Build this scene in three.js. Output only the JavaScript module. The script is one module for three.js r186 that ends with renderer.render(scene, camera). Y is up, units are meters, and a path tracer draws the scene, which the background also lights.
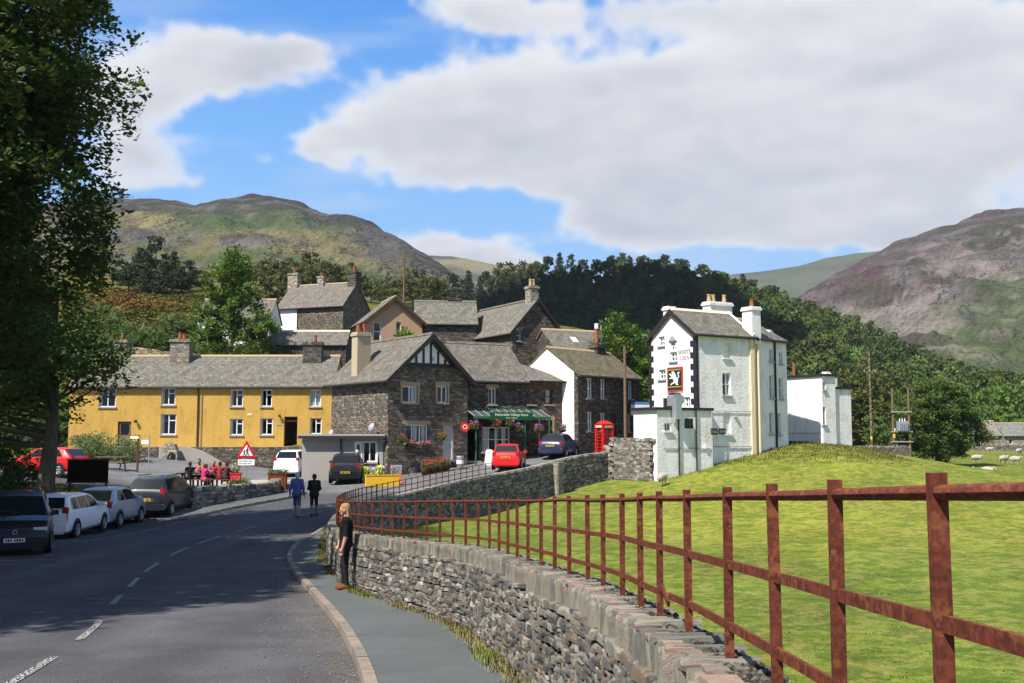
import * as THREE from 'three';
import { mergeGeometries, mergeVertices } from 'three/addons/utils/BufferGeometryUtils.js';
import { ConvexGeometry } from 'three/addons/geometries/ConvexGeometry.js';
import { MarchingCubes } from 'three/addons/objects/MarchingCubes.js';

// ---------- camera, sun, exposure ----------
const scene = new THREE.Scene();
const F = 1037, HZ = 436, EYE = 3.2, PITCH = Math.atan((HZ - 341.5) / F);
const camera = new THREE.PerspectiveCamera(2 * Math.atan(341.5 / F) * 180 / Math.PI, 1024 / 683, 0.1, 9000);
camera.position.set(0, EYE, 0);
camera.rotation.x = PITCH;
const renderer = new THREE.WebGLRenderer({ antialias: true });
renderer.toneMapping = THREE.LinearToneMapping;
const EXPO = 1.8;
renderer.toneMappingExposure = EXPO;
renderer.shadowMap.enabled = true;
const SUN = new THREE.Vector3(-0.42, 0.79, 0.45).normalize();
const sun = new THREE.DirectionalLight(new THREE.Color(1, 0.95, 0.87), 5);
sun.position.copy(SUN).multiplyScalar(200);
sun.name = 'sun';
sun.castShadow = true;
sun.shadow.camera.left = -120; sun.shadow.camera.right = 120; sun.shadow.camera.top = 120; sun.shadow.camera.bottom = -120;
sun.shadow.camera.far = 600; sun.shadow.mapSize.set(4096, 4096);
scene.add(sun); scene.add(sun.target);

// ---------- random numbers and noise ----------
function rng(seed) { let a = seed | 0; return () => { a = (a + 0x6d2b79f5) | 0; let t = Math.imul(a ^ (a >>> 15), 1 | a); t = (t + Math.imul(t ^ (t >>> 7), 61 | t)) ^ t; return ((t ^ (t >>> 14)) >>> 0) / 4294967296; }; }
const lerp = (a, b, t) => a + (b - a) * t, clamp = (x, a = 0, b = 1) => Math.min(b, Math.max(a, x));
const sstep = (a, b, x) => { const t = clamp((x - a) / (b - a)); return t * t * (3 - 2 * t); };
function h3(x, y, z) { let n = (Math.imul(x, 374761393) + Math.imul(y, 668265263) + Math.imul(z, 2147483647 - 1274126177)) | 0; n = Math.imul(n ^ (n >>> 13), 1274126177); return ((n ^ (n >>> 16)) >>> 0) / 4294967296; }
function vn(x, y, per = 0, s = 0) {           // value noise, optional period
  const ix = Math.floor(x), iy = Math.floor(y), fx = x - ix, fy = y - iy, u = fx * fx * (3 - 2 * fx), v = fy * fy * (3 - 2 * fy);
  const w = per ? (a) => ((a % per) + per) % per : (a) => a;
  const x0 = w(ix), x1 = w(ix + 1), y0 = w(iy), y1 = w(iy + 1);
  return lerp(lerp(h3(x0, y0, s), h3(x1, y0, s), u), lerp(h3(x0, y1, s), h3(x1, y1, s), u), v);
}
function fbm(x, y, oct = 4, per = 0, s = 0) { let a = 0.5, t = 0, n = 0; for (let i = 0; i < oct; i++) { t += a * vn(x, y, per, s + i * 17); n += a; a *= 0.5; x *= 2; y *= 2; per *= 2; } return t / n; }
const mix3 = (a, b, t) => [lerp(a[0], b[0], t), lerp(a[1], b[1], t), lerp(a[2], b[2], t)];
const mul3 = (a, k) => [a[0] * k, a[1] * k, a[2] * k];

// ---------- pixel <-> world ----------
const CP = Math.cos(PITCH), SP = Math.sin(PITCH);
function ray(px, py) { const cx = (px - 512) / F, cy = (341.5 - py) / F; return [cx, cy * CP + SP, -CP + cy * SP]; }
function at(px, py, d) { const r = ray(px, py), k = d / -r[2]; return new THREE.Vector3(r[0] * k, EYE + r[1] * k, -d); }
const X = (px, d) => (px - 512) / F * d;
const Yp = (py, d) => at(512, py, d).y;

// ---------- sky ----------
{
  const W = 2048, H = 1024, data = new Float32Array(W * H * 4);
  const AIR = [[0, [0.42, 0.68, 0.97]], [0.1, [0.37, 0.64, 0.97]], [0.27, [0.19, 0.49, 0.99]], [0.4, [0.085, 0.335, 0.88]], [0.7, [0.04, 0.20, 0.62]], [1, [0.03, 0.15, 0.5]]];
  const blobs = [ // px, py, rx, ry, weight of the clouds in view
    [205, 66, 105, 34, 1.2], [292, 56, 50, 24, 1.0], [140, 108, 70, 52, 1.15], [130, 165, 80, 26, 0.8], [150, 188, 100, 9, 0.5],
    [330, 150, 44, 22, 1.0], [400, 128, 84, 42, 1.1], [500, 108, 110, 56, 1.15], [620, 118, 150, 82, 1.3], [780, 115, 180, 95, 1.35], [940, 125, 170, 105, 1.3], [720, 196, 140, 38, 0.95], [850, 216, 130, 28, 0.9], [1010, 60, 150, 60, 0.9], [900, 236, 120, 10, 0.4], [640, 222, 110, 10, 0.45], [480, 172, 120, 18, 0.5],
    [485, 8, 70, 20, 1.0], [760, 8, 170, 20, 0.9], [450, 246, 66, 13, 1.2], [520, 255, 50, 9, 0.7], [575, 236, 90, 6, 0.3], [655, 240, 50, 9, 0.3], [262, 158, 20, 9, 0.4],
  ];
  for (let j = 0; j < H; j++) {
    const up = ((j + 0.5) / H - 0.5) * Math.PI, sy = Math.sin(up), cu = Math.cos(up);
    if (sy < -0.04) { for (let i = 0; i < W; i++) data.set([0.10 / EXPO, 0.12 / EXPO, 0.07 / EXPO, 1], (j * W + i) * 4); continue; }
    for (let i = 0; i < W; i++) {
      const rd = ((i + 0.5) / W - 0.5) * 2 * Math.PI, dx = Math.cos(rd) * cu, dz = Math.sin(rd) * cu, o = (j * W + i) * 4;
      const el = Math.max(0, sy);
      // clear air
      let ai = 1; while (ai < AIR.length - 1 && el > AIR[ai][0]) ai++;
      let c = mix3(AIR[ai - 1][1], AIR[ai][1], clamp((el - AIR[ai - 1][0]) / (AIR[ai][0] - AIR[ai - 1][0])));
      // clouds, laid on a flat layer
      let den = 0, shade = 0;
      if (sy > 0.005) {
        const k = 1 / (sy + 0.13), qx = dx * k, qz = dz * k;
        const wx = fbm(qx * 1.7 + 9, qz * 1.7 + 4, 3) - 0.5, wz = fbm(qx * 1.7 + 31, qz * 1.7 + 17, 3) - 0.5;
        const n = fbm(qx * 2.1 + wx * 1.4 + 50, qz * 2.1 + wz * 1.4 + 50, 6, 0, 3);
        let bias = 0, w = 0, low = 0, lw = 0;
        // what the photograph shows, in its own directions
        const cz = -(dz * CP) + 0 * dx + sy * SP, cy = sy * CP + dz * SP;
        if (cz > 0.3) {
          const ww = fbm(qx * 5 + 3, qz * 5 + 8, 4, 0, 9) - 0.5, wv = fbm(qx * 5 + 43, qz * 5 + 18, 4, 0, 19) - 0.5;
          const px = 512 + F * dx / cz + ww * 75, py = 341.5 - F * cy / cz + wv * 34;
          w = sstep(420, 120, Math.max(0, -px, px - 1024)) * sstep(400, 100, Math.max(0, -py));
          for (const [bx, by, rx, ry, s] of blobs) { const r = ((px - bx) / rx) ** 2 + ((py - by) / ry) ** 2; if (r < 5) { const e = s * Math.exp(-r * 1.1); bias += e; low += e * (py - by) / ry; lw += e; } }
        }
        const far = n - 0.56, near = Math.min(bias, 1.5) * 0.55 + (n - 0.5) * 0.62 - 0.30;
        const puff = (fbm(dx * 55 + 5, sy * 70 - dz * 20, 4, 0, 91) - 0.5) * 0.34 + (fbm(dx * 130 + 5, sy * 170, 3, 0, 93) - 0.5) * 0.14, v = lerp(far * 1.1, near, w) + puff * (0.55 + 0.45 * w);
        den = sstep(-0.12, 0.20, v) * sstep(0.005, 0.05, sy);
        shade = 0.30 * sstep(0.02, 0.4, v) + puff * -0.5 + 0.50 * (lw > 0.01 ? clamp(0.45 + 0.45 * low / lw) : 0.45) * sstep(0, 0.25, v);
      }
      const wisps = sstep(0.5, 0.8, fbm(dx * 6 + 7, dz * 14 + sy * 30, 5, 0, 77)) * 0.22 * sstep(0.03, 0.2, sy);
      const tex = (fbm(dx * 26 + 3, sy * 60 + dz * 9, 5, 0, 41) - 0.5) * 0.7 + (fbm(dx * 6 + 13, sy * 38 - dx * 4, 4, 0, 43) - 0.5) * 0.9;
      const lit = [0.92, 0.92, 0.93], grey = [0.50, 0.52, 0.59];
      const cl = mul3(mix3(lit, grey, clamp(shade + tex * 0.75 * sstep(0.2, 0.9, den))), 1 + tex * 0.12);
      c = mix3(c, [0.74, 0.79, 0.88], wisps);
      c = mix3(c, cl, den * 0.96);
      if (sy < 0) c = mix3(c, [0.10, 0.12, 0.07], sstep(0, -0.03, sy));
      for (let q = 0; q < 3; q++) data[o + q] = c[q] / EXPO;
      data[o + 3] = 1;
    }
  }
  const t = new THREE.DataTexture(data, W, H, THREE.RGBAFormat, THREE.FloatType);
  t.mapping = THREE.EquirectangularReflectionMapping; t.magFilter = THREE.LinearFilter; t.minFilter = THREE.LinearFilter; t.needsUpdate = true;
  scene.background = t; scene.environment = t;
}
scene.fog = new THREE.FogExp2(new THREE.Color(0.78, 0.86, 1.0), 0.000075);

// ---------- naming ----------
const used = new Map();
function numbered(n) { const k = used.get(n) || 0; used.set(n, k + 1); return k ? n + '_' + String(k).padStart(3, '0') : n; }
function tag(o, label, category, group) { o.userData.label = label; o.userData.category = category; if (group) o.userData.group = group; return o; }
function thing(name, label, category, pos = [0, 0, 0], turn = 0, group) {
  const o = new THREE.Group(); o.name = numbered(name); o.position.set(...pos); o.rotation.y = turn; scene.add(o); return tag(o, label, category, group);
}
function sh(m) { m.castShadow = true; m.receiveShadow = true; return m; }
function part(name, geo, mat, parent) { const m = sh(new THREE.Mesh(Array.isArray(geo) ? merge(geo) : geo, mat)); m.name = name; parent.add(m); return m; }
function structure(name, geo, mat) { const m = sh(new THREE.Mesh(geo, mat)); m.name = numbered(name); m.userData.kind = 'structure'; scene.add(m); return m; }
function copyOf(o, label, pos, turn) { const c = o.clone(); c.name = numbered(o.name.replace(/_\d+$/, '')); c.userData = { ...o.userData }; if (label) c.userData.label = label; if (pos) c.position.set(...pos); if (turn !== undefined) c.rotation.y = turn; scene.add(c); return c; }

// ---------- geometry helpers ----------
function merge(list) {
  list = list.filter(Boolean).map((g) => { g = g.index ? g.toNonIndexed() : g; if (!g.attributes.normal) g.computeVertexNormals(); if (!g.attributes.uv) g.setAttribute('uv', new THREE.BufferAttribute(new Float32Array(g.attributes.position.count * 2), 2)); return g; });
  const col = list.some((g) => g.attributes.color);
  for (const g of list) { for (const k of Object.keys(g.attributes)) if (!['position', 'normal', 'uv', ...(col ? ['color'] : [])].includes(k)) g.deleteAttribute(k);
    if (col && !g.attributes.color) g.setAttribute('color', new THREE.BufferAttribute(new Float32Array(g.attributes.position.count * 3).fill(1), 3)); g.groups.length = 0; }
  return list.length === 1 ? list[0] : mergeGeometries(list);
}
function uvBox(g) { // planar texture coordinates in metres, by the way a face points
  g = g.index ? g.toNonIndexed() : g; if (!g.attributes.normal) g.computeVertexNormals();
  const p = g.attributes.position, n = g.attributes.normal, uv = new Float32Array(p.count * 2);
  for (let i = 0; i < p.count; i++) {
    const ax = Math.abs(n.getX(i)), ay = Math.abs(n.getY(i)), az = Math.abs(n.getZ(i));
    if (ay > 0.75) { uv[2 * i] = p.getX(i); uv[2 * i + 1] = p.getZ(i); } else if (ax > az) { uv[2 * i] = p.getZ(i); uv[2 * i + 1] = p.getY(i); } else { uv[2 * i] = p.getX(i); uv[2 * i + 1] = p.getY(i); }
  }
  g.setAttribute('uv', new THREE.BufferAttribute(uv, 2)); return g;
}
const box = (w, h, d, x = 0, y = 0, z = 0) => uvBox(new THREE.BoxGeometry(w, h, d).translate(x, y, z));
const cyl = (r0, r1, h, x = 0, y = 0, z = 0, seg = 12) => new THREE.CylinderGeometry(r1, r0, h, seg).translate(x, y, z);
function tube(a, b, r0, r1 = r0, seg = 6) { // a bar between two points
  const A = new THREE.Vector3(...a), B = new THREE.Vector3(...b), L = A.distanceTo(B), g = new THREE.CylinderGeometry(r1, r0, L, seg, 1).translate(0, L / 2, 0);
  g.applyQuaternion(new THREE.Quaternion().setFromUnitVectors(new THREE.Vector3(0, 1, 0), B.clone().sub(A).normalize())); return g.translate(...a);
}
const lathe = (pts, seg = 16) => new THREE.LatheGeometry(pts.map((p) => new THREE.Vector2(...p)), seg);
function shapeOf(pts, holes = []) { const s = new THREE.Shape(pts.map((p) => new THREE.Vector2(...p))); for (const h of holes) s.holes.push(new THREE.Path(h.map((p) => new THREE.Vector2(...p)))); return s; }
const slab = (pts, depth, holes, bevel = 0) => new THREE.ExtrudeGeometry(shapeOf(pts, holes), { depth, bevelEnabled: bevel > 0, bevelSize: bevel, bevelThickness: bevel, bevelSegments: 2, curveSegments: 8 });
function grid(nu, nv, fn, colorFn) { // fn(i/nu, j/nv) -> [x,y,z,(u,v)]
  const pos = [], uv = [], idx = [], col = [];
  for (let j = 0; j <= nv; j++) for (let i = 0; i <= nu; i++) { const p = fn(i / nu, j / nv, i, j); pos.push(p[0], p[1], p[2]); uv.push(p[3] ?? p[0], p[4] ?? p[2]); if (colorFn) col.push(...colorFn(p, i / nu, j / nv)); }
  for (let j = 0; j < nv; j++) for (let i = 0; i < nu; i++) { const a = j * (nu + 1) + i, b = a + 1, c = a + nu + 1, d = c + 1; idx.push(a, b, d, a, d, c); }
  const g = new THREE.BufferGeometry(); g.setAttribute('position', new THREE.Float32BufferAttribute(pos, 3)); g.setAttribute('uv', new THREE.Float32BufferAttribute(uv, 2));
  if (colorFn) g.setAttribute('color', new THREE.Float32BufferAttribute(col, 3));
  g.setIndex(idx); g.computeVertexNormals(); return g;
}
function flip(g) { const a = g.index.array; for (let i = 0; i < a.length; i += 3) { const t = a[i]; a[i] = a[i + 1]; a[i + 1] = t; } g.computeVertexNormals(); return g; }

// ---------- textures ----------
const s8 = (v) => { v = clamp(v); return Math.round(255 * (v <= 0.0031308 ? v * 12.92 : 1.055 * Math.pow(v, 1 / 2.4) - 0.055)); };
function maps(size, metres, fn) { // fn(u, v) in 0..1, tiles; gives [r,g,b,height] in linear values
  const c = new Uint8Array(size * size * 4), b = new Uint8Array(size * size * 4);
  for (let j = 0; j < size; j++) for (let i = 0; i < size; i++) { const r = fn((i + 0.5) / size, (j + 0.5) / size), o = 4 * (j * size + i); for (let q = 0; q < 3; q++) { c[o + q] = s8(r[q]); b[o + q] = Math.round(255 * clamp(r[3])); } c[o + 3] = b[o + 3] = 255; }
  const mk = (d, srgb) => { const t = new THREE.DataTexture(d, size, size, THREE.RGBAFormat); t.wrapS = t.wrapT = THREE.RepeatWrapping; t.magFilter = THREE.LinearFilter; t.minFilter = THREE.LinearMipmapLinearFilter; t.generateMipmaps = true; t.repeat.set(1 / metres, 1 / metres); if (srgb) t.colorSpace = THREE.SRGBColorSpace; t.needsUpdate = true; return t; };
  return { map: mk(c, true), bumpMap: mk(b, false) };
}
const M = {};
const std = (o) => { o = { roughness: 0.9, ...o }; return new THREE.MeshPhysicalMaterial({ specularIntensity: o.metalness ? 1 : o.roughness > 0.7 ? 0.2 : 0.7, ...o }); };
const flat = (r, g, b, o = {}) => std({ color: new THREE.Color().setRGB(r, g, b), ...o });
function masonry(seed, rowMin, rowMax, wMin, wMax, pal, mortar, metres = 4, gap = 0.014, vr = 0.7) {
  const R = rng(seed), rows = []; let y = 0;
  while (y < metres - rowMin * 0.6) { let h = lerp(rowMin, rowMax, R()); if (y + h > metres - rowMin) h = metres - y; const st = []; let x = 0; while (x < metres - wMin * 0.6) { let w = lerp(wMin, wMax, R() ** 1.5); if (x + w > metres - wMin) w = metres - x; const base = pal[Math.floor(R() * pal.length)]; st.push({ x, w, c: mul3(base, 1 - vr / 2 + R() * vr), h: 0.55 + R() * 0.45, t: (R() - 0.5) * 0.03 }); x += w; } rows.push({ y, h, st, o: R() * metres }); y += h; }
  return maps(512, metres, (u, v) => {
    const wob = (fbm(u * 12, v * 12, 3, 12, seed) - 0.5) * (vr > 0.5 ? 0.20 : 0.04), X0 = u * metres, Y0 = ((v * metres + wob) % metres + metres) % metres;
    let r = rows.find((q) => Y0 < q.y + q.h) || rows[rows.length - 1];
    const xx = (((X0 + r.o + (fbm(u * 20 + 7, v * 20, 2, 20, seed + 5) - 0.5) * (vr > 0.5 ? 0.16 : 0.04)) % metres) + metres) % metres;
    const s = r.st.find((q) => xx < q.x + q.w) || r.st[r.st.length - 1];
    const e = Math.min(xx - s.x, s.x + s.w - xx, Y0 - r.y, r.y + r.h - Y0), k = sstep(gap * 0.3, gap * 1.6, e), n = fbm(u * 60, v * 60, 3, 60, seed + 2);
    const c = mix3(mortar, mul3(s.c, 0.7 + 0.6 * n), k);
    return [...c, k * (s.h + s.t * 4) * 0.8 + 0.2 * n];
  });
}
const T = {};
T.asphalt = maps(1024, 4, (u, v) => { const n = fbm(u * 256, v * 256, 2, 256, 1), p = fbm(u * 6, v * 6, 4, 6, 2), st = h3(Math.floor(u * 420), Math.floor(v * 420), 5); const k = (0.75 + 0.5 * p) * (0.7 + 0.6 * n) * (st > 0.93 ? 1.5 : 1); return [0.070 * k, 0.070 * k, 0.073 * k, 0.3 * n + 0.6 * (st > 0.7 ? 1 : st)]; });
T.path = maps(512, 3, (u, v) => { const n = fbm(u * 180, v * 180, 2, 180, 11), p = fbm(u * 5, v * 5, 4, 5, 12); const k = (0.82 + 0.36 * p) * (0.8 + 0.4 * n); return [0.092 * k, 0.101 * k, 0.099 * k, n]; });
T.grass = maps(1024, 9, (u, v) => { const n = fbm(u * 260, v * 260, 2, 260, 21), m = fbm(u * 54, v * 54, 3, 54, 22), p = fbm(u * 18, v * 18, 4, 18, 23), q = fbm(u * 9, v * 9, 3, 9, 24), dry = sstep(0.44, 0.64, p * 0.55 + m * 0.45), dk = sstep(0.52, 0.66, fbm(u * 27 + 5, v * 27, 3, 27, 25)); let c = mix3([0.105, 0.150, 0.016], [0.185, 0.225, 0.030], sstep(0.3, 0.7, m * 0.5 + q * 0.5)); c = mix3(c, [0.235, 0.215, 0.052], dry * 0.75); c = mix3(c, [0.075, 0.115, 0.016], dk * 0.6); return [...mul3(c, 0.55 + 0.9 * n), 0.5 * n + 0.5 * m]; });
T.stoneDark = masonry(31, 0.07, 0.17, 0.12, 0.42, [[0.075, 0.070, 0.066], [0.10, 0.094, 0.086], [0.055, 0.054, 0.054], [0.13, 0.115, 0.095], [0.09, 0.075, 0.06]], [0.035, 0.032, 0.029]);
T.stoneLight = masonry(37, 0.07, 0.18, 0.12, 0.42, [[0.19, 0.18, 0.155], [0.23, 0.215, 0.18], [0.14, 0.138, 0.125], [0.28, 0.25, 0.20], [0.20, 0.165, 0.125]], [0.13, 0.12, 0.10]);
T.slate = masonry(41, 0.19, 0.25, 0.16, 0.34, [[0.135, 0.132, 0.120], [0.155, 0.150, 0.138], [0.118, 0.120, 0.115], [0.165, 0.155, 0.135], [0.142, 0.137, 0.125]], [0.06, 0.057, 0.052], 4, 0.008, 0.4);
T.render = maps(512, 5, (u, v) => { const n = fbm(u * 90, v * 90, 3, 90, 51), p = fbm(u * 4, v * 3, 5, 4, 52), st = fbm(u * 40, v * 3, 4, 0, 53); const k = 0.86 + 0.2 * p + 0.05 * n; return [k, k * 0.995, k * 0.985, n * 0.6 + p * 0.4]; });
T.limewash = maps(512, 6, (u, v) => { const n = fbm(u * 90, v * 90, 3, 90, 151), p = fbm(u * 4, v * 4, 5, 4, 152), st = fbm(u * 31, v * 5, 5, 0, 153), d = sstep(0.52, 0.70, fbm(u * 12, v * 12, 4, 12, 154)); const k = (0.86 + 0.22 * p) * (1 - 0.09 * sstep(0.48, 0.75, st)) * (1 - 0.10 * d); return [k, k * (1 - 0.01 * d), k * (1 - 0.05 * d), n * 0.6 + p * 0.4]; });
T.rust = maps(512, 0.8, (u, v) => { const n = fbm(u * 64, v * 64, 4, 64, 61), p = fbm(u * 9, v * 9, 4, 9, 62), fl = sstep(0.60, 0.68, fbm(u * 20, v * 20, 4, 20, 63)); let c = mix3([0.085, 0.025, 0.016], [0.140, 0.038, 0.022], sstep(0.25, 0.75, p * 0.4 + n * 0.6)); c = mix3(c, [0.20, 0.075, 0.03], fl * 0.6); return [...mul3(c, 0.75 + 0.5 * n), n]; });
T.rock = maps(512, 1.2, (u, v) => { const n = fbm(u * 60, v * 60, 3, 60, 71), p = fbm(u * 8, v * 8, 4, 8, 72), li = sstep(0.62, 0.75, fbm(u * 16, v * 16, 3, 16, 73)); const k = (0.62 + 0.75 * p) * (0.8 + 0.4 * n); return [...mix3([k, k, k * 0.98], [k * 1.25, k * 1.22, k * 1.05], li), n * 0.5 + p * 0.5]; });
T.wood = maps(256, 1, (u, v) => { const g = fbm(u * 4, v * 60, 4, 4, 81); const k = 0.6 + 0.7 * g; return [k, k, k, g]; });
T.bark = maps(256, 1, (u, v) => { const g = fbm(u * 20, v * 5, 4, 0, 91); const k = 0.5 + g; return [0.075 * k, 0.066 * k, 0.052 * k, g]; });
T.fell = maps(1024, 260, (u, v) => { const n = fbm(u * 64, v * 64, 4, 64, 95), p = fbm(u * 14, v * 14, 4, 14, 96); const k = 0.55 + 0.5 * n + 0.4 * p; return [k, k, k, n]; });
const withTex = (t, o = {}) => std({ ...t, ...o });
const C = (r, g, b) => new THREE.Color().setRGB(r, g, b);
M.asphalt = withTex(T.asphalt, { bumpScale: 0.008, roughness: 0.86, vertexColors: true });
M.path = withTex(T.path, { bumpScale: 0.004, roughness: 0.9 });
M.field = withTex(T.grass, { bumpScale: 0.05, roughness: 1, vertexColors: true });
M.stoneDark = withTex(T.stoneDark, { bumpScale: 0.05, color: C(1.1, 1.05, 1.0) });
M.stoneMid = withTex(T.stoneDark, { bumpScale: 0.05, color: C(1.75, 1.64, 1.44) });
M.stoneLight = withTex(T.stoneLight, { bumpScale: 0.05, color: C(1.5, 1.45, 1.35) });
M.slate = withTex(T.slate, { bumpScale: 0.03, roughness: 0.85, color: C(1.05, 1.0, 0.90) });
M.slateMoss = withTex(T.slate, { bumpScale: 0.03, roughness: 0.9, color: C(0.9, 0.78, 0.54) });
M.slateFine = withTex(T.slate, { bumpScale: 0.02, roughness: 0.85, color: C(0.98, 0.91, 0.82) });
M.yellow = withTex(T.limewash, { bumpScale: 0.025, color: C(0.485, 0.300, 0.074) });
M.white = withTex(T.limewash, { bumpScale: 0.03, color: C(0.80, 0.775, 0.735) });
M.cream = withTex(T.render, { bumpScale: 0.02, color: C(0.72, 0.60, 0.40) });
M.chimney = withTex(T.render, { bumpScale: 0.02, color: C(0.40, 0.33, 0.235) });
M.brownRender = withTex(T.render, { bumpScale: 0.02, color: C(0.42, 0.26, 0.165) });
M.greyRender = withTex(T.render, { bumpScale: 0.02, color: C(0.30, 0.28, 0.25) });
M.concrete = withTex(T.render, { bumpScale: 0.01, color: C(0.33, 0.31, 0.28) });
M.sandstone = withTex(T.render, { bumpScale: 0.012, color: C(0.35, 0.26, 0.165) });
M.rust = withTex(T.rust, { bumpScale: 0.0015, roughness: 0.72, color: C(1, 1, 1) });
M.upvc = flat(0.78, 0.78, 0.77, { roughness: 0.4 });
M.black = flat(0.018, 0.018, 0.02, { roughness: 0.6 });
M.dark = flat(0.03, 0.028, 0.026, { roughness: 0.8 });
M.terracotta = flat(0.29, 0.095, 0.045, { roughness: 0.85 });
M.buffPot = flat(0.42, 0.29, 0.15, { roughness: 0.85 });
M.lead = flat(0.30, 0.30, 0.31, { roughness: 0.6 });
M.wood = withTex(T.wood, { bumpScale: 0.004, color: C(0.19, 0.135, 0.085) });
M.woodDark = withTex(T.wood, { bumpScale: 0.004, color: C(0.075, 0.045, 0.028) });
M.pole = withTex(T.wood, { bumpScale: 0.004, color: C(0.19, 0.115, 0.075) });
M.bark = withTex(T.bark, { bumpScale: 0.03, roughness: 1 });
M.glass = new THREE.MeshPhysicalMaterial({ color: C(0.9, 0.93, 0.93), roughness: 0.02, transmission: 1, thickness: 0, ior: 1.5 });
M.curtain = flat(0.62, 0.60, 0.55, { roughness: 1 });
M.paintWhite = flat(0.72, 0.72, 0.68, { roughness: 0.7 });
M.green = flat(0.012, 0.10, 0.045, { roughness: 0.5 });
M.red = flat(0.62, 0.018, 0.012, { roughness: 0.35 });
M.steel = flat(0.42, 0.43, 0.44, { roughness: 0.45, metalness: 0.6 });

// ---------- the wall beside the road: its line in plan, and its top ----------
const wallPts = [[0.80, -4, 2.84], [0.84, 0, 2.57], [0.86, 4.2, 2.306], [0.81, 5.8, 2.204], [0.68, 7.85, 2.073], [0.5, 9.2, 1.986], [0.11, 11.6, 1.833], [-0.43, 14.5, 1.65], [-1.6, 17.8, 1.435], [-2.98, 21.2, 1.22], [-4.3, 26, 0.95], [-5.3, 32, 0.70], [-5.95, 38, 0.52], [-6.0, 42, 0.46], [-5.1, 46.5, 0.55], [-2.8, 53, 0.88], [-0.8, 57, 1.13], [1.2, 60, 1.42], [3.6, 63, 1.92], [6.1, 65.4, 2.22]];
const wallCurve = new THREE.CatmullRomCurve3(wallPts.map(([x, d, y]) => new THREE.Vector3(x, y, -d)), false, 'centripetal');
wallCurve.arcLengthDivisions = 1200;
const WL = wallCurve.getLength(), WN = 1600, wallTab = [];
for (let i = 0; i <= WN; i++) { const p = wallCurve.getPointAt(i / WN), t = wallCurve.getTangentAt(i / WN), h = Math.hypot(t.x, t.z); wallTab.push({ s: WL * i / WN, x: p.x, y: p.y, z: p.z, tx: t.x / h, tz: t.z / h, sl: t.y / h }); }
function Ws(s) { const q = clamp(s / WL) * WN, i = Math.min(WN - 1, Math.floor(q)), f = q - i, a = wallTab[i], b = wallTab[i + 1]; const r = {}; for (const k in a) r[k] = lerp(a[k], b[k], f); r.nx = r.tz; r.nz = -r.tx; return r; }
function Wi(d) { let lo = 0, hi = WN; while (hi - lo > 1) { const m = (lo + hi) >> 1; if (-wallTab[m].z < d) lo = m; else hi = m; } const a = wallTab[lo], b = wallTab[hi], f = clamp((d + a.z) / (a.z - b.z || 1)); return { s: lerp(a.s, b.s, f), x: lerp(a.x, b.x, f) }; }
const Wx = (d) => d > 65.4 ? 6.1 + (d - 65.4) * 0.55 : Wi(d).x;

// ---------- heights of the ground ----------
function hard(x, d) {
  const a = 1.5 - 0.0717 * d; let y = (a + Math.sqrt(a * a + 0.03)) / 2;
  const k = lerp(0.030, 0.090, sstep(-14, 4, x)), e = d - 46; y += k * (Math.sqrt(e * e + 16) + e) / 2 - k * 0.086;
  y -= 0.30 * Math.exp(-(((x + 14.5) / 4) ** 2) - ((d - 40) / 8) ** 2);
  y += 0.10 * sstep(40, 54, d) * Math.max(0, Math.min(8, -16.5 - x));
  return y;
}
function fieldY(x, d) {
  return -0.55 + 0.008 * clamp(d - 40, 0, 130) + 2.85 * Math.exp(-(((x - 19) / 13.5) ** 2) - ((d - 73) / 17) ** 2) - 0.5 * Math.exp(-(((x + 1) / 6) ** 2) - ((d - 50) / 14) ** 2)
    + (fbm(x * 0.07 + 40, d * 0.07, 3) - 0.5) * 0.7 + (fbm(x * 0.5 + 40, d * 0.5, 2) - 0.5) * 0.09;
}
function table(t, v) { for (let i = 1; i < t.length; i++) if (v <= t[i][0]) { const f = clamp((v - t[i - 1][0]) / (t[i][0] - t[i - 1][0])); return lerp(t[i - 1][1], t[i][1], f); } return t[t.length - 1][1]; }
function hillY(x, d) {
  const left = table([[60, 1.9], [84, 2.3], [92, 4.0], [105, 9.6], [125, 14.4], [150, 20], [200, 29], [260, 37], [330, 40], [420, 44]], d);
  const right = table([[60, 1.9], [76, 2.6], [84, 5.6], [92, 7.6], [105, 10.2], [125, 14.4], [150, 19], [200, 24], [260, 24], [330, 22], [420, 30]], d);
  let y = lerp(left, right, sstep(-20, -8, x)) + Math.max(0, -x - 30) * 0.08 * sstep(95, 150, d);
  const drop = sstep(6, 30 + (d - 70) * 0.25, x); y = lerp(y, -0.8 + 0.008 * (d - 40), drop);
  return y + (fbm(x * 0.05 + 3, d * 0.05, 3) - 0.5) * 3 * sstep(90, 130, d) * (1 - drop);
}
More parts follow.
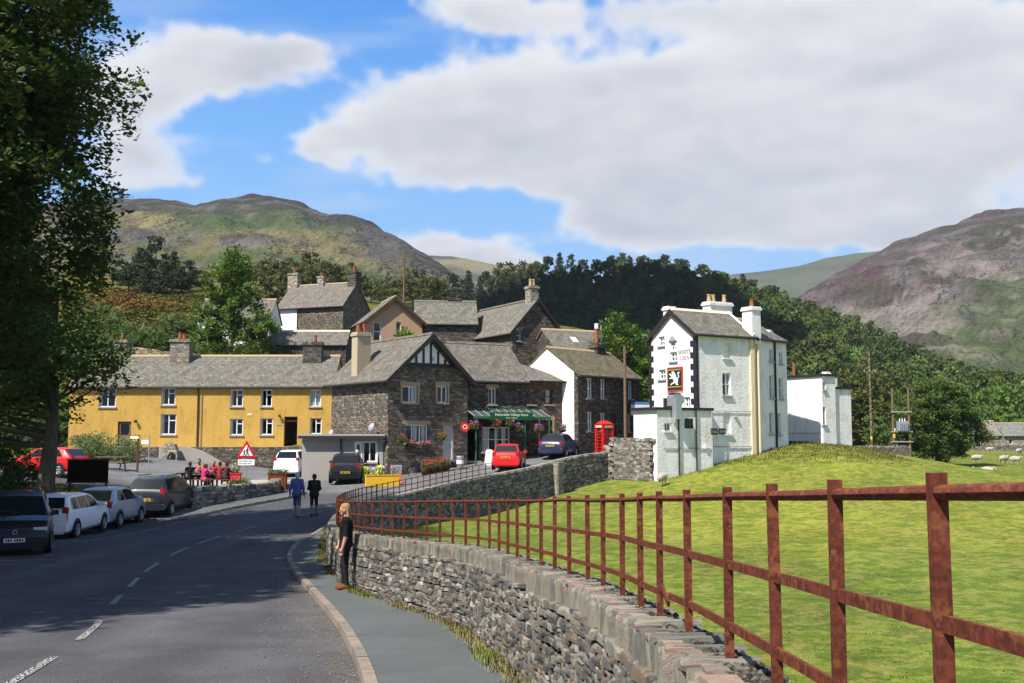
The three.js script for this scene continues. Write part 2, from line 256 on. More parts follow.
// ---------- ground sheets ----------
structure('ground', new THREE.PlaneGeometry(9000, 9000).rotateX(-Math.PI / 2).translate(0, -2.2, -2500), flat(0.075, 0.095, 0.03));
const vary = (x, d, s, a) => 1 + (fbm(x * s + 11, d * s + 5, 4) - 0.5) * a;
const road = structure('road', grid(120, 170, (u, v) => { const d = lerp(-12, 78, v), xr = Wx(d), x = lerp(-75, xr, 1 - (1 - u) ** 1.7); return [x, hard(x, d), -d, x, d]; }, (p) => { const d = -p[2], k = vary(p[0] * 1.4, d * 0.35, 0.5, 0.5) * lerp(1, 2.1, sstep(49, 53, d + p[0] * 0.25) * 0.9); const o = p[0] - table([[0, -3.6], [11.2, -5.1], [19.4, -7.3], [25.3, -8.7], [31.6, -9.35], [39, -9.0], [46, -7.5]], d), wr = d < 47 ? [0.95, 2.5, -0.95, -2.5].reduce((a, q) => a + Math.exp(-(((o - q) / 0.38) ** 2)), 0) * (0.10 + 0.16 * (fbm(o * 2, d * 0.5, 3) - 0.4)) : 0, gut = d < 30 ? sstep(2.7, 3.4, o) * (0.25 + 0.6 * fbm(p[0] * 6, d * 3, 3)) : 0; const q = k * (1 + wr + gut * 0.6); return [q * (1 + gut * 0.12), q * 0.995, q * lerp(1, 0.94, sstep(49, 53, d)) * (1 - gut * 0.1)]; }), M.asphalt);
structure('field', grid(190, 230, (u, v) => { const d = -14 + 560 * (0.32 * v + 0.68 * v ** 2.6), x0 = Wx(Math.max(-4, d)); const x = x0 + 470 * (0.14 * u + 0.86 * u ** 2.6) - (d > 66 ? 0.4 : 0); return [x, fieldY(x, d), -d, x, d]; },
  (p) => { const x = p[0], d = -p[2], a = fbm(x * 0.11, d * 0.045 + 20, 4), b = fbm(x * 0.5 + 60, d * 0.22, 3), k = 0.80 + 0.5 * (a - 0.4) + 0.4 * (b - 0.5); return [k * lerp(0.88, 1.18, a), k * 1.0, k * lerp(1.15, 0.85, a)]; }), M.field);
M.hill = withTex(T.grass, { bumpScale: 0.15, roughness: 1, vertexColors: true });
structure('hillside', grid(110, 110, (u, v) => { const d = 74 + 360 * v ** 1.35, x = lerp(-130, 60, u) * (0.55 + d / 190); return [x, hillY(x, d) - (d < 76 ? 1.2 : 0), -d, x, d]; },
  (p) => { const a = fbm(p[0] * 0.05, p[2] * 0.05, 4), b = fbm(p[0] * 0.22 + 9, p[2] * 0.22, 4, 0, 4); let c = mix3([0.38, 0.42, 0.42], [0.75, 0.62, 0.7], sstep(0.35, 0.65, a)); if (b > 0.54 && p[2] < -104 && p[0] < -25) c = mix3(c, [1.15, 0.52, 0.7], sstep(0.54, 0.62, b)); return c; }), M.hill);

// ---------- the fells ----------
M.fell = withTex(T.fell, { bumpScale: 6, roughness: 1, vertexColors: true });
const fells = {};
function fell(name, ridge, dR, dF, yF, p, amp, size, colour, px0, px1, cols = 220, rows = 90) {
  const seed = name.length * 13;
  const fn = (px, t) => {
    const R = table(dR, px), Fd = table(dF, px), rp = table(ridge, px), d = lerp(Fd, R, t), x = X(px, d);
    const yr = EYE + (HZ - rp) / F * R; const k = t <= 1 ? Math.pow(t, p) : 1 - (t - 1) * 0.75;
    const n = (fbm(x / size + seed, d / size, 5) - 0.5) * amp, n2 = (fbm(x / size * 5 + seed, d / size * 5, 4) - 0.5) * amp * 0.42;
    const m = t <= 1 ? sstep(0, 0.2, t) * lerp(0.08, 1, sstep(1.0, 0.6, t)) : 0.08;
    return [x, yF + (yr - yF) * k + n * m + n2 * (0.3 + 0.7 * m), -d];
  };
  const g = grid(cols, rows, (u, v) => { const q = fn(lerp(px0, px1, u), v * 1.25); return [q[0], q[1], q[2], q[0], q[1] * 1.2 - q[2] * 0.6]; }, (q, u, v) => colour(q[0], q[1], -q[2], v * 1.25, lerp(px0, px1, u)));
  fells[name] = fn; const m = structure(name, g, M.fell); return m;
}
const FG = { green: [0.060, 0.082, 0.022], lime: [0.115, 0.112, 0.034], straw: [0.185, 0.150, 0.062], brown: [0.055, 0.045, 0.026], peat: [0.036, 0.034, 0.024], rock: [0.120, 0.108, 0.100], scree: [0.215, 0.180, 0.155], heather: [0.078, 0.043, 0.046], dark: [0.035, 0.055, 0.018] };
const cn = (x, y, d, s, o) => fbm(x / s + o, (d * 0.7 + y * 1.6) / s + o, 5);
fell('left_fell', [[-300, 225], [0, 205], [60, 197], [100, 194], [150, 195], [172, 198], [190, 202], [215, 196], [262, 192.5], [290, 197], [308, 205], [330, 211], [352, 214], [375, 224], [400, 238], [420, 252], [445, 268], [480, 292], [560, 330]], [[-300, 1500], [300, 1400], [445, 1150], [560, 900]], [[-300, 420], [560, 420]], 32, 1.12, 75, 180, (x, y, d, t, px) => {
  const a = cn(x, y, d, 130, 3), b = cn(x, y, d, 45, 9), c2 = cn(x, y, d, 260, 14);
  let c = mix3(FG.green, FG.lime, sstep(0.38, 0.6, a)); c = mix3(c, FG.straw, sstep(0.52, 0.68, c2) * 0.9);
  c = mix3(c, FG.brown, sstep(0.66, 0.86, t + (a - 0.5) * 0.7 + (b - 0.5) * 0.25) * 0.92); c = mix3(c, FG.peat, sstep(0.82, 1.05, t + (b - 0.5) * 0.6) * 0.6);  // darker tones high up: shade from overhead clouds painted into the slope
  c = mix3(c, FG.rock, sstep(0.60, 0.72, b * 0.7 + a * 0.3)); c = mix3(c, FG.dark, sstep(0.58, 0.7, 1 - b) * 0.5);
  const fine = cn(x, y, d, 16, 51), fine2 = cn(x, y, d, 30, 57); c = mul3(c, (0.45 + 0.95 * fine) * lerp(0.95, 0.68, sstep(0.5, 0.9, t + (a - 0.5) * 0.6))); c = mix3(c, FG.rock, sstep(0.60, 0.70, fine2) * 0.6); const crag = sstep(330, 390, px) * sstep(0.15, 0.45, t) * sstep(0.36, 0.55, b); c = mix3(c, mul3(FG.rock, 0.62), crag * 0.75); return c;  // upper slope dimmed again in its colour, part of the same painted shadow
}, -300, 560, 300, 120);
fell('far_fell', [[380, 262], [425, 254], [450, 255], [480, 260], [505, 266], [560, 276], [640, 300]], [[380, 2700], [640, 2700]], [[380, 1500], [640, 1500]], 60, 1.0, 60, 400, (x, y, d, t) => mix3(mix3(FG.straw, FG.brown, sstep(0.4, 0.6, cn(x, y, d, 200, 5))), FG.rock, sstep(0.58, 0.7, cn(x, y, d, 70, 2))), 380, 640, 60, 40);
fell('distant_fell', [[640, 285], [730, 274], [760, 271], [800, 266], [830, 257], [860, 252], [900, 248], [960, 240], [1100, 235]], [[640, 3200], [1100, 2600]], [[640, 1700], [1100, 1700]], 60, 1.0, 60, 500, (x, y, d, t) => mix3(mix3([0.075, 0.078, 0.042], FG.green, sstep(0.4, 0.6, cn(x, y, d, 200, 5))), FG.brown, sstep(0.42, 0.62, cn(x, y, d, 90, 2)) * 0.7), 640, 1100, 80, 40);
fell('right_fell', [[740, 345], [790, 303], [812, 290], [840, 272], [865, 259], [885, 251], [905, 240], [935, 229], [960, 221], [985, 213], [1005, 208], [1024, 206], [1100, 200], [1200, 215], [1500, 215]], [[740, 1250], [1024, 1450], [1500, 1500]], [[740, 560], [1500, 480]], 6, 1.0, 80, 170, (x, y, d, t, px) => {
  const a = cn(x, y, d, 110, 23), b = cn(x, y, d, 34, 29), e = fbm((x * 0.7 + d * 0.5) / 60, (y * 2.5 - x * 0.8) / 170 + 3, 5);
  let c = mix3(FG.heather, FG.brown, sstep(0.4, 0.62, a) * 0.7); c = mix3(c, FG.green, sstep(0.60, 0.74, cn(x, y, d, 80, 41)) * 0.4);
  c = mix3(c, FG.rock, sstep(0.53, 0.66, b) * 0.8); c = mix3(c, FG.scree, sstep(0.58, 0.68, e) * sstep(0.95, 0.5, t) * 0.85);
  c = mix3(c, mul3(FG.green, 1.15), sstep(0.42, 0.24, t + (a - 0.5) * 0.6 - (px - 930) * 0.0009) * 0.85); c = mix3(c, FG.dark, sstep(0.6, 0.68, 1 - b) * 0.4); const fine = cn(x, y, d, 13, 61), f2 = cn(x, y, d, 24, 67); c = mix3(c, FG.scree, sstep(0.60, 0.70, f2) * 0.55); c = mix3(c, FG.dark, sstep(0.60, 0.72, 1 - f2) * 0.5); c = mul3(c, (0.42 + 0.95 * fine) * 0.88); return c;
}, 740, 1500, 300, 150);
fell('wooded_hill', [[330, 330], [380, 318], [430, 309], [480, 300], [520, 296], [560, 288], [600, 281], [630, 278], [660, 278], [690, 282], [720, 292], [760, 312], [820, 335], [870, 352], [920, 378], [960, 398], [1024, 408], [1300, 415]], [[330, 520], [600, 430], [820, 400], [960, 420], [1300, 480]], [[330, 330], [600, 210], [1300, 230]], 4, 0.95, 9, 60, (x, y, d, t) => mix3([0.055, 0.075, 0.02], FG.lime, sstep(0.5, 0.7, cn(x, y, d, 40, 8)) * (t > 0.85 ? 1 : 0.35)), 330, 1300, 160, 60);

// ---------- clouds added out of view to throw shade on the wood ----------
function cloudMesh(cx, cy, cz, rx, ry, rz, seed) { const R = rng(seed), gs = []; for (let i = 0; i < 26; i++) { const a = R() * 6.283, r = Math.sqrt(R()) * 0.8, k = 0.22 + 0.2 * R(), g = new THREE.IcosahedronGeometry(1, 3), p = g.attributes.position; for (let q = 0; q < p.count; q++) { const n = 0.8 + 0.5 * fbm(p.getX(q) * 2 + i * 7, p.getY(q) * 2 + p.getZ(q) * 2, 3); p.setXYZ(q, p.getX(q) * n, p.getY(q) * n, p.getZ(q) * n); } g.computeVertexNormals(); g.scale(rx * k, ry * (0.5 + R() * 0.5), rz * k); g.translate(cx + Math.cos(a) * r * rx, cy + (R() - 0.5) * ry, cz + Math.sin(a) * r * rz); gs.push(g); } structure('cloud', merge(gs), flat(0.9, 0.9, 0.9, { roughness: 1 })); }
cloudMesh(-186, 420, -130, 70, 20, 88, 61);

// ---------- footpath, kerbs, markings ----------
const kerbPts = [[-0.35, -6], [-0.55, 2], [-0.85, 6], [-1.31, 9.6], [-2.37, 14.7], [-3.74, 20], [-5.0, 24.2], [-5.75, 27], [-6.2, 30], [-6.35, 34], [-6.5, 38]];
const kerbCurve = new THREE.CatmullRomCurve3(kerbPts.map(([x, d]) => new THREE.Vector3(x, 0, -d)), false, 'centripetal');
const kerbX = (d) => { let lo = 0, hi = 1; for (let i = 0; i < 24; i++) { const m = (lo + hi) / 2; if (-kerbCurve.getPoint(m).z < d) lo = m; else hi = m; } return kerbCurve.getPoint(lo).x; };
structure('footpath', grid(8, 90, (u, v) => { const d = lerp(-5.5, 37.5, v), x = lerp(kerbX(d) + 0.10, Wx(d) - 0.1, u); return [x, hard(x, d) + 0.105 + (fbm(x * 1.2, d * 0.7, 2) - 0.5) * 0.012, -d, x, d]; }), M.path);
M.kerbs = [[0.235, 0.190, 0.155], [0.205, 0.172, 0.145], [0.26, 0.208, 0.168]].map((c) => withTex(T.rock, { bumpScale: 0.004, color: C(...c) }));
function chamfered(w, h, d, b, R, j = 0) {
  const P = []; for (const sx of [-1, 1]) for (const sy of [-1, 1]) for (const sz of [-1, 1]) { const q = () => R ? (R() - 0.5) * j : 0, x = sx * w / 2 + q() * w, y = sy * h / 2 + q() * h, z = sz * d / 2 + q() * d; P.push(new THREE.Vector3(x - sx * b * w, y, z), new THREE.Vector3(x, y - sy * b * h, z), new THREE.Vector3(x, y, z - sz * b * d)); }
  return uvBox(new ConvexGeometry(P));
}
{
  const kerb = new THREE.Group(); kerb.name = 'kerb'; kerb.userData.kind = 'structure'; scene.add(kerb);
  const g = uvBox(chamfered(0.905, 0.30, 0.125, 0.04)), L = kerbCurve.getLength(), n = Math.floor(L / 0.915), R = rng(5);
  for (let i = 3; i < n; i++) { const u = (i + 0.5) / n, p = kerbCurve.getPointAt(u), t = kerbCurve.getTangentAt(u), d = -p.z, m = part('kerb_stone', g, M.kerbs[i % 3], kerb); const y0 = hard(p.x - t.x * 0.45, d + t.z * 0.45), y1 = hard(p.x + t.x * 0.45, d - t.z * 0.45);
    m.position.set(p.x + 0.05, hard(p.x, d) - 0.035 + (R() - 0.5) * 0.008, p.z); m.rotation.set(0, Math.atan2(-t.z, t.x), Math.atan2(y1 - y0, 0.9), 'YXZ'); m.scale.x = 0.985; }
  // left footway by the garden wall, and the verge under the trees
  structure('footway', grid(6, 30, (u, v) => { const d = lerp(43, 53.2, v), e = table([[43, -13.3], [47, -12.3], [50.5, -10.9], [53.2, -10.5]], d), x = lerp(table([[43, -15.0], [46.7, -13.9], [52.7, -11.5], [53.2, -11.3]], d), e, u); return [x, hard(x, d) + 0.11 * sstep(42.8, 44, d) + 0.006, -d, x, d]; }), M.path);
  const k2 = new THREE.Group(); k2.name = 'footway_kerb'; k2.userData.kind = 'structure'; scene.add(k2);
  const e2 = new THREE.CatmullRomCurve3([[-13.35, 43], [-12.3, 47], [-10.95, 50.5], [-10.5, 53.2]].map(([x, d]) => new THREE.Vector3(x, 0, -d))), L2 = e2.getLength(), n2 = Math.round(L2 / 0.915);
  for (let i = 0; i < n2; i++) { const u = (i + 0.5) / n2, p = e2.getPointAt(u), t = e2.getTangentAt(u), m = part('kerb_stone', g, M.kerbs[i % 3], k2); m.position.set(p.x + 0.02, hard(p.x, -p.z) - 0.03, p.z); m.rotation.y = Math.atan2(-t.z, t.x); }
  M.verge = withTex(T.grass, { bumpScale: 0.04, roughness: 1 });
  structure('verge', grid(20, 60, (u, v) => { const d = lerp(-10, 51, v), x = lerp(-27, -16.6, u); return [x, hard(x, d) + 0.06 + 0.12 * Math.sin(Math.PI * u), -d, x, d]; }), M.verge);
  structure('terrace', grid(14, 14, (u, v) => { const d = lerp(46.6, 60, v), xl = lerp(-17.5, -21, v), xr = table([[46.6, -14.2], [52.4, -12.0], [60, -12.6]], d), x = lerp(xl, xr, u); return [x, 0.42 + 0.02 * (d - 46) + (fbm(x, d, 2) - 0.5) * 0.05, -d, x, d]; }), M.concrete);
}
function stripe(name, pts, w, mat = M.paintWhite) { // a painted strip along points [x, d] on the road
  const c = new THREE.CatmullRomCurve3(pts.map(([x, d]) => new THREE.Vector3(x, 0, -d))), n = Math.max(4, Math.round(c.getLength() * 2));
  const g = grid(1, n, (u, v) => { const p = c.getPointAt(v), t = c.getTangentAt(v), o = (u - 0.5) * w, x = p.x - t.z * o, z = p.z + t.x * o; return [x, hard(x, -z) + 0.009, z, x, z]; });
  return part(name, g, mat, road);
}
M.line = std({ roughness: 0.75, ...maps(256, 1.6, (u, v) => { const n = fbm(u * 60, v * 60, 3, 60, 7), p = fbm(u * 9, v * 9, 3, 9, 8), k = sstep(0.30, 0.42, n * 0.55 + p * 0.45); return [...mix3([0.16, 0.16, 0.15], [0.62, 0.61, 0.56], k), n]; }) });
{
  const cl = new THREE.CatmullRomCurve3([[-4.0, 4], [-4.55, 8], [-5.1, 11.2], [-6.0, 15.1], [-7.3, 19.4], [-8.2, 22.9], [-8.7, 25.3], [-9.2, 28.9], [-9.35, 31.6], [-9.3, 35.7], [-9.0, 39], [-8.4, 43], [-7.5, 46]].map(([x, d]) => new THREE.Vector3(x, 0, -d)));
  const at2 = (d) => { let lo = 0, hi = 1; for (let i = 0; i < 24; i++) { const m = (lo + hi) / 2; if (-cl.getPoint(m).z < d) lo = m; else hi = m; } return [cl.getPoint(lo).x, d]; };
  for (const [a, b] of [[5.2, 7.0], [10.2, 12.4], [14.0, 16.4], [19.0, 20.6], [22.0, 23.6], [24.6, 26.4], [28.0, 30.2], [31.2, 33.6], [35.2, 37.6], [39.4, 45.8]]) stripe('lane_marking', [at2(a), at2((a + b) / 2), at2(b)], 0.11, M.line);
  for (const [x0, d0, x1, d1] of [[-13.9, 27.0, -11.9, 27.2], [-13.7, 30, -13.55, 32.2], [-13.55, 33.2, -13.45, 34.8], [-13.45, 35.6, -13.4, 37.2], [-13.4, 38, -13.35, 39.6], [-13.3, 40.5, -13.2, 42], [-13.1, 44, -12.3, 46.3], [-11.6, 47.6, -11.0, 49.2]]) stripe('bay_marking', [[x0, d0], [(x0 + x1) / 2, (d0 + d1) / 2], [x1, d1]], 0.10, M.line);
  for (const [x0, d0, x1, d1] of [[-11.2, 55.8, -6.6, 55.0], [-11.5, 56.6, -6.6, 55.7], [-14.6, 59.4, -11.4, 59.0]]) { for (let i = 0; i < 8; i++) { const a = i / 8, b = (i + 0.55) / 8; stripe('give_way_marking', [[lerp(x0, x1, a), lerp(d0, d1, a)], [lerp(x0, x1, (a + b) / 2), lerp(d0, d1, (a + b) / 2)], [lerp(x0, x1, b), lerp(d0, d1, b)]], 0.2, M.line); } }
  M.patch = flat(0.11, 0.105, 0.10); for (let i = 0; i < 6; i++) stripe('worn_marking', [[-7.95 + i * 0.24, 19.7], [-7.93 + i * 0.24, 19.9], [-7.9 + i * 0.24, 20.1]], 0.16, M.patch);
}

// ---------- the stone wall ----------
const I4 = (x, y, z, tx, tz, sl, sx, sy, sz, tw = 0) => { // frame: x along the wall, z out towards the road side
  const ax = new THREE.Vector3(tx, sl, tz).normalize(), az = new THREE.Vector3(tz, 0, -tx).normalize(), ay = new THREE.Vector3().crossVectors(az, ax); ax.crossVectors(ay, az);
  return new THREE.Matrix4().makeBasis(ax, ay, az).multiply(new THREE.Matrix4().makeRotationZ(tw)).scale(new THREE.Vector3(sx, sy, sz)).setPosition(x, y, z);
};
const SR = rng(77), stoneGeo = Array.from({ length: 8 }, () => chamfered(1, 1, 1, 0.13, SR, 0.16));
const rockMat = (c) => withTex(T.rock, { bumpScale: 0.006, color: C(...c) });
const stonePal = [[0.135, 0.130, 0.120], [0.20, 0.185, 0.16], [0.088, 0.086, 0.084], [0.27, 0.245, 0.205], [0.175, 0.135, 0.105], [0.42, 0.39, 0.34]];
M.stones = stonePal.map(rockMat); M.stoneInst = rockMat([1, 1, 1]);
M.mortar = flat(0.040, 0.037, 0.032, { roughness: 1 });
function proj(x, y, z) { const dy = y - EYE, cz = -z * CP + dy * SP, cy = dy * CP + z * SP; return cz > 0.1 ? [512 + F * x / cz, 341.5 - F * cy / cz, cz] : [-9999, 0, 1]; }
function instanced(name, geos, list, mat, parent) { // list of {m, g, c}: copies too many or too small to pick apart
  geos.forEach((geo, k) => { const l = list.filter((q) => q.g === k); if (!l.length) return; const im = sh(new THREE.InstancedMesh(geo, mat, l.length)); im.name = name; l.forEach((q, i) => { im.setMatrixAt(i, q.m); im.setColorAt(i, C(...q.c)); }); im.userData.kind = 'stuff'; parent.add(im); });
}
function sweep(sec, n, s0, s1, close = true) { // sec(w) -> list of [offset to road side, y]
  const P = []; for (let i = 0; i <= n; i++) { const w = Ws(lerp(s0, s1, i / n)); P.push(sec(w).map(([o, y]) => [w.x + w.nx * o, y, w.z + w.nz * o])); }
  const m = P[0].length; return grid(m - 1, n, (u, v, i, j) => [...P[j][i], i * 0.3, j * (s1 - s0) / n]);
}
const wallBase = (w, o) => hard(w.x + w.nx * o, -(w.z + w.nz * o));
{
  const wall = thing('stone_wall', 'long grey dry stone roadside wall with upright slab coping under the rusty railing', 'wall');
  const s36 = Wi(40).s, sEnd = WL;
  part('wall_core', sweep((w) => { const f = fieldY(w.x - w.nx * 0.4, -w.z) - 0.5, b = Math.min(wallBase(w, 0.3) - 0.3, w.y - 0.3); return [[0.17, b], [0.17, w.y - 0.07], [-0.10, w.y - 0.07], [-0.13, f]]; }, 260, 0, sEnd), M.mortar, wall);
  // face stones on the road side
  const R = rng(101), all = [];
  const s0 = Wi(1).s, s1 = Wi(39).s;
  for (let row = 0, v = 0.0; v < 1.3; row++) { const h0 = lerp(0.024, 0.06, R()); let s = s0 + R() * 0.2;
    while (s < s1) { const L = lerp(0.07, 0.27, R() ** 1.5), w = Ws(s + L / 2), base = wallBase(w, 0.3) + 0.09, top = w.y - 0.16, hh = h0 * (0.78 + R() * 0.45), y = base + v + h0 / 2 + (fbm(s * 0.8, row * 3.1, 2) - 0.5) * 0.07;
      if (y + h0 * 0.3 < top) { const o = 0.15 + R() * 0.028, x = w.x + w.nx * o, z = w.z + w.nz * o, q = proj(x, y, z), pick = Math.floor(R() * 5.12) ; all.push({ m: I4(x, y, z, w.tx, w.tz, w.sl * 0.8, L * 0.98, hh, 0.16, (R() - 0.5) * 0.14), g: Math.floor(R() * 8), c: mul3(stonePal[pick], 0.8 + R() * 0.45), pick, a: (q[0] > -20 && q[0] < 1044 && q[1] > 300 && q[1] < 700) ? L * hh / q[2] / q[2] : 0 }); }
      s += L; }
    v += h0; }
  // coping: slabs on edge across the top
  const cop = [], capl = [], moss = [];
  for (let s = Wi(0.2).s; s < Wi(43).s;) { const L = lerp(0.03, 0.085, R()), w = Ws(s + L / 2), h = 0.19 + R() * 0.04, o = 0.195 + (R() - 0.5) * 0.045, D = 0.32, y = w.y - h / 2 + (R() - 0.6) * 0.05; const x = w.x + w.nx * (o - D / 2), z = w.z + w.nz * (o - D / 2), q = proj(x, y, z); const k = Math.floor(R() * 4);
    cop.push({ m: I4(x, y, z, w.tx, w.tz, w.sl, L * 0.98, h, D, (R() - 0.5) * 0.09), g: Math.floor(R() * 8), k, c: mul3([0.205, 0.195, 0.155], 0.75 + R() * 0.5), a: L / q[2] / (q[2] > 1 ? 1 : 9) }); s += L; }
  for (let s = Wi(0.4).s; s < Wi(24).s;) { const L = lerp(0.04, 0.15, R()), w = Ws(s + L / 2), o = 0.125 + (R() - 0.5) * 0.06, D = 0.04 + R() * 0.09, y = w.y - 0.006 + R() * 0.012, x = w.x + w.nx * o, z = w.z + w.nz * o; if (R() < 0.8) capl.push({ m: I4(x, y, z, w.tx, w.tz, w.sl, L * 0.95, 0.026, D, (R() - 0.5) * 0.1), g: Math.floor(R() * 8), k: Math.floor(R() * 3) }); s += L; }
  for (let i = 0; i < 7000; i++) { const s = lerp(Wi(0.4).s, Wi(26).s, R() ** 1.5), w = Ws(s), o = 0.04 - R() * 0.15, x = w.x + w.nx * o, z = w.z + w.nz * o, r = 0.004 + R() * 0.011; moss.push({ m: I4(x, w.y + 0.002, z, w.tx, w.tz, w.sl, r * 2.4, r, r * 2, R() * 6), g: Math.floor(R() * 3), c: mul3(R() < 0.6 ? [0.06, 0.046, 0.036] : [0.14, 0.135, 0.11], 0.7 + R() * 0.6) }); }
  all.sort((a, b) => b.a - a.a); cop.sort((a, b) => b.a - a.a);
  const mkCop = [[0.195, 0.185, 0.15], [0.24, 0.225, 0.175], [0.15, 0.148, 0.13], [0.225, 0.195, 0.155]].map(rockMat), mkCap = [[0.30, 0.205, 0.16], [0.23, 0.18, 0.145], [0.33, 0.25, 0.205]].map(rockMat);
  const put = (name, l, mats, k) => l.slice(0, 300).forEach((q) => { const m = part(name, stoneGeo[q.g], mats[q[k]], wall); m.matrixAutoUpdate = false; m.matrix.copy(q.m); });
  put('stone', all, M.stones, 'pick'); instanced('small_stones', stoneGeo, all.slice(300), M.stoneInst, wall);
  put('coping_stone', cop, mkCop, 'k'); if (cop.length > 300) instanced('far_coping', stoneGeo, cop.slice(300), M.stoneInst, wall);
  put('cap_stone', capl, mkCap, 'k'); instanced('moss', [0, 1, 2].map((k) => new THREE.IcosahedronGeometry(0.6, 1)), moss, M.stoneInst, wall);
  // field face of the far length, in shade, with its own coping
  const fl = [], R2 = rng(202), a0 = Wi(38).s;
  for (let row = 0, v = 0; v < 4.2; row++) { const h0 = lerp(0.07, 0.16, R2()); let s = a0 + R2() * 0.3;
    while (s < sEnd) { const L = lerp(0.10, 0.40, R2() ** 1.4), w = Ws(s + L / 2), y = w.y - 0.06 - v, f = fieldY(w.x, -w.z) - 0.3; if (y > f) { const o = -0.11 - R2() * 0.04; fl.push({ m: I4(w.x + w.nx * o, y, w.z + w.nz * o, w.tx, w.tz, w.sl * 0.7, L, h0 * (0.85 + R2() * 0.3), 0.2, (R2() - 0.5) * 0.12), g: Math.floor(R2() * 8), c: mul3(stonePal[Math.floor(R2() * 5)], 0.75 + R2() * 0.5) }); } s += L; } v += h0; }
  for (let s = Wi(43).s; s < sEnd;) { const L = lerp(0.12, 0.4, R2()), w = Ws(s + L / 2); fl.push({ m: I4(w.x + w.nx * 0.05, w.y - 0.02, w.z + w.nz * 0.05, w.tx, w.tz, w.sl, L, 0.10 + R2() * 0.04, 0.40, (R2() - 0.5) * 0.08), g: Math.floor(R2() * 8), c: mul3([0.22, 0.21, 0.175], 0.75 + R2() * 0.5) }); s += L; }
  for (let s = Wi(44).s; s < sEnd;) { const L = lerp(0.12, 0.35, R2()), w = Ws(s + L / 2), b = wallBase(w, 0.3); for (let y = b - 0.05; y < w.y - 0.05; y += 0.12) fl.push({ m: I4(w.x + w.nx * 0.17, y + 0.06, w.z + w.nz * 0.17, w.tx, w.tz, w.sl, L, 0.115, 0.12, 0), g: Math.floor(R2() * 8), c: mul3(stonePal[Math.floor(R2() * 5)], 0.75 + R2() * 0.5) }); s += L; }
  // buttress on the field face
  { const w = Ws(Wi(61.6).s), y1 = w.y - 0.1, y0 = fieldY(w.x, -w.z) - 0.3; part('buttress_core', box(0.5, y1 - y0, 0.46).translate(0, (y0 + y1) / 2, 0).applyMatrix4(new THREE.Matrix4().makeRotationY(Math.atan2(-w.tz, w.tx))).translate(w.x - w.nx * 0.3, 0, w.z - w.nz * 0.3), M.mortar, wall);
    for (let y = y0; y < y1; y += 0.1) for (const [a, o, l, t] of [[-0.13, -0.52, 0.28, 0.14], [0.14, -0.52, 0.26, 0.14], [-0.25, -0.38, 0.12, 0.3], [0.25, -0.38, 0.12, 0.3]]) fl.push({ m: I4(w.x + w.tx * a + w.nx * o, y + 0.05, w.z + w.tz * a + w.nz * o, w.tx, w.tz, 0, l * (0.9 + R2() * 0.2), 0.096, t, 0), g: Math.floor(R2() * 8), c: mul3([0.26, 0.235, 0.185], 0.7 + R2() * 0.5) }); }
  instanced('shaded_stones', stoneGeo, fl, M.stoneInst, wall);
}
{ // loose grit in the gutter
  const R = rng(808), l = []; for (let i = 0; i < 5200; i++) { const d = 7 + 24 * R() ** 1.3, x = kerbX(d) - 0.06 - R() ** 2.2 * 1.1, r = 0.003 + R() ** 3 * 0.009; l.push({ m: I4(x, hard(x, d) + r * 0.5, -d, 0, -1, 0, r * 2, r * 1.4, r * 2, 0), g: 0, c: mul3(R() < 0.3 ? [0.20, 0.13, 0.07] : [0.17, 0.155, 0.135], 0.6 + R() * 0.9) }); }
  const g = new THREE.Group(); g.name = 'gutter_grit'; g.userData = { kind: 'stuff', label: 'brown grit and leaf litter lying along the kerb', category: 'grit' }; scene.add(g); instanced('grit', [new THREE.IcosahedronGeometry(0.6, 0)], l, M.stoneInst, g);
}
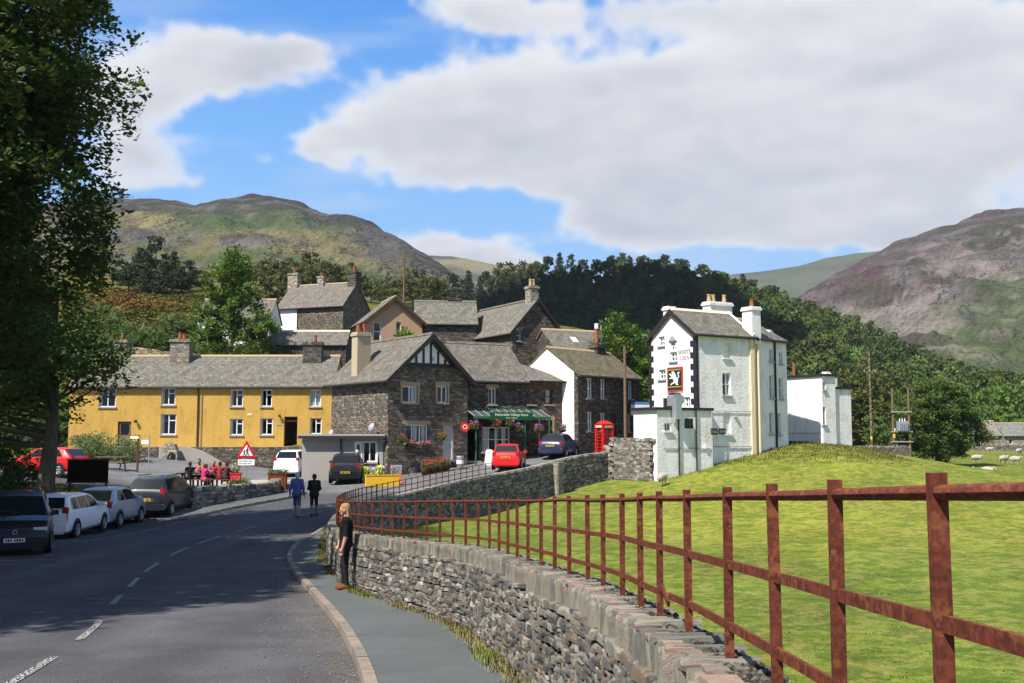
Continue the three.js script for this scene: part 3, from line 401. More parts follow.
function rubbleWall(name, label, pts, topY, botY, thick, seed, pal = stonePal) { // a short free-standing wall with real stones
  const t = thing(name, label, 'wall'), R = rng(seed), list = [];
  for (let k = 0; k + 1 < pts.length; k++) {
    const [x0, d0] = pts[k], [x1, d1] = pts[k + 1], L0 = Math.hypot(x1 - x0, d1 - d0), tx = (x1 - x0) / L0, tz = -(d1 - d0) / L0, nx = tz, nz = -tx;
    const ty = (s) => topY(lerp(x0, x1, s / L0), lerp(d0, d1, s / L0)) + (fbm(s * 1.5 + k * 9, seed, 2) - 0.5) * 0.14, by = (s) => botY(lerp(x0, x1, s / L0), lerp(d0, d1, s / L0)) - 0.15;
    const n = Math.max(4, Math.ceil(L0));
    part('wall_core', grid(3, n, (u, v, i) => { const s = v * L0, o = [-1, -1, 1, 1][i] * (thick / 2 - 0.06), y = [by(s), ty(s) - 0.08, ty(s) - 0.08, by(s)][i]; return [x0 + tx * s + nx * o, y, -d0 + tz * s + nz * o]; }), M.mortar, t);
    for (const side of [-1, 1]) for (let v = 0; v < 4.5;) { const h0 = lerp(0.07, 0.17, R()); for (let s = R() * 0.1; s < L0;) { const L = lerp(0.1, 0.42, R() ** 1.4), y = ty(s) - 0.12 - v; if (y > by(s) && s + L < L0 + 0.1) { const o = side * (thick / 2 - 0.07 + R() * 0.03); list.push({ m: I4(x0 + tx * (s + L / 2) + nx * o, y, -d0 + tz * (s + L / 2) + nz * o, tx, tz, 0, L, h0 * (0.85 + R() * 0.3), 0.16, (R() - 0.5) * 0.14), g: Math.floor(R() * 8), c: mul3(pal[Math.floor(R() * 5)], 0.75 + R() * 0.5) }); } s += L; } v += h0; }
    for (let s = 0; s < L0;) { const L = lerp(0.1, 0.35, R()); list.push({ m: I4(x0 + tx * (s + L / 2), ty(s) - 0.02, -d0 + tz * (s + L / 2), tx, tz, 0, L, 0.12 + R() * 0.08, thick + 0.04, (R() - 0.5) * 0.2), g: Math.floor(R() * 8), c: mul3(mul3(pal[Math.floor(R() * 5)], 1.2), 0.75 + R() * 0.5) }); s += L; }
  }
  instanced('rubble_stones', stoneGeo, list, M.stoneInst, t); return t;
}
rubbleWall('garden_wall', 'low dark rubble wall along the footway below the picnic tables', [[-17.6, 42.6], [-14.4, 46.4], [-12.0, 52.4], [-12.4, 55.0]], (x, d) => table([[42, 0.82], [52, 0.84], [56, 0.9]], d), (x, d) => hard(x, d), 0.45, 301);
rubbleWall('corner_wall', 'tall stone wall end joining the white inn beside the phone box', [[5.9, 65.4], [6.5, 64.9], [8.5, 62.3]], (x, d) => x < 6.2 ? 2.5 : 3.0, (x, d) => fieldY(x, d) - 0.2, 0.5, 302, stonePal.map((c) => mul3(c, 1.15)));

// ---------- the rusty railing ----------
{
  const rail = thing('railing', 'rusty iron railing of square posts and three rails on the roadside wall', 'railing');
  const gv = Array.from({ length: 9 }, (_, k) => { const q = uvBox(new THREE.BoxGeometry(0.032, 0.74, 0.032)), a = q.attributes.uv; for (let i = 0; i < a.count; i++) a.setXY(i, a.getX(i) + k * 0.137, a.getY(i) + k * 0.291); return q; }), R = rng(404), s0 = Wi(0.35).s, s1 = Wi(56.4).s, off = Wi(4.19).s;
  const spots = [0.75, 1.43, 2.11, 2.80, 3.47, 4.19, 5.04, 5.78, 6.40, 7.07, 7.85, 8.46, 9.2, 9.85].map((d) => Wi(d).s); while (spots[spots.length - 1] < s1 - 0.8) spots.push(spots[spots.length - 1] + 0.70 + (R() - 0.5) * 0.06);
  for (let i = 0; i < spots.length; i++) { const s = spots[i], w = Ws(s), m = part('post', gv[(i * 4) % 9], M.rust, rail); m.position.set(w.x, w.y + 0.32, w.z); m.rotation.set((R() - 0.5) * 0.03, Math.atan2(-w.tz, w.tx), (R() - 0.5) * 0.035); if (i > 55 && i % 9 === 0) m.scale.set(1.4, 1.05, 1.4); }
  const run = (h, a, b, wd, ht, round) => { const n = Math.max(8, Math.round((b - a) / 0.35)); const sec = round ? Array.from({ length: 9 }, (_, i) => [Math.cos(i / 4 * Math.PI) * wd / 2, Math.sin(i / 4 * Math.PI) * ht / 2]) : [[-wd / 2, -ht / 2], [-wd / 2, ht / 2], [wd / 2, ht / 2], [wd / 2, -ht / 2], [-wd / 2, -ht / 2]];
    const P = []; for (let i = 0; i <= n; i++) { const s = lerp(a, b, i / n), w = Ws(s), sag = (fbm(s * 0.9, h * 40, 2) - 0.5) * 0.018; P.push(sec.map(([o, y]) => [w.x + w.nx * o, w.y + h + sag + y, w.z + w.nz * o])); }
    const q = grid(sec.length - 1, n, (u, v, i, j) => [...P[j][i], i * 0.03, (b - a) * v]); return round ? q : q.toNonIndexed(); };
  const fix = (q) => { q.computeVertexNormals(); return q; };
  part('top_rail', run(0.652, s0, s1, 0.032, 0.032, true), M.rust, rail);
  part('middle_rail', fix(run(0.39, s0, s1, 0.014, 0.034)), M.rust, rail);
  const br = Wi(5.78).s;
  part('lower_rail', fix(run(0.145, s0, br - 0.26, 0.014, 0.034)), M.rust, rail);
  part('lower_rail', fix(run(0.145, br + 0.0, s1, 0.014, 0.034)), M.rust, rail);
  const a = Ws(br - 0.27), b = Ws(br - 0.42), c2 = Ws(br - 0.60);
  const bx = (p, q, y0, y1) => { const m = box(0.014, 0.034, 1); m.scale(1, 1, Math.hypot(p.x - q.x, y0 - y1, p.z - q.z)); const A = new THREE.Vector3(p.x, y0, p.z), B = new THREE.Vector3(q.x, y1, q.z); m.applyQuaternion(new THREE.Quaternion().setFromUnitVectors(new THREE.Vector3(0, 0, 1), B.clone().sub(A).normalize())); return m.translate((A.x + B.x) / 2, (A.y + B.y) / 2, (A.z + B.z) / 2); };
  part('broken_rail', merge([bx(Ws(br), Ws(br - 0.08), a.y + 0.15, a.y + 0.155), bx(Ws(br - 0.08), Ws(br - 0.24), a.y + 0.155, a.y + 0.10)]), M.rust, rail).userData.label = 'bent broken end of the lower rail';
}

// ---------- buildings ----------
// local frame of a building: x along its front to the right, y up, z out of the front; origin at the front left corner
function wallPoint(O, dir, px, py) { // where the ray through a pixel meets an upright wall: [distance along it, world y]
  const r = ray(px, py), den = dir[0] * r[2] - dir[1] * r[0]; // O + t*dir = k*r  (plan)
  const k = (dir[0] * O[1] - dir[1] * O[0]) / den, t = Math.abs(dir[0]) > Math.abs(dir[1]) ? (k * r[0] - O[0]) / dir[0] : (k * r[2] - O[1]) / dir[1];
  return [t, EYE + k * r[1]];
}
class Building {
  constructor(name, label, O, dir, y0, W, D, H, group) {
    const n = Math.hypot(...dir); this.dir = [dir[0] / n, dir[1] / n]; this.O = O; this.y0 = y0; this.W = W; this.D = D; this.H = H;
    this.o = thing(name, label, 'building', [O[0], y0, O[1]], Math.atan2(-this.dir[1], this.dir[0]), group);
    const [a, b] = this.dir, back = [b, -a]; // (z out) = (-b, a) rotated; back is away from the front
    this.sides = {
      front: { m: new THREE.Matrix4(), O, dir: this.dir, L: W },
      right: { m: new THREE.Matrix4().makeRotationY(Math.PI / 2).setPosition(W, 0, 0), O: [O[0] + a * W, O[1] + b * W], dir: back, L: D },
      left: { m: new THREE.Matrix4().makeRotationY(-Math.PI / 2).setPosition(0, 0, -D), O: [O[0] + back[0] * D, O[1] + back[1] * D], dir: [-back[0], -back[1]], L: D },
      back: { m: new THREE.Matrix4().makeRotationY(Math.PI).setPosition(W, 0, -D), O: [0, 0], dir: [1, 0], L: W },
    };
    this.open = { front: [], right: [], left: [], back: [] };
  }
  rect(side, [x0, y0, x1, y1]) { const s = this.sides[side], yc = (y0 + y1) / 2, xc = (x0 + x1) / 2; const a = wallPoint(s.O, s.dir, x0, yc)[0], b = wallPoint(s.O, s.dir, x1, yc)[0], t = wallPoint(s.O, s.dir, xc, y0)[1] - this.y0, q = wallPoint(s.O, s.dir, xc, y1)[1] - this.y0; return [Math.min(a, b), q, Math.max(a, b), t]; }
  win(side, px, o = {}) { const r = o.m ? px : this.rect(side, px); this.open[side].push({ r, o }); return r; }
  walls(mats, gable, rise, t = 0.35) { // gable: 'x' ridge along the front, 'z' ridge front to back, '' none
    for (const side of ['front', 'right', 'left', 'back']) {
      const s = this.sides[side], end = side === 'left' || side === 'right', a = end ? t : 0, b = s.L - a, H = this.H;
      const peak = (gable === 'x' && end) || (gable === 'z' && !end);
      const slope = peak ? rise / (s.L / 2) : 0;
      const pts = peak ? [[a, 0], [b, 0], [b, H + slope * a], [s.L / 2, H + rise], [a, H + slope * a]] : [[a, 0], [b, 0], [b, H], [a, H]];
      const holes = this.open[side].filter((w) => !w.o.flatOnly).map(({ r }) => [[r[0], r[1]], [r[2], r[1]], [r[2], r[3]], [r[0], r[3]]]);
      const g = slab(pts, t, holes).translate(0, 0, -t);
      part('wall', uvBox(g).applyMatrix4(s.m), mats[side] || mats.all, this.o);
      for (const w of this.open[side]) this.opening(s.m, w.r, w.o, t);
    }
    // floor slabs and a back room wall keep the inside dark
    part('floor', box(this.W - 2 * t - 0.02, 0.2, this.D - 2 * t - 0.02, this.W / 2, 0.25, -this.D / 2), M.wood, this.o);
    part('ceiling', box(this.W - 2 * t - 0.02, 0.1, this.D - 2 * t - 0.02, this.W / 2, this.H - 0.06, -this.D / 2), M.concrete, this.o);
    if (this.H > 4) part('floor', box(this.W - 2 * t - 0.02, 0.15, this.D - 2 * t - 0.02, this.W / 2, this.H * 0.52, -this.D / 2), M.wood, this.o);
  }
  opening(m, [u0, y0, u1, y1], o, t) {
    const w = u1 - u0, h = y1 - y0, fm = o.frame || M.upvc, fw = o.fw || Math.min(0.075, w * 0.12), z = -(o.set ?? 0.14), bars = [];
    const bar = (a, b, c, d) => bars.push(box(c - a, d - b, 0.07, (a + c) / 2, (b + d) / 2, z));
    bar(u0, y0, u1, y0 + fw); bar(u0, y1 - fw, u1, y1); bar(u0, y0 + fw, u0 + fw, y1 - fw); bar(u1 - fw, y0 + fw, u1, y1 - fw);
    if (o.door) {
      const d = part('door', merge(bars).applyMatrix4(m), fm, this.o);
      if (!o.openDoor) { const leaf = part('door_leaf', uvBox(slab([[u0 + fw, y0 + 0.02], [u1 - fw, y0 + 0.02], [u1 - fw, y1 - fw], [u0 + fw, y1 - fw]], 0.05, o.glazed ? [[[u0 + fw + 0.1, y0 + h * 0.45], [u1 - fw - 0.1, y0 + h * 0.45], [u1 - fw - 0.1, y1 - fw - 0.12], [u0 + fw + 0.1, y1 - fw - 0.12]]] : []).translate(0, 0, z - 0.04)).applyMatrix4(m), o.leaf || fm, d); leaf.name = 'door_leaf'; part('handle', box(0.12, 0.03, 0.05, u1 - fw - 0.12, y0 + h * 0.48, z + 0.04).applyMatrix4(m), M.steel, d); }
      if (o.glazed) part('pane', new THREE.PlaneGeometry(w - 2 * fw - 0.2, h * 0.5).translate((u0 + u1) / 2, y0 + h * 0.68, z - 0.02).applyMatrix4(m), M.glass, d);
      if (o.lintel) part('lintel', box(w + 0.3, 0.2, 0.1, (u0 + u1) / 2, y1 + 0.1, -0.03).applyMatrix4(m), o.lintel, d);
      part('door_step', box(w + 0.2, 0.12, 0.3, (u0 + u1) / 2, y0 - 0.05, 0.12).applyMatrix4(m), M.concrete, d);
      return d;
    }
    const nc = o.cols ?? 2, nr = o.rows ?? 1, panes = [];
    for (let i = 1; i < nc; i++) { const u = lerp(u0, u1, i / nc); bar(u - fw * 0.4, y0 + fw, u + fw * 0.4, y1 - fw); }
    const xs = Array.from({ length: nc + 1 }, (_, i) => lerp(u0, u1, i / nc));
    for (let i = 0; i < nc; i++) { if (o.top === 'right' && i === nc - 1) { const y = y1 - h * 0.32; bar(xs[i] + fw * 0.4, y - fw * 0.4, xs[i + 1] - fw * 0.6, y + fw * 0.4); } for (let j = 1; j < nr; j++) { const y = lerp(y0, y1, j / nr); bar(xs[i] + fw * 0.4, y - fw * 0.35, xs[i + 1] - fw * 0.4, y + fw * 0.35); } }
    const wi = part('window', merge(bars).applyMatrix4(m), fm, this.o);
    for (let i = 0; i < nc; i++) for (let j = 0; j < nr; j++) part('pane', new THREE.PlaneGeometry(w / nc, h / nr).translate(lerp(u0, u1, (i + 0.5) / nc), lerp(y0, y1, (j + 0.5) / nr), z - 0.012).applyMatrix4(m), o.blind ? (o.blindMat || M.white) : M.glass, wi);
    if (!o.noSill) part('sill', box(w + 0.16, 0.09, 0.2, (u0 + u1) / 2, y0 - 0.045, 0.0).applyMatrix4(m), o.sill || M.concrete, wi);
    if (o.lintel) part('lintel', box(w + 0.34, 0.24, 0.1, (u0 + u1) / 2, y1 + 0.12, -0.03).applyMatrix4(m), o.lintel, wi);
    if (o.jambs) for (const u of [u0 - 0.07, u1 + 0.07]) part('jamb', box(0.14, h, 0.1, u, (y0 + y1) / 2, -0.032).applyMatrix4(m), o.jambs, wi);
    if (o.curtain) for (const [a, b] of o.curtain) part('curtain', curtainGeo(lerp(u0, u1, a), lerp(u0, u1, b), y0, y1).translate(0, 0, z - 0.12).applyMatrix4(m), M.curtain, wi);
    return wi;
  }
  roof(axis, rise, over, mat, o = {}) { // axis 'x': ridge along the front
    const th = o.th || 0.13, L = (axis === 'x' ? this.W : this.D) + 2 * (o.verge ?? 0.12) - (o.cut || 0), half = (axis === 'x' ? this.D : this.W) / 2, k = rise / half, e = over, yb = 0.02;
    const pts = [[-half - e, -k * e + yb], [0, rise + yb], [half + e, -k * e + yb], [half + e, -k * e + yb + th], [0, rise + yb + th * 1.15], [-half - e, -k * e + yb + th]];
    const g = slab(pts, L); g.computeVertexNormals(); g.translate(0, 0, -L / 2 + (o.shift || 0));
    const p = g.attributes.position, uv = new Float32Array(p.count * 2), sl = Math.hypot(1, k) / (k || 1); for (let i = 0; i < p.count; i++) { uv[2 * i] = p.getZ(i) + this.W * 3.3; uv[2 * i + 1] = p.getY(i) * sl; } g.setAttribute('uv', new THREE.BufferAttribute(uv, 2));
    const m = new THREE.Matrix4(); if (axis === 'x') m.makeRotationY(Math.PI / 2);
    m.setPosition(this.W / 2, this.H, -this.D / 2); g.applyMatrix4(m);
    const r = part('roof', g, mat, this.o);
    const cap = o.ridge === null ? null : part('ridge_tiles', uvBox(slab([[-0.16, -0.1], [-0.03, 0.06], [0.03, 0.06], [0.16, -0.1], [0.13, -0.12], [0, 0.0], [-0.13, -0.12]], L - 0.02).translate(0, rise + yb + th * 1.15 + 0.02, -L / 2 + 0.01 + (o.shift || 0))).applyMatrix4(m), o.ridge || M.sandstone, r);
    if (o.barge) { for (const s of [-1, 1]) for (const zz of [L / 2 + 0.003, -L / 2 - 0.043]) part('bargeboard', uvBox(slab([[0, rise - 0.2], [0, rise + yb + th], [s * (half + e), -k * e + yb + th - 0.01], [s * (half + e), -k * e + yb - 0.16]].map((q) => [q[0], q[1]]), 0.04).translate(0, 0, zz + (o.shift || 0))).applyMatrix4(m), o.barge, r); }
    if (o.gutter !== false) for (const s of [-1, 1]) part('gutter', tubeGeo(half + e + 0.05, -k * e + yb + 0.02, L - 0.06, s, o.shift || 0).applyMatrix4(m), M.black, r);
    return r;
  }
  chimney(x, z, y0, y1, w, d, mat, pots = [], potMat = M.terracotta, potH = 0.5) {
    const c = part('chimney', uvBox(merge([box(w, y1 - y0, d, x, (y0 + y1) / 2, z), box(w + 0.16, 0.14, d + 0.16, x, y1 - 0.02, z), box(w + 0.06, 0.12, d + 0.06, x, y1 + 0.10, z)])), mat, this.o);
    for (const [px, pz = 0, ph = potH] of pots) part('chimney_pot', lathe([[0.01, 0.02], [0.15, 0], [0.145, ph * 0.2], [0.115, ph * 0.85], [0.14, ph * 0.86], [0.14, ph], [0.10, ph], [0.09, ph * 0.6]], 12).translate(x + px, y1 + 0.15, z + pz), potMat, c);
    return c;
  }
  pipe(side, u, y0, y1, mat = M.black, r = 0.05) { return part('drainpipe', cyl(r, r, y1 - y0, u, (y0 + y1) / 2, 0.08, 8).applyMatrix4(this.sides[side].m), mat, this.o); }
  add(name, geo, mat, side = 'front') { return part(name, (Array.isArray(geo) ? merge(geo) : geo).applyMatrix4(this.sides[side].m), mat, this.o); }
}
function tubeGeo(u, y, L, s, sh0) { return new THREE.CylinderGeometry(0.06, 0.06, L, 8).rotateX(Math.PI / 2).translate(s * u, y, sh0); }
function curtainGeo(u0, u1, y0, y1) { const n = 14; return grid(n, 1, (u, v) => [lerp(u0, u1, u), lerp(y1, y0, v), Math.sin(u * 19) * 0.025]); }
const worldY = (py, d) => Yp(py, d);

// --- yellow cottages ---
{
  const d = 78, b = new Building('yellow_cottages', 'row of ochre yellow rendered cottages with a long grey slate roof', [X(70, d), -d], [1, 0], 1.5, X(332, d) - X(70, d), 6, Yp(386, d) - 1.5);
  const o = { top: 'right', sill: M.concrete, curtain: [[0.0, 0.16], [0.86, 1]] };
  for (const r of [[99, 388, 116, 407], [161.3, 388, 175.4, 405], [160.7, 413.8, 176.2, 434.5], [230.5, 389.5, 243, 406.5], [260.8, 389.5, 272, 406.5], [230, 418.5, 243, 435], [260.2, 418, 272.8, 434.8], [310, 418, 321.6, 434]]) b.win('front', r, o);
  b.win('front', [309.5, 389.5, 321, 406.5], { ...o, curtain: [[0.02, 0.45], [0.52, 0.97]] });
  b.win('front', [117.5, 421.5, 131, 446], { door: true, frame: M.woodDark, leaf: M.wood, glazed: true });
  b.win('front', [284, 416.6, 297.3, 446.5], { door: true, openDoor: true, frame: M.woodDark, set: 0.25 });
  b.walls({ all: M.yellow }, 'x', 2.35);
  b.roof('x', 2.35, 0.22, M.slate, { ridge: M.sandstone });
  const wx = (px) => X(px, 81) - X(70, d), ch = [withTex(T.stoneLight, { bumpScale: 0.04, color: C(1.15, 1.12, 1.05) })];
  b.chimney(wx(121), -3, b.H + 1.6, Yp(342, 81) - 1.5, 0.95, 0.8, ch[0], [[0, 0, 0.55]]);
  b.chimney(wx(182), -2.6, b.H + 1.2, Yp(342, 81) - 1.5, 1.5, 1.0, ch[0], [[-0.12, 0, 0.55], [0.2, 0, 0.45]]);
  b.chimney(wx(313.5), -2.6, b.H + 1.2, Yp(345, 81) - 1.5, 1.45, 0.9, withTex(T.stoneDark, { bumpScale: 0.04, color: C(1.3, 1.3, 1.25) }), [[0.15, 0, 0.6]]);
  const u198 = X(198.7, d) - X(70, d); b.pipe('front', u198, 0.5, b.H - 0.1); b.pipe('front', u198 + 0.25, 0.5, b.H - 0.6, M.sandstone, 0.03);
  const lamp = b.add('wall_lamp', [box(0.05, 0.16, 0.1, X(137.5, d) - X(70, d), Yp(421, d) - 1.5, 0.05), box(0.16, 0.2, 0.16, X(137.5, d) - X(70, d), Yp(421.5, d) - 1.5, 0.22)], M.black);
  b.add('wall_lamp', [box(0.05, 0.14, 0.1, X(280.5, d) - X(70, d), Yp(416, d) - 1.5, 0.05), box(0.14, 0.18, 0.14, X(280.5, d) - X(70, d), Yp(416, d) - 1.5, 0.2)], M.black);
  b.add('name_plate', [box(0.4, 0.12, 0.03, X(279.5, d) - X(70, d), Yp(424.5, d) - 1.5, 0.016)], M.lead);
  b.add('vent_plate', [box(0.35, 0.14, 0.03, X(250.5, d) - X(70, d), Yp(414.5, d) - 1.5, 0.016)], M.cream);
}
// retaining wall, ramp and steps before the cottages
{
  const d = 74.2, r = thing('retaining_wall', 'rubble retaining wall with a grey rendered ramp below the yellow cottages', 'wall');
  const xa = X(96, d), xb = X(305, d), yt = Yp(447, d), g0 = (x) => hard(x, d) - 0.4;
  part('stone_face', uvBox(slab([[xa, 0.2], [xb, 0.2], [xb, yt], [xa, yt]], 0.5).translate(0, 0, -d - 0.5)), withTex(T.stoneDark, { bumpScale: 0.06, color: C(1.5, 1.42, 1.3) }), r);
  part('terrace_top', box(X(335, 76) - xa, 0.2, 4.0, (xa + X(335, 76)) / 2, yt - 0.13, -76.6), M.concrete, r);
  part('ramp_face', uvBox(slab([[X(163, d), 0.2], [X(246, d), 0.2], [X(246, d), Yp(474, d)], [X(205, d), Yp(447.5, d) - 0.25], [X(190, d), yt + 0.03], [X(163, d), yt + 0.03]], 0.5).translate(0, 0, -d + 0.0)), M.greyRender, r);
  const st = []; for (let i = 0; i < 8; i++) { const y = lerp(Yp(474, d), yt, (i + 1) / 8); part('step', uvBox(chamfered(0.32, 0.2, 1.6, 0.03).translate(X(303, d) + i * 0.29, y - 0.1, -d + 0.2)), M.concrete, r); }
  part('stair_wall', uvBox(slab([[X(301, d), 0.2], [X(329, d), 0.2], [X(329, d), yt - 0.1], [X(306, d), yt + 0.1], [X(301, d), Yp(462, d)]], 0.3).translate(0, 0, -d - 0.95)), withTex(T.stoneDark, { bumpScale: 0.06, color: C(1.5, 1.42, 1.3) }), r);
  for (const [a, b2] of [[304, 448], [312, 455], [321, 464]]) part('handrail_post', cyl(0.03, 0.03, 0.95, X(a, d), Yp(b2, d), -d + 0.9, 6), M.steel, r);
  part('handrail', tube([X(303, d), Yp(444, d), -d + 0.9], [X(322, d), Yp(460, d), -d + 0.9], 0.03), M.steel, r);
  // arched stone trough niche
  part('niche', uvBox(slab([[0, 0], [1.05, 0], [1.05, 1.3], [0.85, 1.8], [0.45, 1.95], [0.1, 1.75], [0, 1.2]], 0.5, [[[0.35, 0.1], [0.95, 0.1], [0.95, 1.0], [0.75, 1.25], [0.5, 1.2], [0.35, 0.9]]]).translate(X(164.5, 73), Yp(470, 73), -73.4)), M.stoneLight, r);
}
// --- lean-to shop between cottages and gabled house ---
{
  const d = 62.3, x0 = X(303, d), b = new Building('lean_to', 'flat roofed grey lean-to with open white glazed doors behind the dark estate car', [x0, -d], [1, 0.0], 0.2, -7.7 - x0, 4.2, Yp(437.5, d) - 0.2);
  b.win('front', [354, 441.5, 362, 466], { door: true, glazed: true, set: 0.1 }); b.win('front', [362.5, 441.5, 376.5, 462], { cols: 2, rows: 1, set: 0.1, frame: M.upvc }); b.win('front', [376.5, 440.5, 386, 467], { cols: 2, rows: 1, set: 0.04 });
  b.walls({ all: M.greyRender }, '', 0, 0.25);
  part('roof', box(b.W + 0.3, 0.2, 4.4, b.W / 2, b.H + 0.1, -1.8), M.lead, b.o); part('fascia', box(b.W + 0.32, 0.16, 0.05, b.W / 2, b.H + 0.02, 0.43), M.black, b.o);
  b.pipe('front', X(342, d) - x0, 0, b.H, M.black);
}
// --- gabled stone house with the half-timbered gable ---
const shopDir = [0.8, -0.6], shopO = [-7.4, -62];
{
  const b = new Building('gabled_house', 'dark slate stone house with black and white timbered gable and tall cream chimney', shopO, shopDir, 0.3, 5.75, 7.3, 6.42);
  const L = M.sandstone;
  b.win('front', [402.5, 386, 417.5, 403], { cols: 2, top: 'x', lintel: L, sill: L, jambs: L, curtain: [[0.7, 1]] }); b.win('front', [437.5, 386, 447.5, 403], { cols: 2, lintel: L, sill: L, jambs: L });
  b.win('front', [405, 424.5, 428, 443.5], { cols: 3, lintel: L, sill: L, curtain: [[0.45, 0.6], [0.8, 0.95]] });
  b.win('front', [443, 426, 453.5, 460], { door: true, frame: M.upvc, leaf: flat(0.42, 0.43, 0.44), lintel: M.wood, glazed: false });
  b.walls({ all: M.stoneMid }, 'z', 2.6);
  b.roof('z', 2.6, 0.38, M.slateFine, { verge: 0.45, barge: M.black, ridge: M.slateFine });
  b.chimney(0.62, -4.55, 6.2, Yp(335, 66) - 0.3, 0.95, 0.75, M.chimney, [[-0.22, 0, 0.6], [0.2, 0, 0.55]], M.terracotta);
  // timbered gable: white panels between black posts
  const y = 7.35, base = b.add('gable_panel', uvBox(slab([[1.4, y], [4.35, y], [2.875, y + 1.35]], 0.05).translate(0, 0, 0.003)), M.upvc);
  for (const [u, h] of [[1.9, 0.45], [2.42, 0.9], [2.95, 1.25], [3.48, 0.78], [4.0, 0.3]]) b.add('timber', box(0.13, h, 0.05, u, y + h / 2, 0.085), M.black);
  b.add('timber', box(3.6, 0.2, 0.1, 2.875, y - 0.1, 0.06), M.black);
  b.add('satellite_dish', uvBox(new THREE.SphereGeometry(0.36, 12, 6, 0, 6.3, 0, 0.9).rotateX(1.2).translate(6.2, 3.35, 0.3)), M.lead, 'left');
  const dish = b.add('satellite_dish', uvBox(new THREE.SphereGeometry(0.34, 12, 6, 0, 6.3, 0, 0.9).rotateX(1.2).translate(0.9, 3.0, 0.3)), M.lead, 'left');
  b.add('gable_lamp', new THREE.SphereGeometry(0.13, 10, 8).translate(3.15, y + 0.28, 0.2), M.upvc);
}
// --- the village shop with its glazed canopy ---
const cafeDir = [0.9, -0.436], cafeO = [-3.02, -65.9];
{
  const y0 = 1.0, b = new Building('village_shop', 'dark stone village shop with green glazed canopy and hanging baskets', cafeO, cafeDir, y0, 4.55, 6.2, Yp(379, 66) - 1.0);
  const t = cafeDir, L = M.sandstone;
  b.win('front', [488.6, 388, 496.2, 404.5], { cols: 2, top: 'x', frame: M.upvc, lintel: L, sill: L });
  b.win('front', [482, 427, 510, 452], { cols: 4, rows: 2, frame: M.upvc, curtain: [[0.1, 0.3], [0.5, 0.62], [0.75, 0.9]] });
  b.win('front', [467, 428, 479, 461], { door: true, openDoor: true, frame: M.woodDark });
  b.walls({ all: M.stoneDark }, 'x', 2.45); b.roof('x', 2.45, 0.3, M.slateFine, { verge: 0.05, ridge: M.slateFine });
  // canopy: sloping glazing bars and panes on posts, with the green sign board
  const yo = Yp(409, 66) - y0, yf = Yp(417.5, 64.4) - y0, c0 = 0.0, c1 = 5.4, dep = 1.5;
  const can = part('canopy', merge([box(c1 - c0, 0.14, 0.1, (c0 + c1) / 2, yf, dep), box(c1 - c0, 0.12, 0.1, (c0 + c1) / 2, yo, 0.06)]), M.green, b.o);
  for (let i = 0; i <= 10; i++) { const u = lerp(c0 + 0.05, c1 - 0.05, i / 10); part('glazing_bar', tube([u, yo + 0.02, 0.08], [u, yf + 0.1, dep], 0.022, 0.022, 4), M.lead, can); }
  const cg = grid(1, 1, (u, v) => [lerp(c0, c1, u), lerp(yo, yf + 0.07, 1 - v) - 0.01, lerp(0.08, dep, 1 - v)]); part('canopy_glazing', cg, flat(0.06, 0.085, 0.075, { roughness: 0.25 }), can);
  for (const u of [0.15, 3.55, 5.3]) part('canopy_post', cyl(0.06, 0.06, yf - 0.3, u, (yf + 0.3) / 2, dep, 8), M.green, can);
  const cv = document.createElement('canvas'); cv.width = 512; cv.height = 80; const x = cv.getContext('2d'); x.fillStyle = '#0b4a2a'; x.fillRect(0, 0, 512, 80); x.fillStyle = '#e8e8dc'; x.textAlign = 'center'; x.font = 'bold 34px serif'; x.fillText('Patterdale Village Store', 256, 36); x.font = '26px serif'; x.fillText('Post Office', 256, 68);
  const ct = new THREE.CanvasTexture(cv); ct.colorSpace = THREE.SRGBColorSpace;
  part('sign_board', merge([box(3.0, 0.5, 0.05, 2.55, yf + 0.1, dep + 0.1)]), M.green, can); part('sign_lettering', new THREE.PlaneGeometry(2.94, 0.46).translate(2.55, yf + 0.1, dep + 0.129), std({ map: ct, roughness: 0.6 }), can);
  b.pipe('front', 0.12, 0.4, b.H);
}
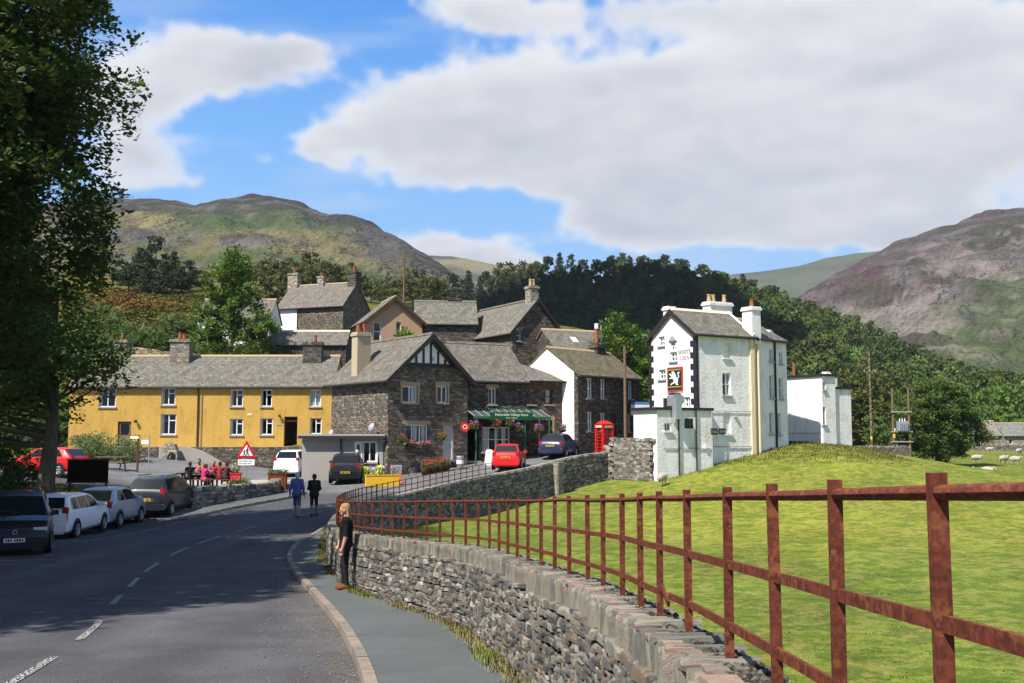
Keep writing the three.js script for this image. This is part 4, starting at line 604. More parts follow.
{
  const O2 = [cafeO[0] + 0.9 * 4.58, cafeO[1] - 0.436 * 4.58], b = new Building('end_house', 'stone house end with brown framed windows beside the shop canopy', O2, cafeDir, 1.2, 2.75, 5.6, Yp(380.5, 67.8) - 1.2), L = M.sandstone, fr = flat(0.13, 0.06, 0.035);
  b.win('front', [528, 388.5, 535.5, 404.5], { cols: 1, rows: 2, frame: fr, sill: L, lintel: fr, curtain: [[0.2, 0.8]] }); b.win('front', [545.5, 388.5, 552.5, 404.5], { cols: 1, rows: 2, frame: fr, sill: L, lintel: fr, curtain: [[0.2, 0.8]] });
  b.win('front', [540, 420, 552.5, 440], { cols: 2, frame: fr, sill: L, lintel: L, jambs: L });
  b.walls({ all: withTex(T.stoneDark, { bumpScale: 0.06, color: C(1.45, 1.25, 1.05) }) }, '', 0);
  const h = b.H, e = 0.3, W = b.W, D = b.D, g = new THREE.BufferGeometry(), r = 1.35;
  const v = [[-0.1, h - 0.02, e], [W + e, h - 0.02, e], [W + e, h - 0.02, -D - e], [-0.1, h - 0.02, -D - e], [-0.1, h + r, -D * 0.45], [W * 0.35, h + r * 0.9, -D * 0.45]], f = [[0, 1, 5], [0, 5, 4], [1, 2, 5], [2, 3, 4], [2, 4, 5], [3, 0, 4], [3, 2, 1], [3, 1, 0]];
  g.setAttribute('position', new THREE.Float32BufferAttribute(f.flat().flatMap((i) => v[i]), 3)); g.computeVertexNormals(); const R2 = part('roof', uvBox(g), M.slateFine, b.o);
  part('gutter', new THREE.CylinderGeometry(0.06, 0.06, W + 0.4, 8).rotateZ(Math.PI / 2).translate(W / 2 + 0.1, h - 0.05, e + 0.04), M.black, R2);
  b.pipe('front', W - 0.1, 0.4, b.H);
}
// --- white gabled house ---
{
  const O = [4.33, -68], dir = [0.7, -0.714], b = new Building('white_gabled_house', 'stone fronted house with a blank white rendered gable and mossy slate roof', O, dir, 1.8, 6.7, 5.5, Yp(375, 68) - 1.8), wo = { cols: 2, rows: 2, frame: M.upvc, sill: M.stoneLight, lintel: M.stoneDark, curtain: [[0.05, 0.3], [0.7, 0.95]], noSill: false };
  for (const r of [[586.5, 378, 592.5, 398.5], [600, 379, 605.5, 398.5], [628, 381, 632.5, 399], [587, 412, 592.5, 431.5], [600, 413, 605.5, 431], [628, 414, 632.5, 432]]) b.win('front', r, wo);
  b.win('front', [611, 414, 616.5, 441], { door: true, frame: M.woodDark, leaf: M.woodDark });
  b.walls({ all: M.stoneDark, left: M.white }, 'x', 1.85); b.roof('x', 1.85, 0.2, M.slateMoss, { verge: 0.03, ridge: M.sandstone });
  b.chimney(5.35, -2.75, b.H + 1.4, Yp(345, 72) - 1.8, 0.9, 0.7, M.stoneDark, [[-0.1, 0, 1.25]], M.terracotta); b.add('flue', cyl(0.04, 0.04, 1.7, 5.75, b.H + 3.1, -2.75, 6), M.steel);
  part('pot_cowl', cyl(0.15, 0.15, 0.35, 5.25, Yp(345, 72) - 1.8 + 1.5, -2.75, 10), M.upvc, b.o);
}
// --- the white inn ---
{
  const O = [11.4, -64], dir = [0.866, -0.5], y0 = 0.6, b = new Building('white_inn', 'tall white rendered inn with black quoins, lion painted sign and stacked chimneys', O, dir, y0, 4.85, 4.7, Yp(334, 64) - 0.6);
  const so = { cols: 2, rows: 2, frame: M.upvc, sill: M.lead }, dk = flat(0.06, 0.05, 0.045);
  b.win('front', [723, 344.5, 730.5, 358], { blind: true, cols: 1, sill: M.white, frame: M.white, set: 0.1 }); b.win('front', [722.5, 373, 731, 395.5], { ...so, curtain: [[0.05, 0.3], [0.6, 0.95]] }); b.win('front', [723.2, 412.5, 731, 434], { blind: true, cols: 1, frame: M.white, sill: M.white, set: 0.1 });
  b.win('left', [658.5, 336.5, 664.5, 346], so); b.win('left', [670.5, 341, 675.5, 350.5], { ...so, curtain: [[0.1, 0.4]], noSill: true }); b.win('left', [670, 352, 677, 361.5], { ...so, curtain: [[0.1, 0.9]] }); b.win('left', [659, 369.5, 665.5, 379.5], so);
  b.win('left', [663, 398, 675, 408], { cols: 1, rows: 4, frame: dk, set: 0.08, noSill: true }); b.win('left', [684, 397, 690, 407], { cols: 2, rows: 2, sill: M.white });
  b.walls({ all: M.white }, 'x', 1.65); b.roof('x', 1.65, 0.16, M.slate, { verge: 0.16, barge: M.dark, ridge: M.cream });
  // quoins, alternately long and short
  for (let i = 0, y = 4.2; y < b.H - 0.1; i++, y += 0.36) { const L = i % 2 ? 0.52 : 0.26; b.add('quoin', box(L, 0.345, 0.05, b.D - L / 2 - 0.002, y + 0.18, 0.022), M.black, 'left'); b.add('quoin', box(L * 0.85, 0.345, 0.05, L * 0.42 + 0.002, y + 0.18, 0.022), M.black, 'left'); }
  b.add('corner_band', box(0.16, b.H - 4.3, 0.03, 0.08, (b.H + 4.1) / 2, 0.012), M.black, 'front');
  // painted sign: a white rampant lion on green in a red frame
  const r = b.rect('left', [667.8, 367, 683.2, 391]), w = r[2] - r[0], h = r[3] - r[1], uc = (r[0] + r[2]) / 2, yc = (r[1] + r[3]) / 2;
  const fr = b.add('inn_sign', [box(w, h, 0.05, uc, yc, 0.026)], flat(0.48, 0.04, 0.025)); fr.geometry.applyMatrix4(b.sides.left.m);
  const face = (g) => g.applyMatrix4(b.sides.left.m);
  part('sign_field', face(box(w * 0.86, h * 0.88, 0.02, uc, yc, 0.062)), flat(0.012, 0.032, 0.022), fr);
  for (const yy of [yc + h * 0.38, yc - h * 0.33]) part('sign_band', face(box(w * 0.84, h * 0.05, 0.012, uc, yy, 0.079)), flat(0.35, 0.25, 0.06), fr);
  const lion = [[0.30, -0.95], [0.62, -0.95], [0.60, -0.80], [0.46, -0.78], [0.62, -0.45], [0.58, -0.1], [0.35, 0.1], [0.22, 0.25], [0.25, 0.42], [0.10, 0.62], [-0.02, 0.86], [-0.22, 0.98], [-0.42, 0.92], [-0.52, 0.78], [-0.40, 0.70], [-0.46, 0.62], [-0.34, 0.58], [-0.40, 0.45], [-0.62, 0.62], [-0.86, 0.70], [-0.92, 0.58], [-0.72, 0.48], [-0.56, 0.28], [-0.42, 0.22], [-0.62, 0.10], [-0.86, 0.12], [-0.90, -0.02], [-0.66, -0.06], [-0.40, 0.02], [-0.26, -0.12], [-0.12, -0.35], [-0.16, -0.55], [-0.45, -0.62], [-0.70, -0.86], [-0.62, -0.96], [-0.40, -0.80], [-0.05, -0.74], [0.14, -0.55], [0.20, -0.72]];
  const tail = [[0.40, -0.05], [0.66, 0.15], [0.62, 0.40], [0.48, 0.58], [0.60, 0.82], [0.82, 0.84], [0.90, 0.68], [0.78, 0.60], [0.74, 0.72], [0.62, 0.68], [0.60, 0.58], [0.76, 0.42], [0.80, 0.12], [0.52, -0.12]];
  const lg = merge([lion, tail].map((q) => slab(q.map(([a, c]) => [uc + a * w * 0.38, yc + h * 0.03 + c * h * 0.30]), 0.012).translate(0, 0, 0.074)));
  part('lion_emblem', face(lg), M.upvc, fr).userData.label = 'white rampant lion on the painted sign';
  const cv = document.createElement('canvas'); cv.width = 256; cv.height = 128; const x = cv.getContext('2d'); x.clearRect(0, 0, 256, 128); x.fillStyle = '#fff'; x.textAlign = 'center'; x.fillStyle = '#000'; x.fillRect(0, 0, 256, 128); x.fillStyle = '#fff'; x.font = 'bold 62px serif'; x.fillText('WHITE', 128, 54); x.fillText('LION', 128, 116);
  const ct = new THREE.CanvasTexture(cv), lr = b.rect('left', [677.5, 349, 692, 361]); part('inn_lettering', face(new THREE.PlaneGeometry(lr[2] - lr[0], lr[3] - lr[1]).translate((lr[0] + lr[2]) / 2, (lr[1] + lr[3]) / 2, 0.012)), std({ color: C(0.12, 0.12, 0.12), alphaMap: ct, transparent: true, alphaTest: 0.5 }), b.o);
  // niche hood over the middle window, wires and small fittings
  const hd = b.rect('left', [669, 335.5, 677, 341]); b.add('window_hood', uvBox(slab([[hd[0], hd[1]], [hd[2], hd[1]], [(hd[0] + hd[2]) / 2, hd[3]]], 0.1)), M.lead, 'left');
  // chimneys
  b.chimney(4.2, -2.75, b.H + 0.2, Yp(303, 67.5) - y0, 1.9, 0.75, M.white, [[-0.72, 0, 0.5], [-0.35, 0, 0.5], [0.6, 0, 0.55]], M.buffPot);
  b.chimney(4.95, -0.35, b.H - 0.4, Yp(308.5, 66.2) - y0, 0.75, 0.9, M.white, [[0.05, 0, 0.5]], M.terracotta);
  b.chimney(-0.0 + 0.5, -3.2, b.H + 0.6, Yp(310, 67.5) - y0, 0.55, 0.55, M.white);
  b.add('chimney_breast', box(0.42, b.H - 0.1, 0.12, 4.6, b.H / 2, 0.05), M.cream); b.pipe('front', 4.72, 0, b.H, M.sandstone, 0.06);
  b.add('coping', tube([4.72, b.H + 0.16, 0.12], [4.72, b.H + 1.86, -2.3], 0.09, 0.09, 4), M.white);
  b.add('pipe_run', tube([0, Yp(411, 65) - y0, 0.05], [4.8, Yp(411, 65) - y0, 0.05], 0.022), M.lead); b.add('pipe_run', tube([0.9, 1.95, 0.05], [4.8, 1.95, 0.05], 0.025), M.lead);
  b.add('vent_plate', cyl(0.16, 0.16, 0.05, 3.1, Yp(417, 65.5) - y0, 0, 12).rotateX(0), M.lead);
}
{
  const O = [15.66, -66.5], dir = [0.7, -0.714], b = new Building('inn_rear_block', 'white rear block of the inn with narrow sash windows and black drainpipes', O, dir, 0.9, 3.9, 5.2, Yp(338.5, 66.5) - 0.9), so = { cols: 1, rows: 2, frame: M.upvc, sill: M.lead, curtain: [[0.2, 0.8]] };
  for (const r of [[769.5, 349, 773, 361.5], [779, 352, 782.5, 364], [769.5, 375, 773.5, 398], [779, 378, 783, 399], [769.5, 412.5, 773.5, 434], [777.5, 413, 781, 435]]) b.win('front', r, so);
  b.walls({ all: M.white }, 'x', 1.5); b.roof('x', 1.5, 0.15, M.slate, { verge: 0.05, ridge: M.sandstone });
  b.pipe('front', b.rect('front', [775, 400, 776, 401])[0], 0, b.H, M.black, 0.07); b.pipe('front', 0.15, 0, b.H, M.cream, 0.12);
  b.chimney(3.7, -1.2, b.H, b.H + 0.75, 0.3, 0.3, M.white);
}
{
  const d0 = 72, O = [X(822, d0), -d0], dir = [0.866, -0.5], b = new Building('inn_wing', 'white flat roofed wing of the inn with a dark parapet edge', O, dir, 1.2, 1.3, 6.5, Yp(376, d0) - 1.2);
  b.win('front', [823, 382, 825.5, 390], { cols: 1, rows: 2, sill: M.lead }); b.win('front', [822.8, 407, 825.8, 425], { cols: 1, rows: 2, sill: M.lead });
  b.walls({ all: M.white }, '', 0, 0.3); part('roof', box(1.55, 0.16, 6.75, 0.65, b.H + 0.08, -3.25), M.black, b.o); part('chimney_pot', cyl(0.1, 0.09, 1.0, 0.2, b.H + 0.6, -2.8, 10), M.terracotta, b.o);
  b.add('pipe_run', tube([0.1, 2.2, 0.04], [6.2, 2.2, 0.04], 0.02), M.lead, 'left');
  const O2 = [O[0] + 0.866 * 1.3 + 0.1, O[1] - 0.65 - 0.25], c = new Building('inn_store', 'low white store at the end of the inn wing with its parapet', O2, dir, 1.0, 1.5, 5, Yp(389, 73) - 1.0); c.walls({ all: M.white }, '', 0, 0.3); part('roof', box(1.6, 0.14, 5.2, 0.75, c.H + 0.07, -2.5), M.black, c.o); part('parapet', box(1.2, 0.7, 0.25, 0.75, c.H + 0.49, -1.2), M.white, c.o); c.chimney(0.2, -1.0, c.H + 0.1, c.H + 1.1, 0.35, 0.35, M.white);
  const d3 = 80, e = new Building('stone_outhouse', 'small rough stone outhouse at the far end of the inn', [X(838.5, d3), -d3], [0.95, -0.3], 0.8, 0.9, 4, Yp(432, d3) - 0.8); e.walls({ all: M.stoneLight }, 'z', 0.25, 0.25); e.roof('z', 0.25, 0.1, M.slate, { gutter: false });
}
{ // annex in front of the gable
  const O = [8.62, -61.9], dir = [0.866, -0.5], y0 = 0.4, b = new Building('inn_annex', 'low white annex of the inn with flat black edged roof and metal flue', O, dir, y0, 4.25, 2.3, Yp(410, 62.5) - 0.4);
  const dk = flat(0.05, 0.042, 0.04); b.win('front', [684.5, 418.5, 693.5, 428.5], { cols: 1, rows: 5, frame: dk, set: 0.05, noSill: true }); b.win('front', [664.5, 423, 671, 431], { cols: 2, sill: M.white });
  b.walls({ all: M.white }, '', 0, 0.3); part('roof', box(b.W + 0.3, 0.16, 2.5, b.W / 2 - 0.05, b.H + 0.08, -1.15), M.black, b.o);
  const px = (x, y) => { const q = wallPoint(b.sides.front.O, b.sides.front.dir, x, y); return [q[0], q[1] - y0]; };
  for (const x of [678, 695.5, 712.5]) b.pipe('front', Math.min(4.2, px(x, 430)[0]), 0, b.H, x > 710 ? M.lead : M.black, 0.045);
  const [u] = px(674, 420); const fl = thing('extract_flue', 'boxy galvanised metal extract duct elbowed down over the annex roof', 'duct', [O[0], y0, O[1]], b.o.rotation.y);
  part('duct', box(0.42, 1.2, 0.4, u + 0.0, b.H + 0.12, 0.3), M.steel, fl); part('elbow', uvBox(slab([[-0.22, 0], [0.4, 0], [0.62, 0.25], [0.62, 0.55], [0.3, 0.75], [-0.12, 0.75], [-0.22, 0.6]], 0.6).translate(u + 0.15, b.H + 0.25, -0.55)), M.steel, fl); part('cowl', box(0.48, 0.12, 0.46, u, b.H - 0.5, 0.3), M.steel, fl); part('cover', box(0.8, 0.05, 0.66, u + 0.3, b.H + 1.04, -0.25), flat(0.3, 0.08, 0.06), fl);
  const [su, sy] = px(713, 432); const sg = thing('bracket_sign', 'pair of small black iron bracket panels on the white inn wall', 'sign', [O[0], y0, O[1]], b.o.rotation.y); part('panel', box(0.5, 0.34, 0.06, su - 0.32, sy, 0.5), M.black, sg); part('panel', box(0.5, 0.34, 0.06, su + 0.3, sy + 0.03, 0.5), M.black, sg); part('bracket', tube([su, sy, -0.02], [su, sy, 0.5], 0.03), M.black, sg); part('bracket', box(1.2, 0.04, 0.04, su, sy + 0.2, 0.5), M.black, sg);
  for (const [a, c] of [[-0.42, 0], [-0.22, 0], [0.2, 0.03], [0.42, 0.03]]) part('scroll', new THREE.TorusGeometry(0.07, 0.012, 5, 12).translate(su + a, sy + c, 0.54), M.lead, sg);
  const [vu, vy] = px(705, 447); b.add('wall_vent', [box(0.22, 0.2, 0.12, vu, vy, 0.05)], M.upvc); b.add('pipe_run', tube([0.5, px(670, 448)[1], 0.04], [4.1, px(700, 448)[1] - 0.02, 0.04], 0.024), M.lead);
}
// --- houses up the hill ---
{
  const d = 124, b = new Building('hill_house', 'long stone house on the hillside with part white front and three chimneys', [X(270, d), -d - 3], [0.93, 0.36], 12.5, 9.3, 6.4, Yp(305, d) - 12.5);
  b.win('front', [276, 311, 281, 319], { cols: 2 }); b.walls({ all: M.stoneMid }, 'x', 3.0); b.roof('x', 3.0, 0.3, withTex(T.slate, { bumpScale: 0.03, color: C(1.1, 1.0, 0.92) }), { ridge: M.sandstone });
  b.add('white_panel', box(X(296, d) - X(272, d), b.H - 0.3, 0.04, (X(296, d) - X(272, d)) / 2, b.H / 2 + 0.1, 0.02), M.white);
  b.pipe('front', X(296.5, d) - X(272, d), 0, b.H); const S = M.stoneLight;
  b.chimney(0.3, -3.2, b.H + 2.4, b.H + 4.6, 1.4, 0.9, S, [[0, 0, 0.7]]); b.chimney(4.3, -3.2, b.H + 2.4, b.H + 4.0, 0.9, 0.8, S, [[0, 0, 0.4]]); b.chimney(b.W - 0.4, -3.2, b.H + 2.6, b.H + 4.3, 1.2, 1.3, M.stoneDark, [[0, 0, 0.7]]);
  const d2 = 118, w = new Building('hill_cottage', 'white cottage on the hillside half hidden behind the bright ash tree', [X(196, d2), -d2], [1, 0], 10.5, X(268, d2) - X(196, d2), 6, Yp(318, d2) - 10.5); w.win('front', [214, 325, 219, 333], { cols: 2 }); w.win('front', [240, 325, 245, 333], { cols: 2 }); w.walls({ all: M.white }, 'x', 2.4); w.roof('x', 2.4, 0.3, M.slate, {});
  const d3 = 104, l = new Building('hill_outbuilding', 'low dark stone outbuilding with plain slate roof behind the yellow cottages', [X(268, d3), -d3], [1, -0.02], 9.0, X(345, d3) - X(268, d3), 4.4, Yp(345, d3) - 9.0); l.walls({ all: M.stoneDark }, 'x', 1.5); l.roof('x', 1.5, 0.15, M.slate, { ridge: M.cream });
}
{
  const d = 88, O = [X(366, d), -d], dir = [0.93, -0.36], b = new Building('brown_house', 'house with brown rendered gable and slate roof above the gabled stone house', O, dir, 6.5, 4.9, 4.5, Yp(320, d) - 6.5);
  b.win('front', [373, 322, 381, 341], { cols: 1, rows: 2, frame: M.upvc }); b.win('front', [396, 322, 401, 340], { cols: 1, rows: 2, frame: M.upvc });
  b.walls({ all: M.brownRender }, 'z', 2.0, 0.3); b.roof('z', 2.0, 0.35, M.slate, { barge: M.woodDark, verge: 0.3 });
  const O2 = [O[0] + dir[0] * 4.2, O[1] - 2.6], c = new Building('brown_house_range', 'dark stone range with long slate roof joined to the brown gable', O2, [0.98, -0.1], 6.3, 5.4, 5, Yp(325, 92) - 6.3); c.walls({ all: M.stoneDark }, 'x', 2.15); c.roof('x', 2.15, 0.2, M.slate, { ridge: M.slate }); c.chimney(3.5, -2.7, c.H + 1.7, c.H + 2.5, 1.1, 0.6, M.stoneDark);
}
{
  const O = [X(512, 86), -86], dir = [0.86, -0.5], b = new Building('stone_gable_house', 'tall dark rubble stone house with bare gable and buff chimney pots above the shop', O, dir, 4.5, 5.0, 10.0, Yp(332, 87) - 4.5);
  b.win('front', [516.5, 330, 521, 341], { cols: 1, rows: 2, lintel: M.stoneLight }); b.win('front', [543, 331, 549, 342], { cols: 2, rows: 2, lintel: M.stoneLight });
  b.walls({ all: withTex(T.stoneDark, { bumpScale: 0.06, color: C(1.55, 1.42, 1.22) }) }, 'z', 2.75); b.roof('z', 2.75, 0.3, M.slate, { barge: M.dark, verge: 0.2, ridge: M.slate });
  b.chimney(2.5, -0.9, b.H + 2.4, b.H + 3.9, 0.8, 0.9, M.stoneLight, [[-0.15, 0, 0.6], [0.15, 0, 0.6]], M.buffPot); for (const u of [0.9, 1.6]) b.add('soil_pipe', cyl(0.06, 0.06, b.H - 0.6, u, b.H / 2 - 0.3, 0.1, 6), u < 1 ? M.upvc : M.sandstone, 'left');
  const e = new Building('roof_house', 'slate roofed house with a skylight behind the white gabled house', [X(556, 84), -84], [0.9, -0.4], 4, 5.2, 5, Yp(350, 85) - 4); e.walls({ all: M.stoneDark }, 'x', 1.7); e.roof('x', 1.7, 0.2, M.slate, {}); part('skylight', box(0.5, 0.06, 0.8, 0, 0, 0).rotateX(0.6).translate(2.3, e.H + 0.95, -1.2), M.upvc, e.o);
}
// --- far cottages across the field ---
{
  const d = 185, y0 = 0.4, a = new Building('field_cottage', 'small stone cottage with white door at the far edge of the field', [X(960, d), -d], [1, -0.06], y0, X(1000, d) - X(960, d), 5, Yp(435, d) - y0); a.win('front', [984, 438, 988.5, 448], { door: true, frame: M.white, leaf: flat(0.5, 0.2, 0.2) }); a.win('front', [977.5, 439, 981, 448], { cols: 1 }); a.walls({ all: M.stoneLight }, 'x', 2.4); a.roof('x', 2.4, 0.25, withTex(T.slate, { color: C(1.5, 1.4, 1.3), bumpScale: 0.02 }), {}); a.chimney(4.2, -2.5, a.H + 1.8, a.H + 3.2, 0.7, 0.6, M.stoneDark);
  const b = new Building('field_barn', 'long stone cottage with grey green slate roof beyond the sheep', [X(1001, d), -d + 0.2], [1, -0.06], y0, 14, 5, Yp(435.5, d) - y0); for (const r of [[1002, 438, 1006, 447.5], [1009, 438, 1013, 447.5]]) b.win('front', r, { door: true, frame: M.white, leaf: flat(0.55, 0.3, 0.28), glazed: true }); b.walls({ all: M.stoneLight }, 'x', 2.1); b.roof('x', 2.1, 0.25, withTex(T.slate, { color: C(1.2, 1.3, 1.2), bumpScale: 0.02 }), {});
  rubbleWall('field_wall', 'low grey stone wall before the far cottages', [[X(940, 178), 178], [X(1120, 178), 178]], () => 1.6, () => 0.2, 0.5, 311);
  rubbleWall('paddock_wall', 'weathered pinkish stone wall between the inn and the transformer poles', [[X(843, 96), 96], [X(905, 99), 99]], (x, d2) => Yp(447, 97) , (x, d2) => 0.2, 0.5, 312, [[0.20, 0.165, 0.14], [0.24, 0.19, 0.16], [0.16, 0.14, 0.125], [0.26, 0.20, 0.165], [0.21, 0.17, 0.15]]);
  rubbleWall('hill_garden_wall', 'mossy rubble wall on the slope behind the yellow cottages', [[X(85, 108), 108], [X(135, 110), 110], [X(205, 107), 107]], (x, d2) => hillY(x, d2) + 1.6, (x, d2) => hillY(x, d2) - 0.3, 0.6, 313, stonePal.map((c) => [c[0] * 1.3, c[1] * 1.2, c[2] * 0.95]));
}

// ---------- trees and plants ----------
const leafMat = (r, g, b, t = 0.3) => new THREE.MeshPhysicalMaterial({ color: C(r, g, b), roughness: 0.95, transmission: t, thickness: 0, specularIntensity: 0.4, side: THREE.DoubleSide });
function leafQuad(pos, L, W, q) { // one folded leaf, four triangles' worth of area in two faces
  const v = [[0, 0, 0], [W / 2, L * 0.45, L * 0.06], [0, L, -L * 0.05], [-W / 2, L * 0.45, L * 0.06]].map((a) => new THREE.Vector3(...a).applyQuaternion(q).add(pos));
  return [v[0], v[1], v[2], v[0], v[2], v[3]].flatMap((p) => [p.x, p.y, p.z]);
}
function leavesGeo(arr) { const g = new THREE.BufferGeometry(); g.setAttribute('position', new THREE.Float32BufferAttribute(arr, 3)); g.computeVertexNormals(); g.setAttribute('uv', new THREE.Float32BufferAttribute(new Float32Array(arr.length / 3 * 2), 2)); return g; }
function rq(R, up = 0.6) { const e = new THREE.Euler((R() - 0.5) * 2 * (1.6 - up), R() * 6.283, (R() - 0.5) * 2 * (1.6 - up)); return new THREE.Quaternion().setFromEuler(e); }
function sprig(seed, n, leaf, spread) { const R = rng(seed), a = []; for (let i = 0; i < n; i++) { const p = new THREE.Vector3((R() - 0.5) * 2 * spread, (R() - 0.5) * spread, (R() - 0.5) * 2 * spread), q = new THREE.Quaternion().setFromEuler(new THREE.Euler(1.2 + (R() - 0.5) * 1.3, R() * 6.283, 0, 'YXZ')); a.push(...leafQuad(p, leaf * (0.7 + R() * 0.6), leaf * (0.65 + R() * 0.4), q)); } return leavesGeo(a); }
function limb(pts, r0, r1, seg = 7) { // tapered bent branch
  const c = new THREE.CatmullRomCurve3(pts.map((p) => new THREE.Vector3(...p))), n = Math.max(4, pts.length * 3), P = [];
  const fr = c.computeFrenetFrames(n); for (let i = 0; i <= n; i++) { const p = c.getPoint(i / n), r = lerp(r0, r1, (i / n) ** 0.8) * (i === 0 ? 1.18 : 1); for (let k = 0; k <= seg; k++) { const a = k / seg * 6.2832; P.push(p.clone().addScaledVector(fr.normals[i], Math.cos(a) * r).addScaledVector(fr.binormals[i], Math.sin(a) * r)); } }
  return grid(seg, n, (u, v, i, j) => { const p = P[j * (seg + 1) + i]; return [p.x, p.y, p.z, i * 0.15, j * 0.4]; });
}
// crown clumps: points in a set of ellipsoids, fuller towards the outside
function clumpsIn(ells, n, R, shell = 0.45) { const out = []; const tot = ells.reduce((s, e) => s + e[3] * e[4] * e[5], 0); for (const e of ells) { const m = Math.round(n * e[3] * e[4] * e[5] / tot); for (let i = 0; i < m; i++) { const z = R() * 2 - 1, a = R() * 6.2832, r = R() ** shell, s = Math.sqrt(1 - z * z); const w = 0.86 + 0.28 * fbm(a * 1.3 + e[0], z * 2.2 + e[1], 2); out.push([e[0] + e[3] * r * w * s * Math.cos(a), e[1] + e[4] * r * w * z, e[2] + e[5] * r * w * s * Math.sin(a)]); } } return out; }
function bigTree(label, x, d, y, ells, o) { // individual leaves on sprigs
  const t = thing(o.name || 'sycamore_tree', label, 'tree', [x, y, -d], 0, o.group), R = rng(o.seed), cl = clumpsIn(ells, o.clumps, R, 0.5), list = [];
  const top = Math.max(...ells.map((e) => e[1] + e[4])), h = top * 0.8, tr = o.trunk || 0.42, lean = [(R() - 0.5) * 1.2, (R() - 0.5) * 1.2];
  const tp = (v) => [lean[0] * v + Math.sin(v * 5) * 0.15, h * v - 0.3 * (1 - v), lean[1] * v], wood = [limb([tp(0), tp(0.2), tp(0.45), tp(0.7), tp(1)], tr, 0.05, 10)];
  for (let i = 0; i < cl.length; i += o.every || 5) { const c = cl[i], v = clamp(c[1] / h * 0.74, 0.26, 0.92), a = tp(v), m = [lerp(a[0], c[0], 0.5), lerp(a[1], c[1], 0.38), lerp(a[2], c[2], 0.5)]; wood.push(limb([a, m, c], tr * (1 - v) * (c[1] < 5.5 ? 0.14 : 0.30) + 0.02, 0.012, 5)); }
  part('trunk', merge(wood), M.bark, t);
  for (const c of cl) { const R0 = o.cr * (0.6 + R() * 0.7), tint = 0.75 + R() * 0.5; for (let k = 0; k < o.sprigs; k++) { const r = R() ** 0.6 * R0, a = R() * 6.2832, zz = (R() * 2 - 1) * 0.62; list.push({ m: new THREE.Matrix4().compose(new THREE.Vector3(c[0] + Math.cos(a) * r, c[1] + zz * R0 - r * 0.12, c[2] + Math.sin(a) * r), new THREE.Quaternion().setFromEuler(new THREE.Euler((R() - 0.5) * 0.9, R() * 6.28, (R() - 0.5) * 0.9)), new THREE.Vector3(1, 1, 1).multiplyScalar(0.75 + R() * 0.5)), g: Math.floor(R() * 3), c: [tint * (0.85 + R() * 0.4), tint * (0.9 + R() * 0.2), tint * 0.9] }); } }
  instanced('crown', [1, 2, 3].map((k) => sprig(o.seed * 7 + k, o.n || 9, o.leaf, o.spread || 0.26)), list, o.mat, t); return t;
}
M.leafDark = leafMat(0.060, 0.100, 0.019); M.leafMid = leafMat(0.075, 0.135, 0.020); M.leafBright = leafMat(0.105, 0.185, 0.022); M.leafOlive = leafMat(0.105, 0.115, 0.030); M.leafPine = leafMat(0.034, 0.052, 0.020, 0.15); M.leafPale = leafMat(0.135, 0.155, 0.035); M.leafBush = leafMat(0.12, 0.16, 0.045);
bigTree('dark sycamore with a visible forked trunk beside the board sign', -20.2, 45, 0.5, [[-3.5, 8.6, 0, 4.4, 3.3, 4.2], [0.6, 6.6, 0, 2.7, 2.2, 2.6], [-4.5, 7, 0, 3.6, 3.4, 3.6], [-3.6, 4.4, 1, 3.0, 2.5, 2.4], [-1.4, 4.9, 0.6, 2.8, 1.9, 2.4], [-6, 5, 0, 3, 3, 3]], { seed: 11, clumps: 430, sprigs: 24, cr: 0.9, leaf: 0.18, mat: M.leafDark, trunk: 0.46, group: 'roadside sycamores' });
bigTree('tall leafy sycamore overhanging the parked black people carrier', -17.6, 31, 0.1, [[-0.6, 12, 0, 6.0, 7.6, 6.2], [1.4, 15.6, 0.4, 5.0, 3.6, 4.6], [0.8, 8.2, 0.5, 4.8, 4.4, 4.6], [-1, 20.5, 0, 4.4, 4.0, 4.2], [3.7, 13.0, 1, 2.4, 2.3, 2.5]], { seed: 12, clumps: 800, sprigs: 24, cr: 0.9, leaf: 0.17, mat: M.leafDark, group: 'roadside sycamores' });
bigTree('sycamore on the grass verge shading the bend of the road', -19.4, 11.6, 0.8, [[0, 13, 0, 6.3, 7.4, 6.3], [0.4, 18.6, 0, 4.6, 4.4, 4.6]], { seed: 13, clumps: 430, sprigs: 22, cr: 1.05, leaf: 0.22, mat: M.leafDark, group: 'roadside sycamores' });
bigTree('broad sycamore on the verge between the other roadside trees', -17.0, 20.5, 0.4, [[0, 10, 0, 5.8, 5.4, 6], [0, 13.5, 0, 4.4, 3.2, 4.4]], { seed: 14, clumps: 330, sprigs: 22, cr: 1.05, leaf: 0.22, mat: M.leafDark, group: 'roadside sycamores' });
bigTree('bright green ash tree above the yellow cottages', X(231, 103), 103, hillY(X(231, 103), 103) - 0.2, [[0, 8.6, 0, 3.2, 4.6, 3.2], [-1.7, 5.2, 0.5, 2.4, 2.6, 2.4], [2.4, 4.6, 0.8, 2.6, 3.2, 2.4], [0.4, 11.8, 0, 1.9, 2.2, 1.9]], { name: 'ash_tree', seed: 21, clumps: 170, sprigs: 16, cr: 0.75, leaf: 0.26, mat: M.leafBright, trunk: 0.24, spread: 0.3 });
bigTree('dense round tree behind the transformer poles in the field', X(935, 110), 110, fieldY(X(935, 110), 110) - 0.1, [[0, 4.6, 0, 4.3, 4.2, 4.3], [-2.2, 3.4, 0.6, 2.8, 2.8, 2.8], [2.4, 3.6, 0.4, 2.8, 3, 2.8], [0, 7.6, 0, 2.6, 2.0, 2.6]], { name: 'field_tree', seed: 22, clumps: 330, sprigs: 17, cr: 0.75, leaf: 0.25, mat: M.leafMid, trunk: 0.35, spread: 0.3 });
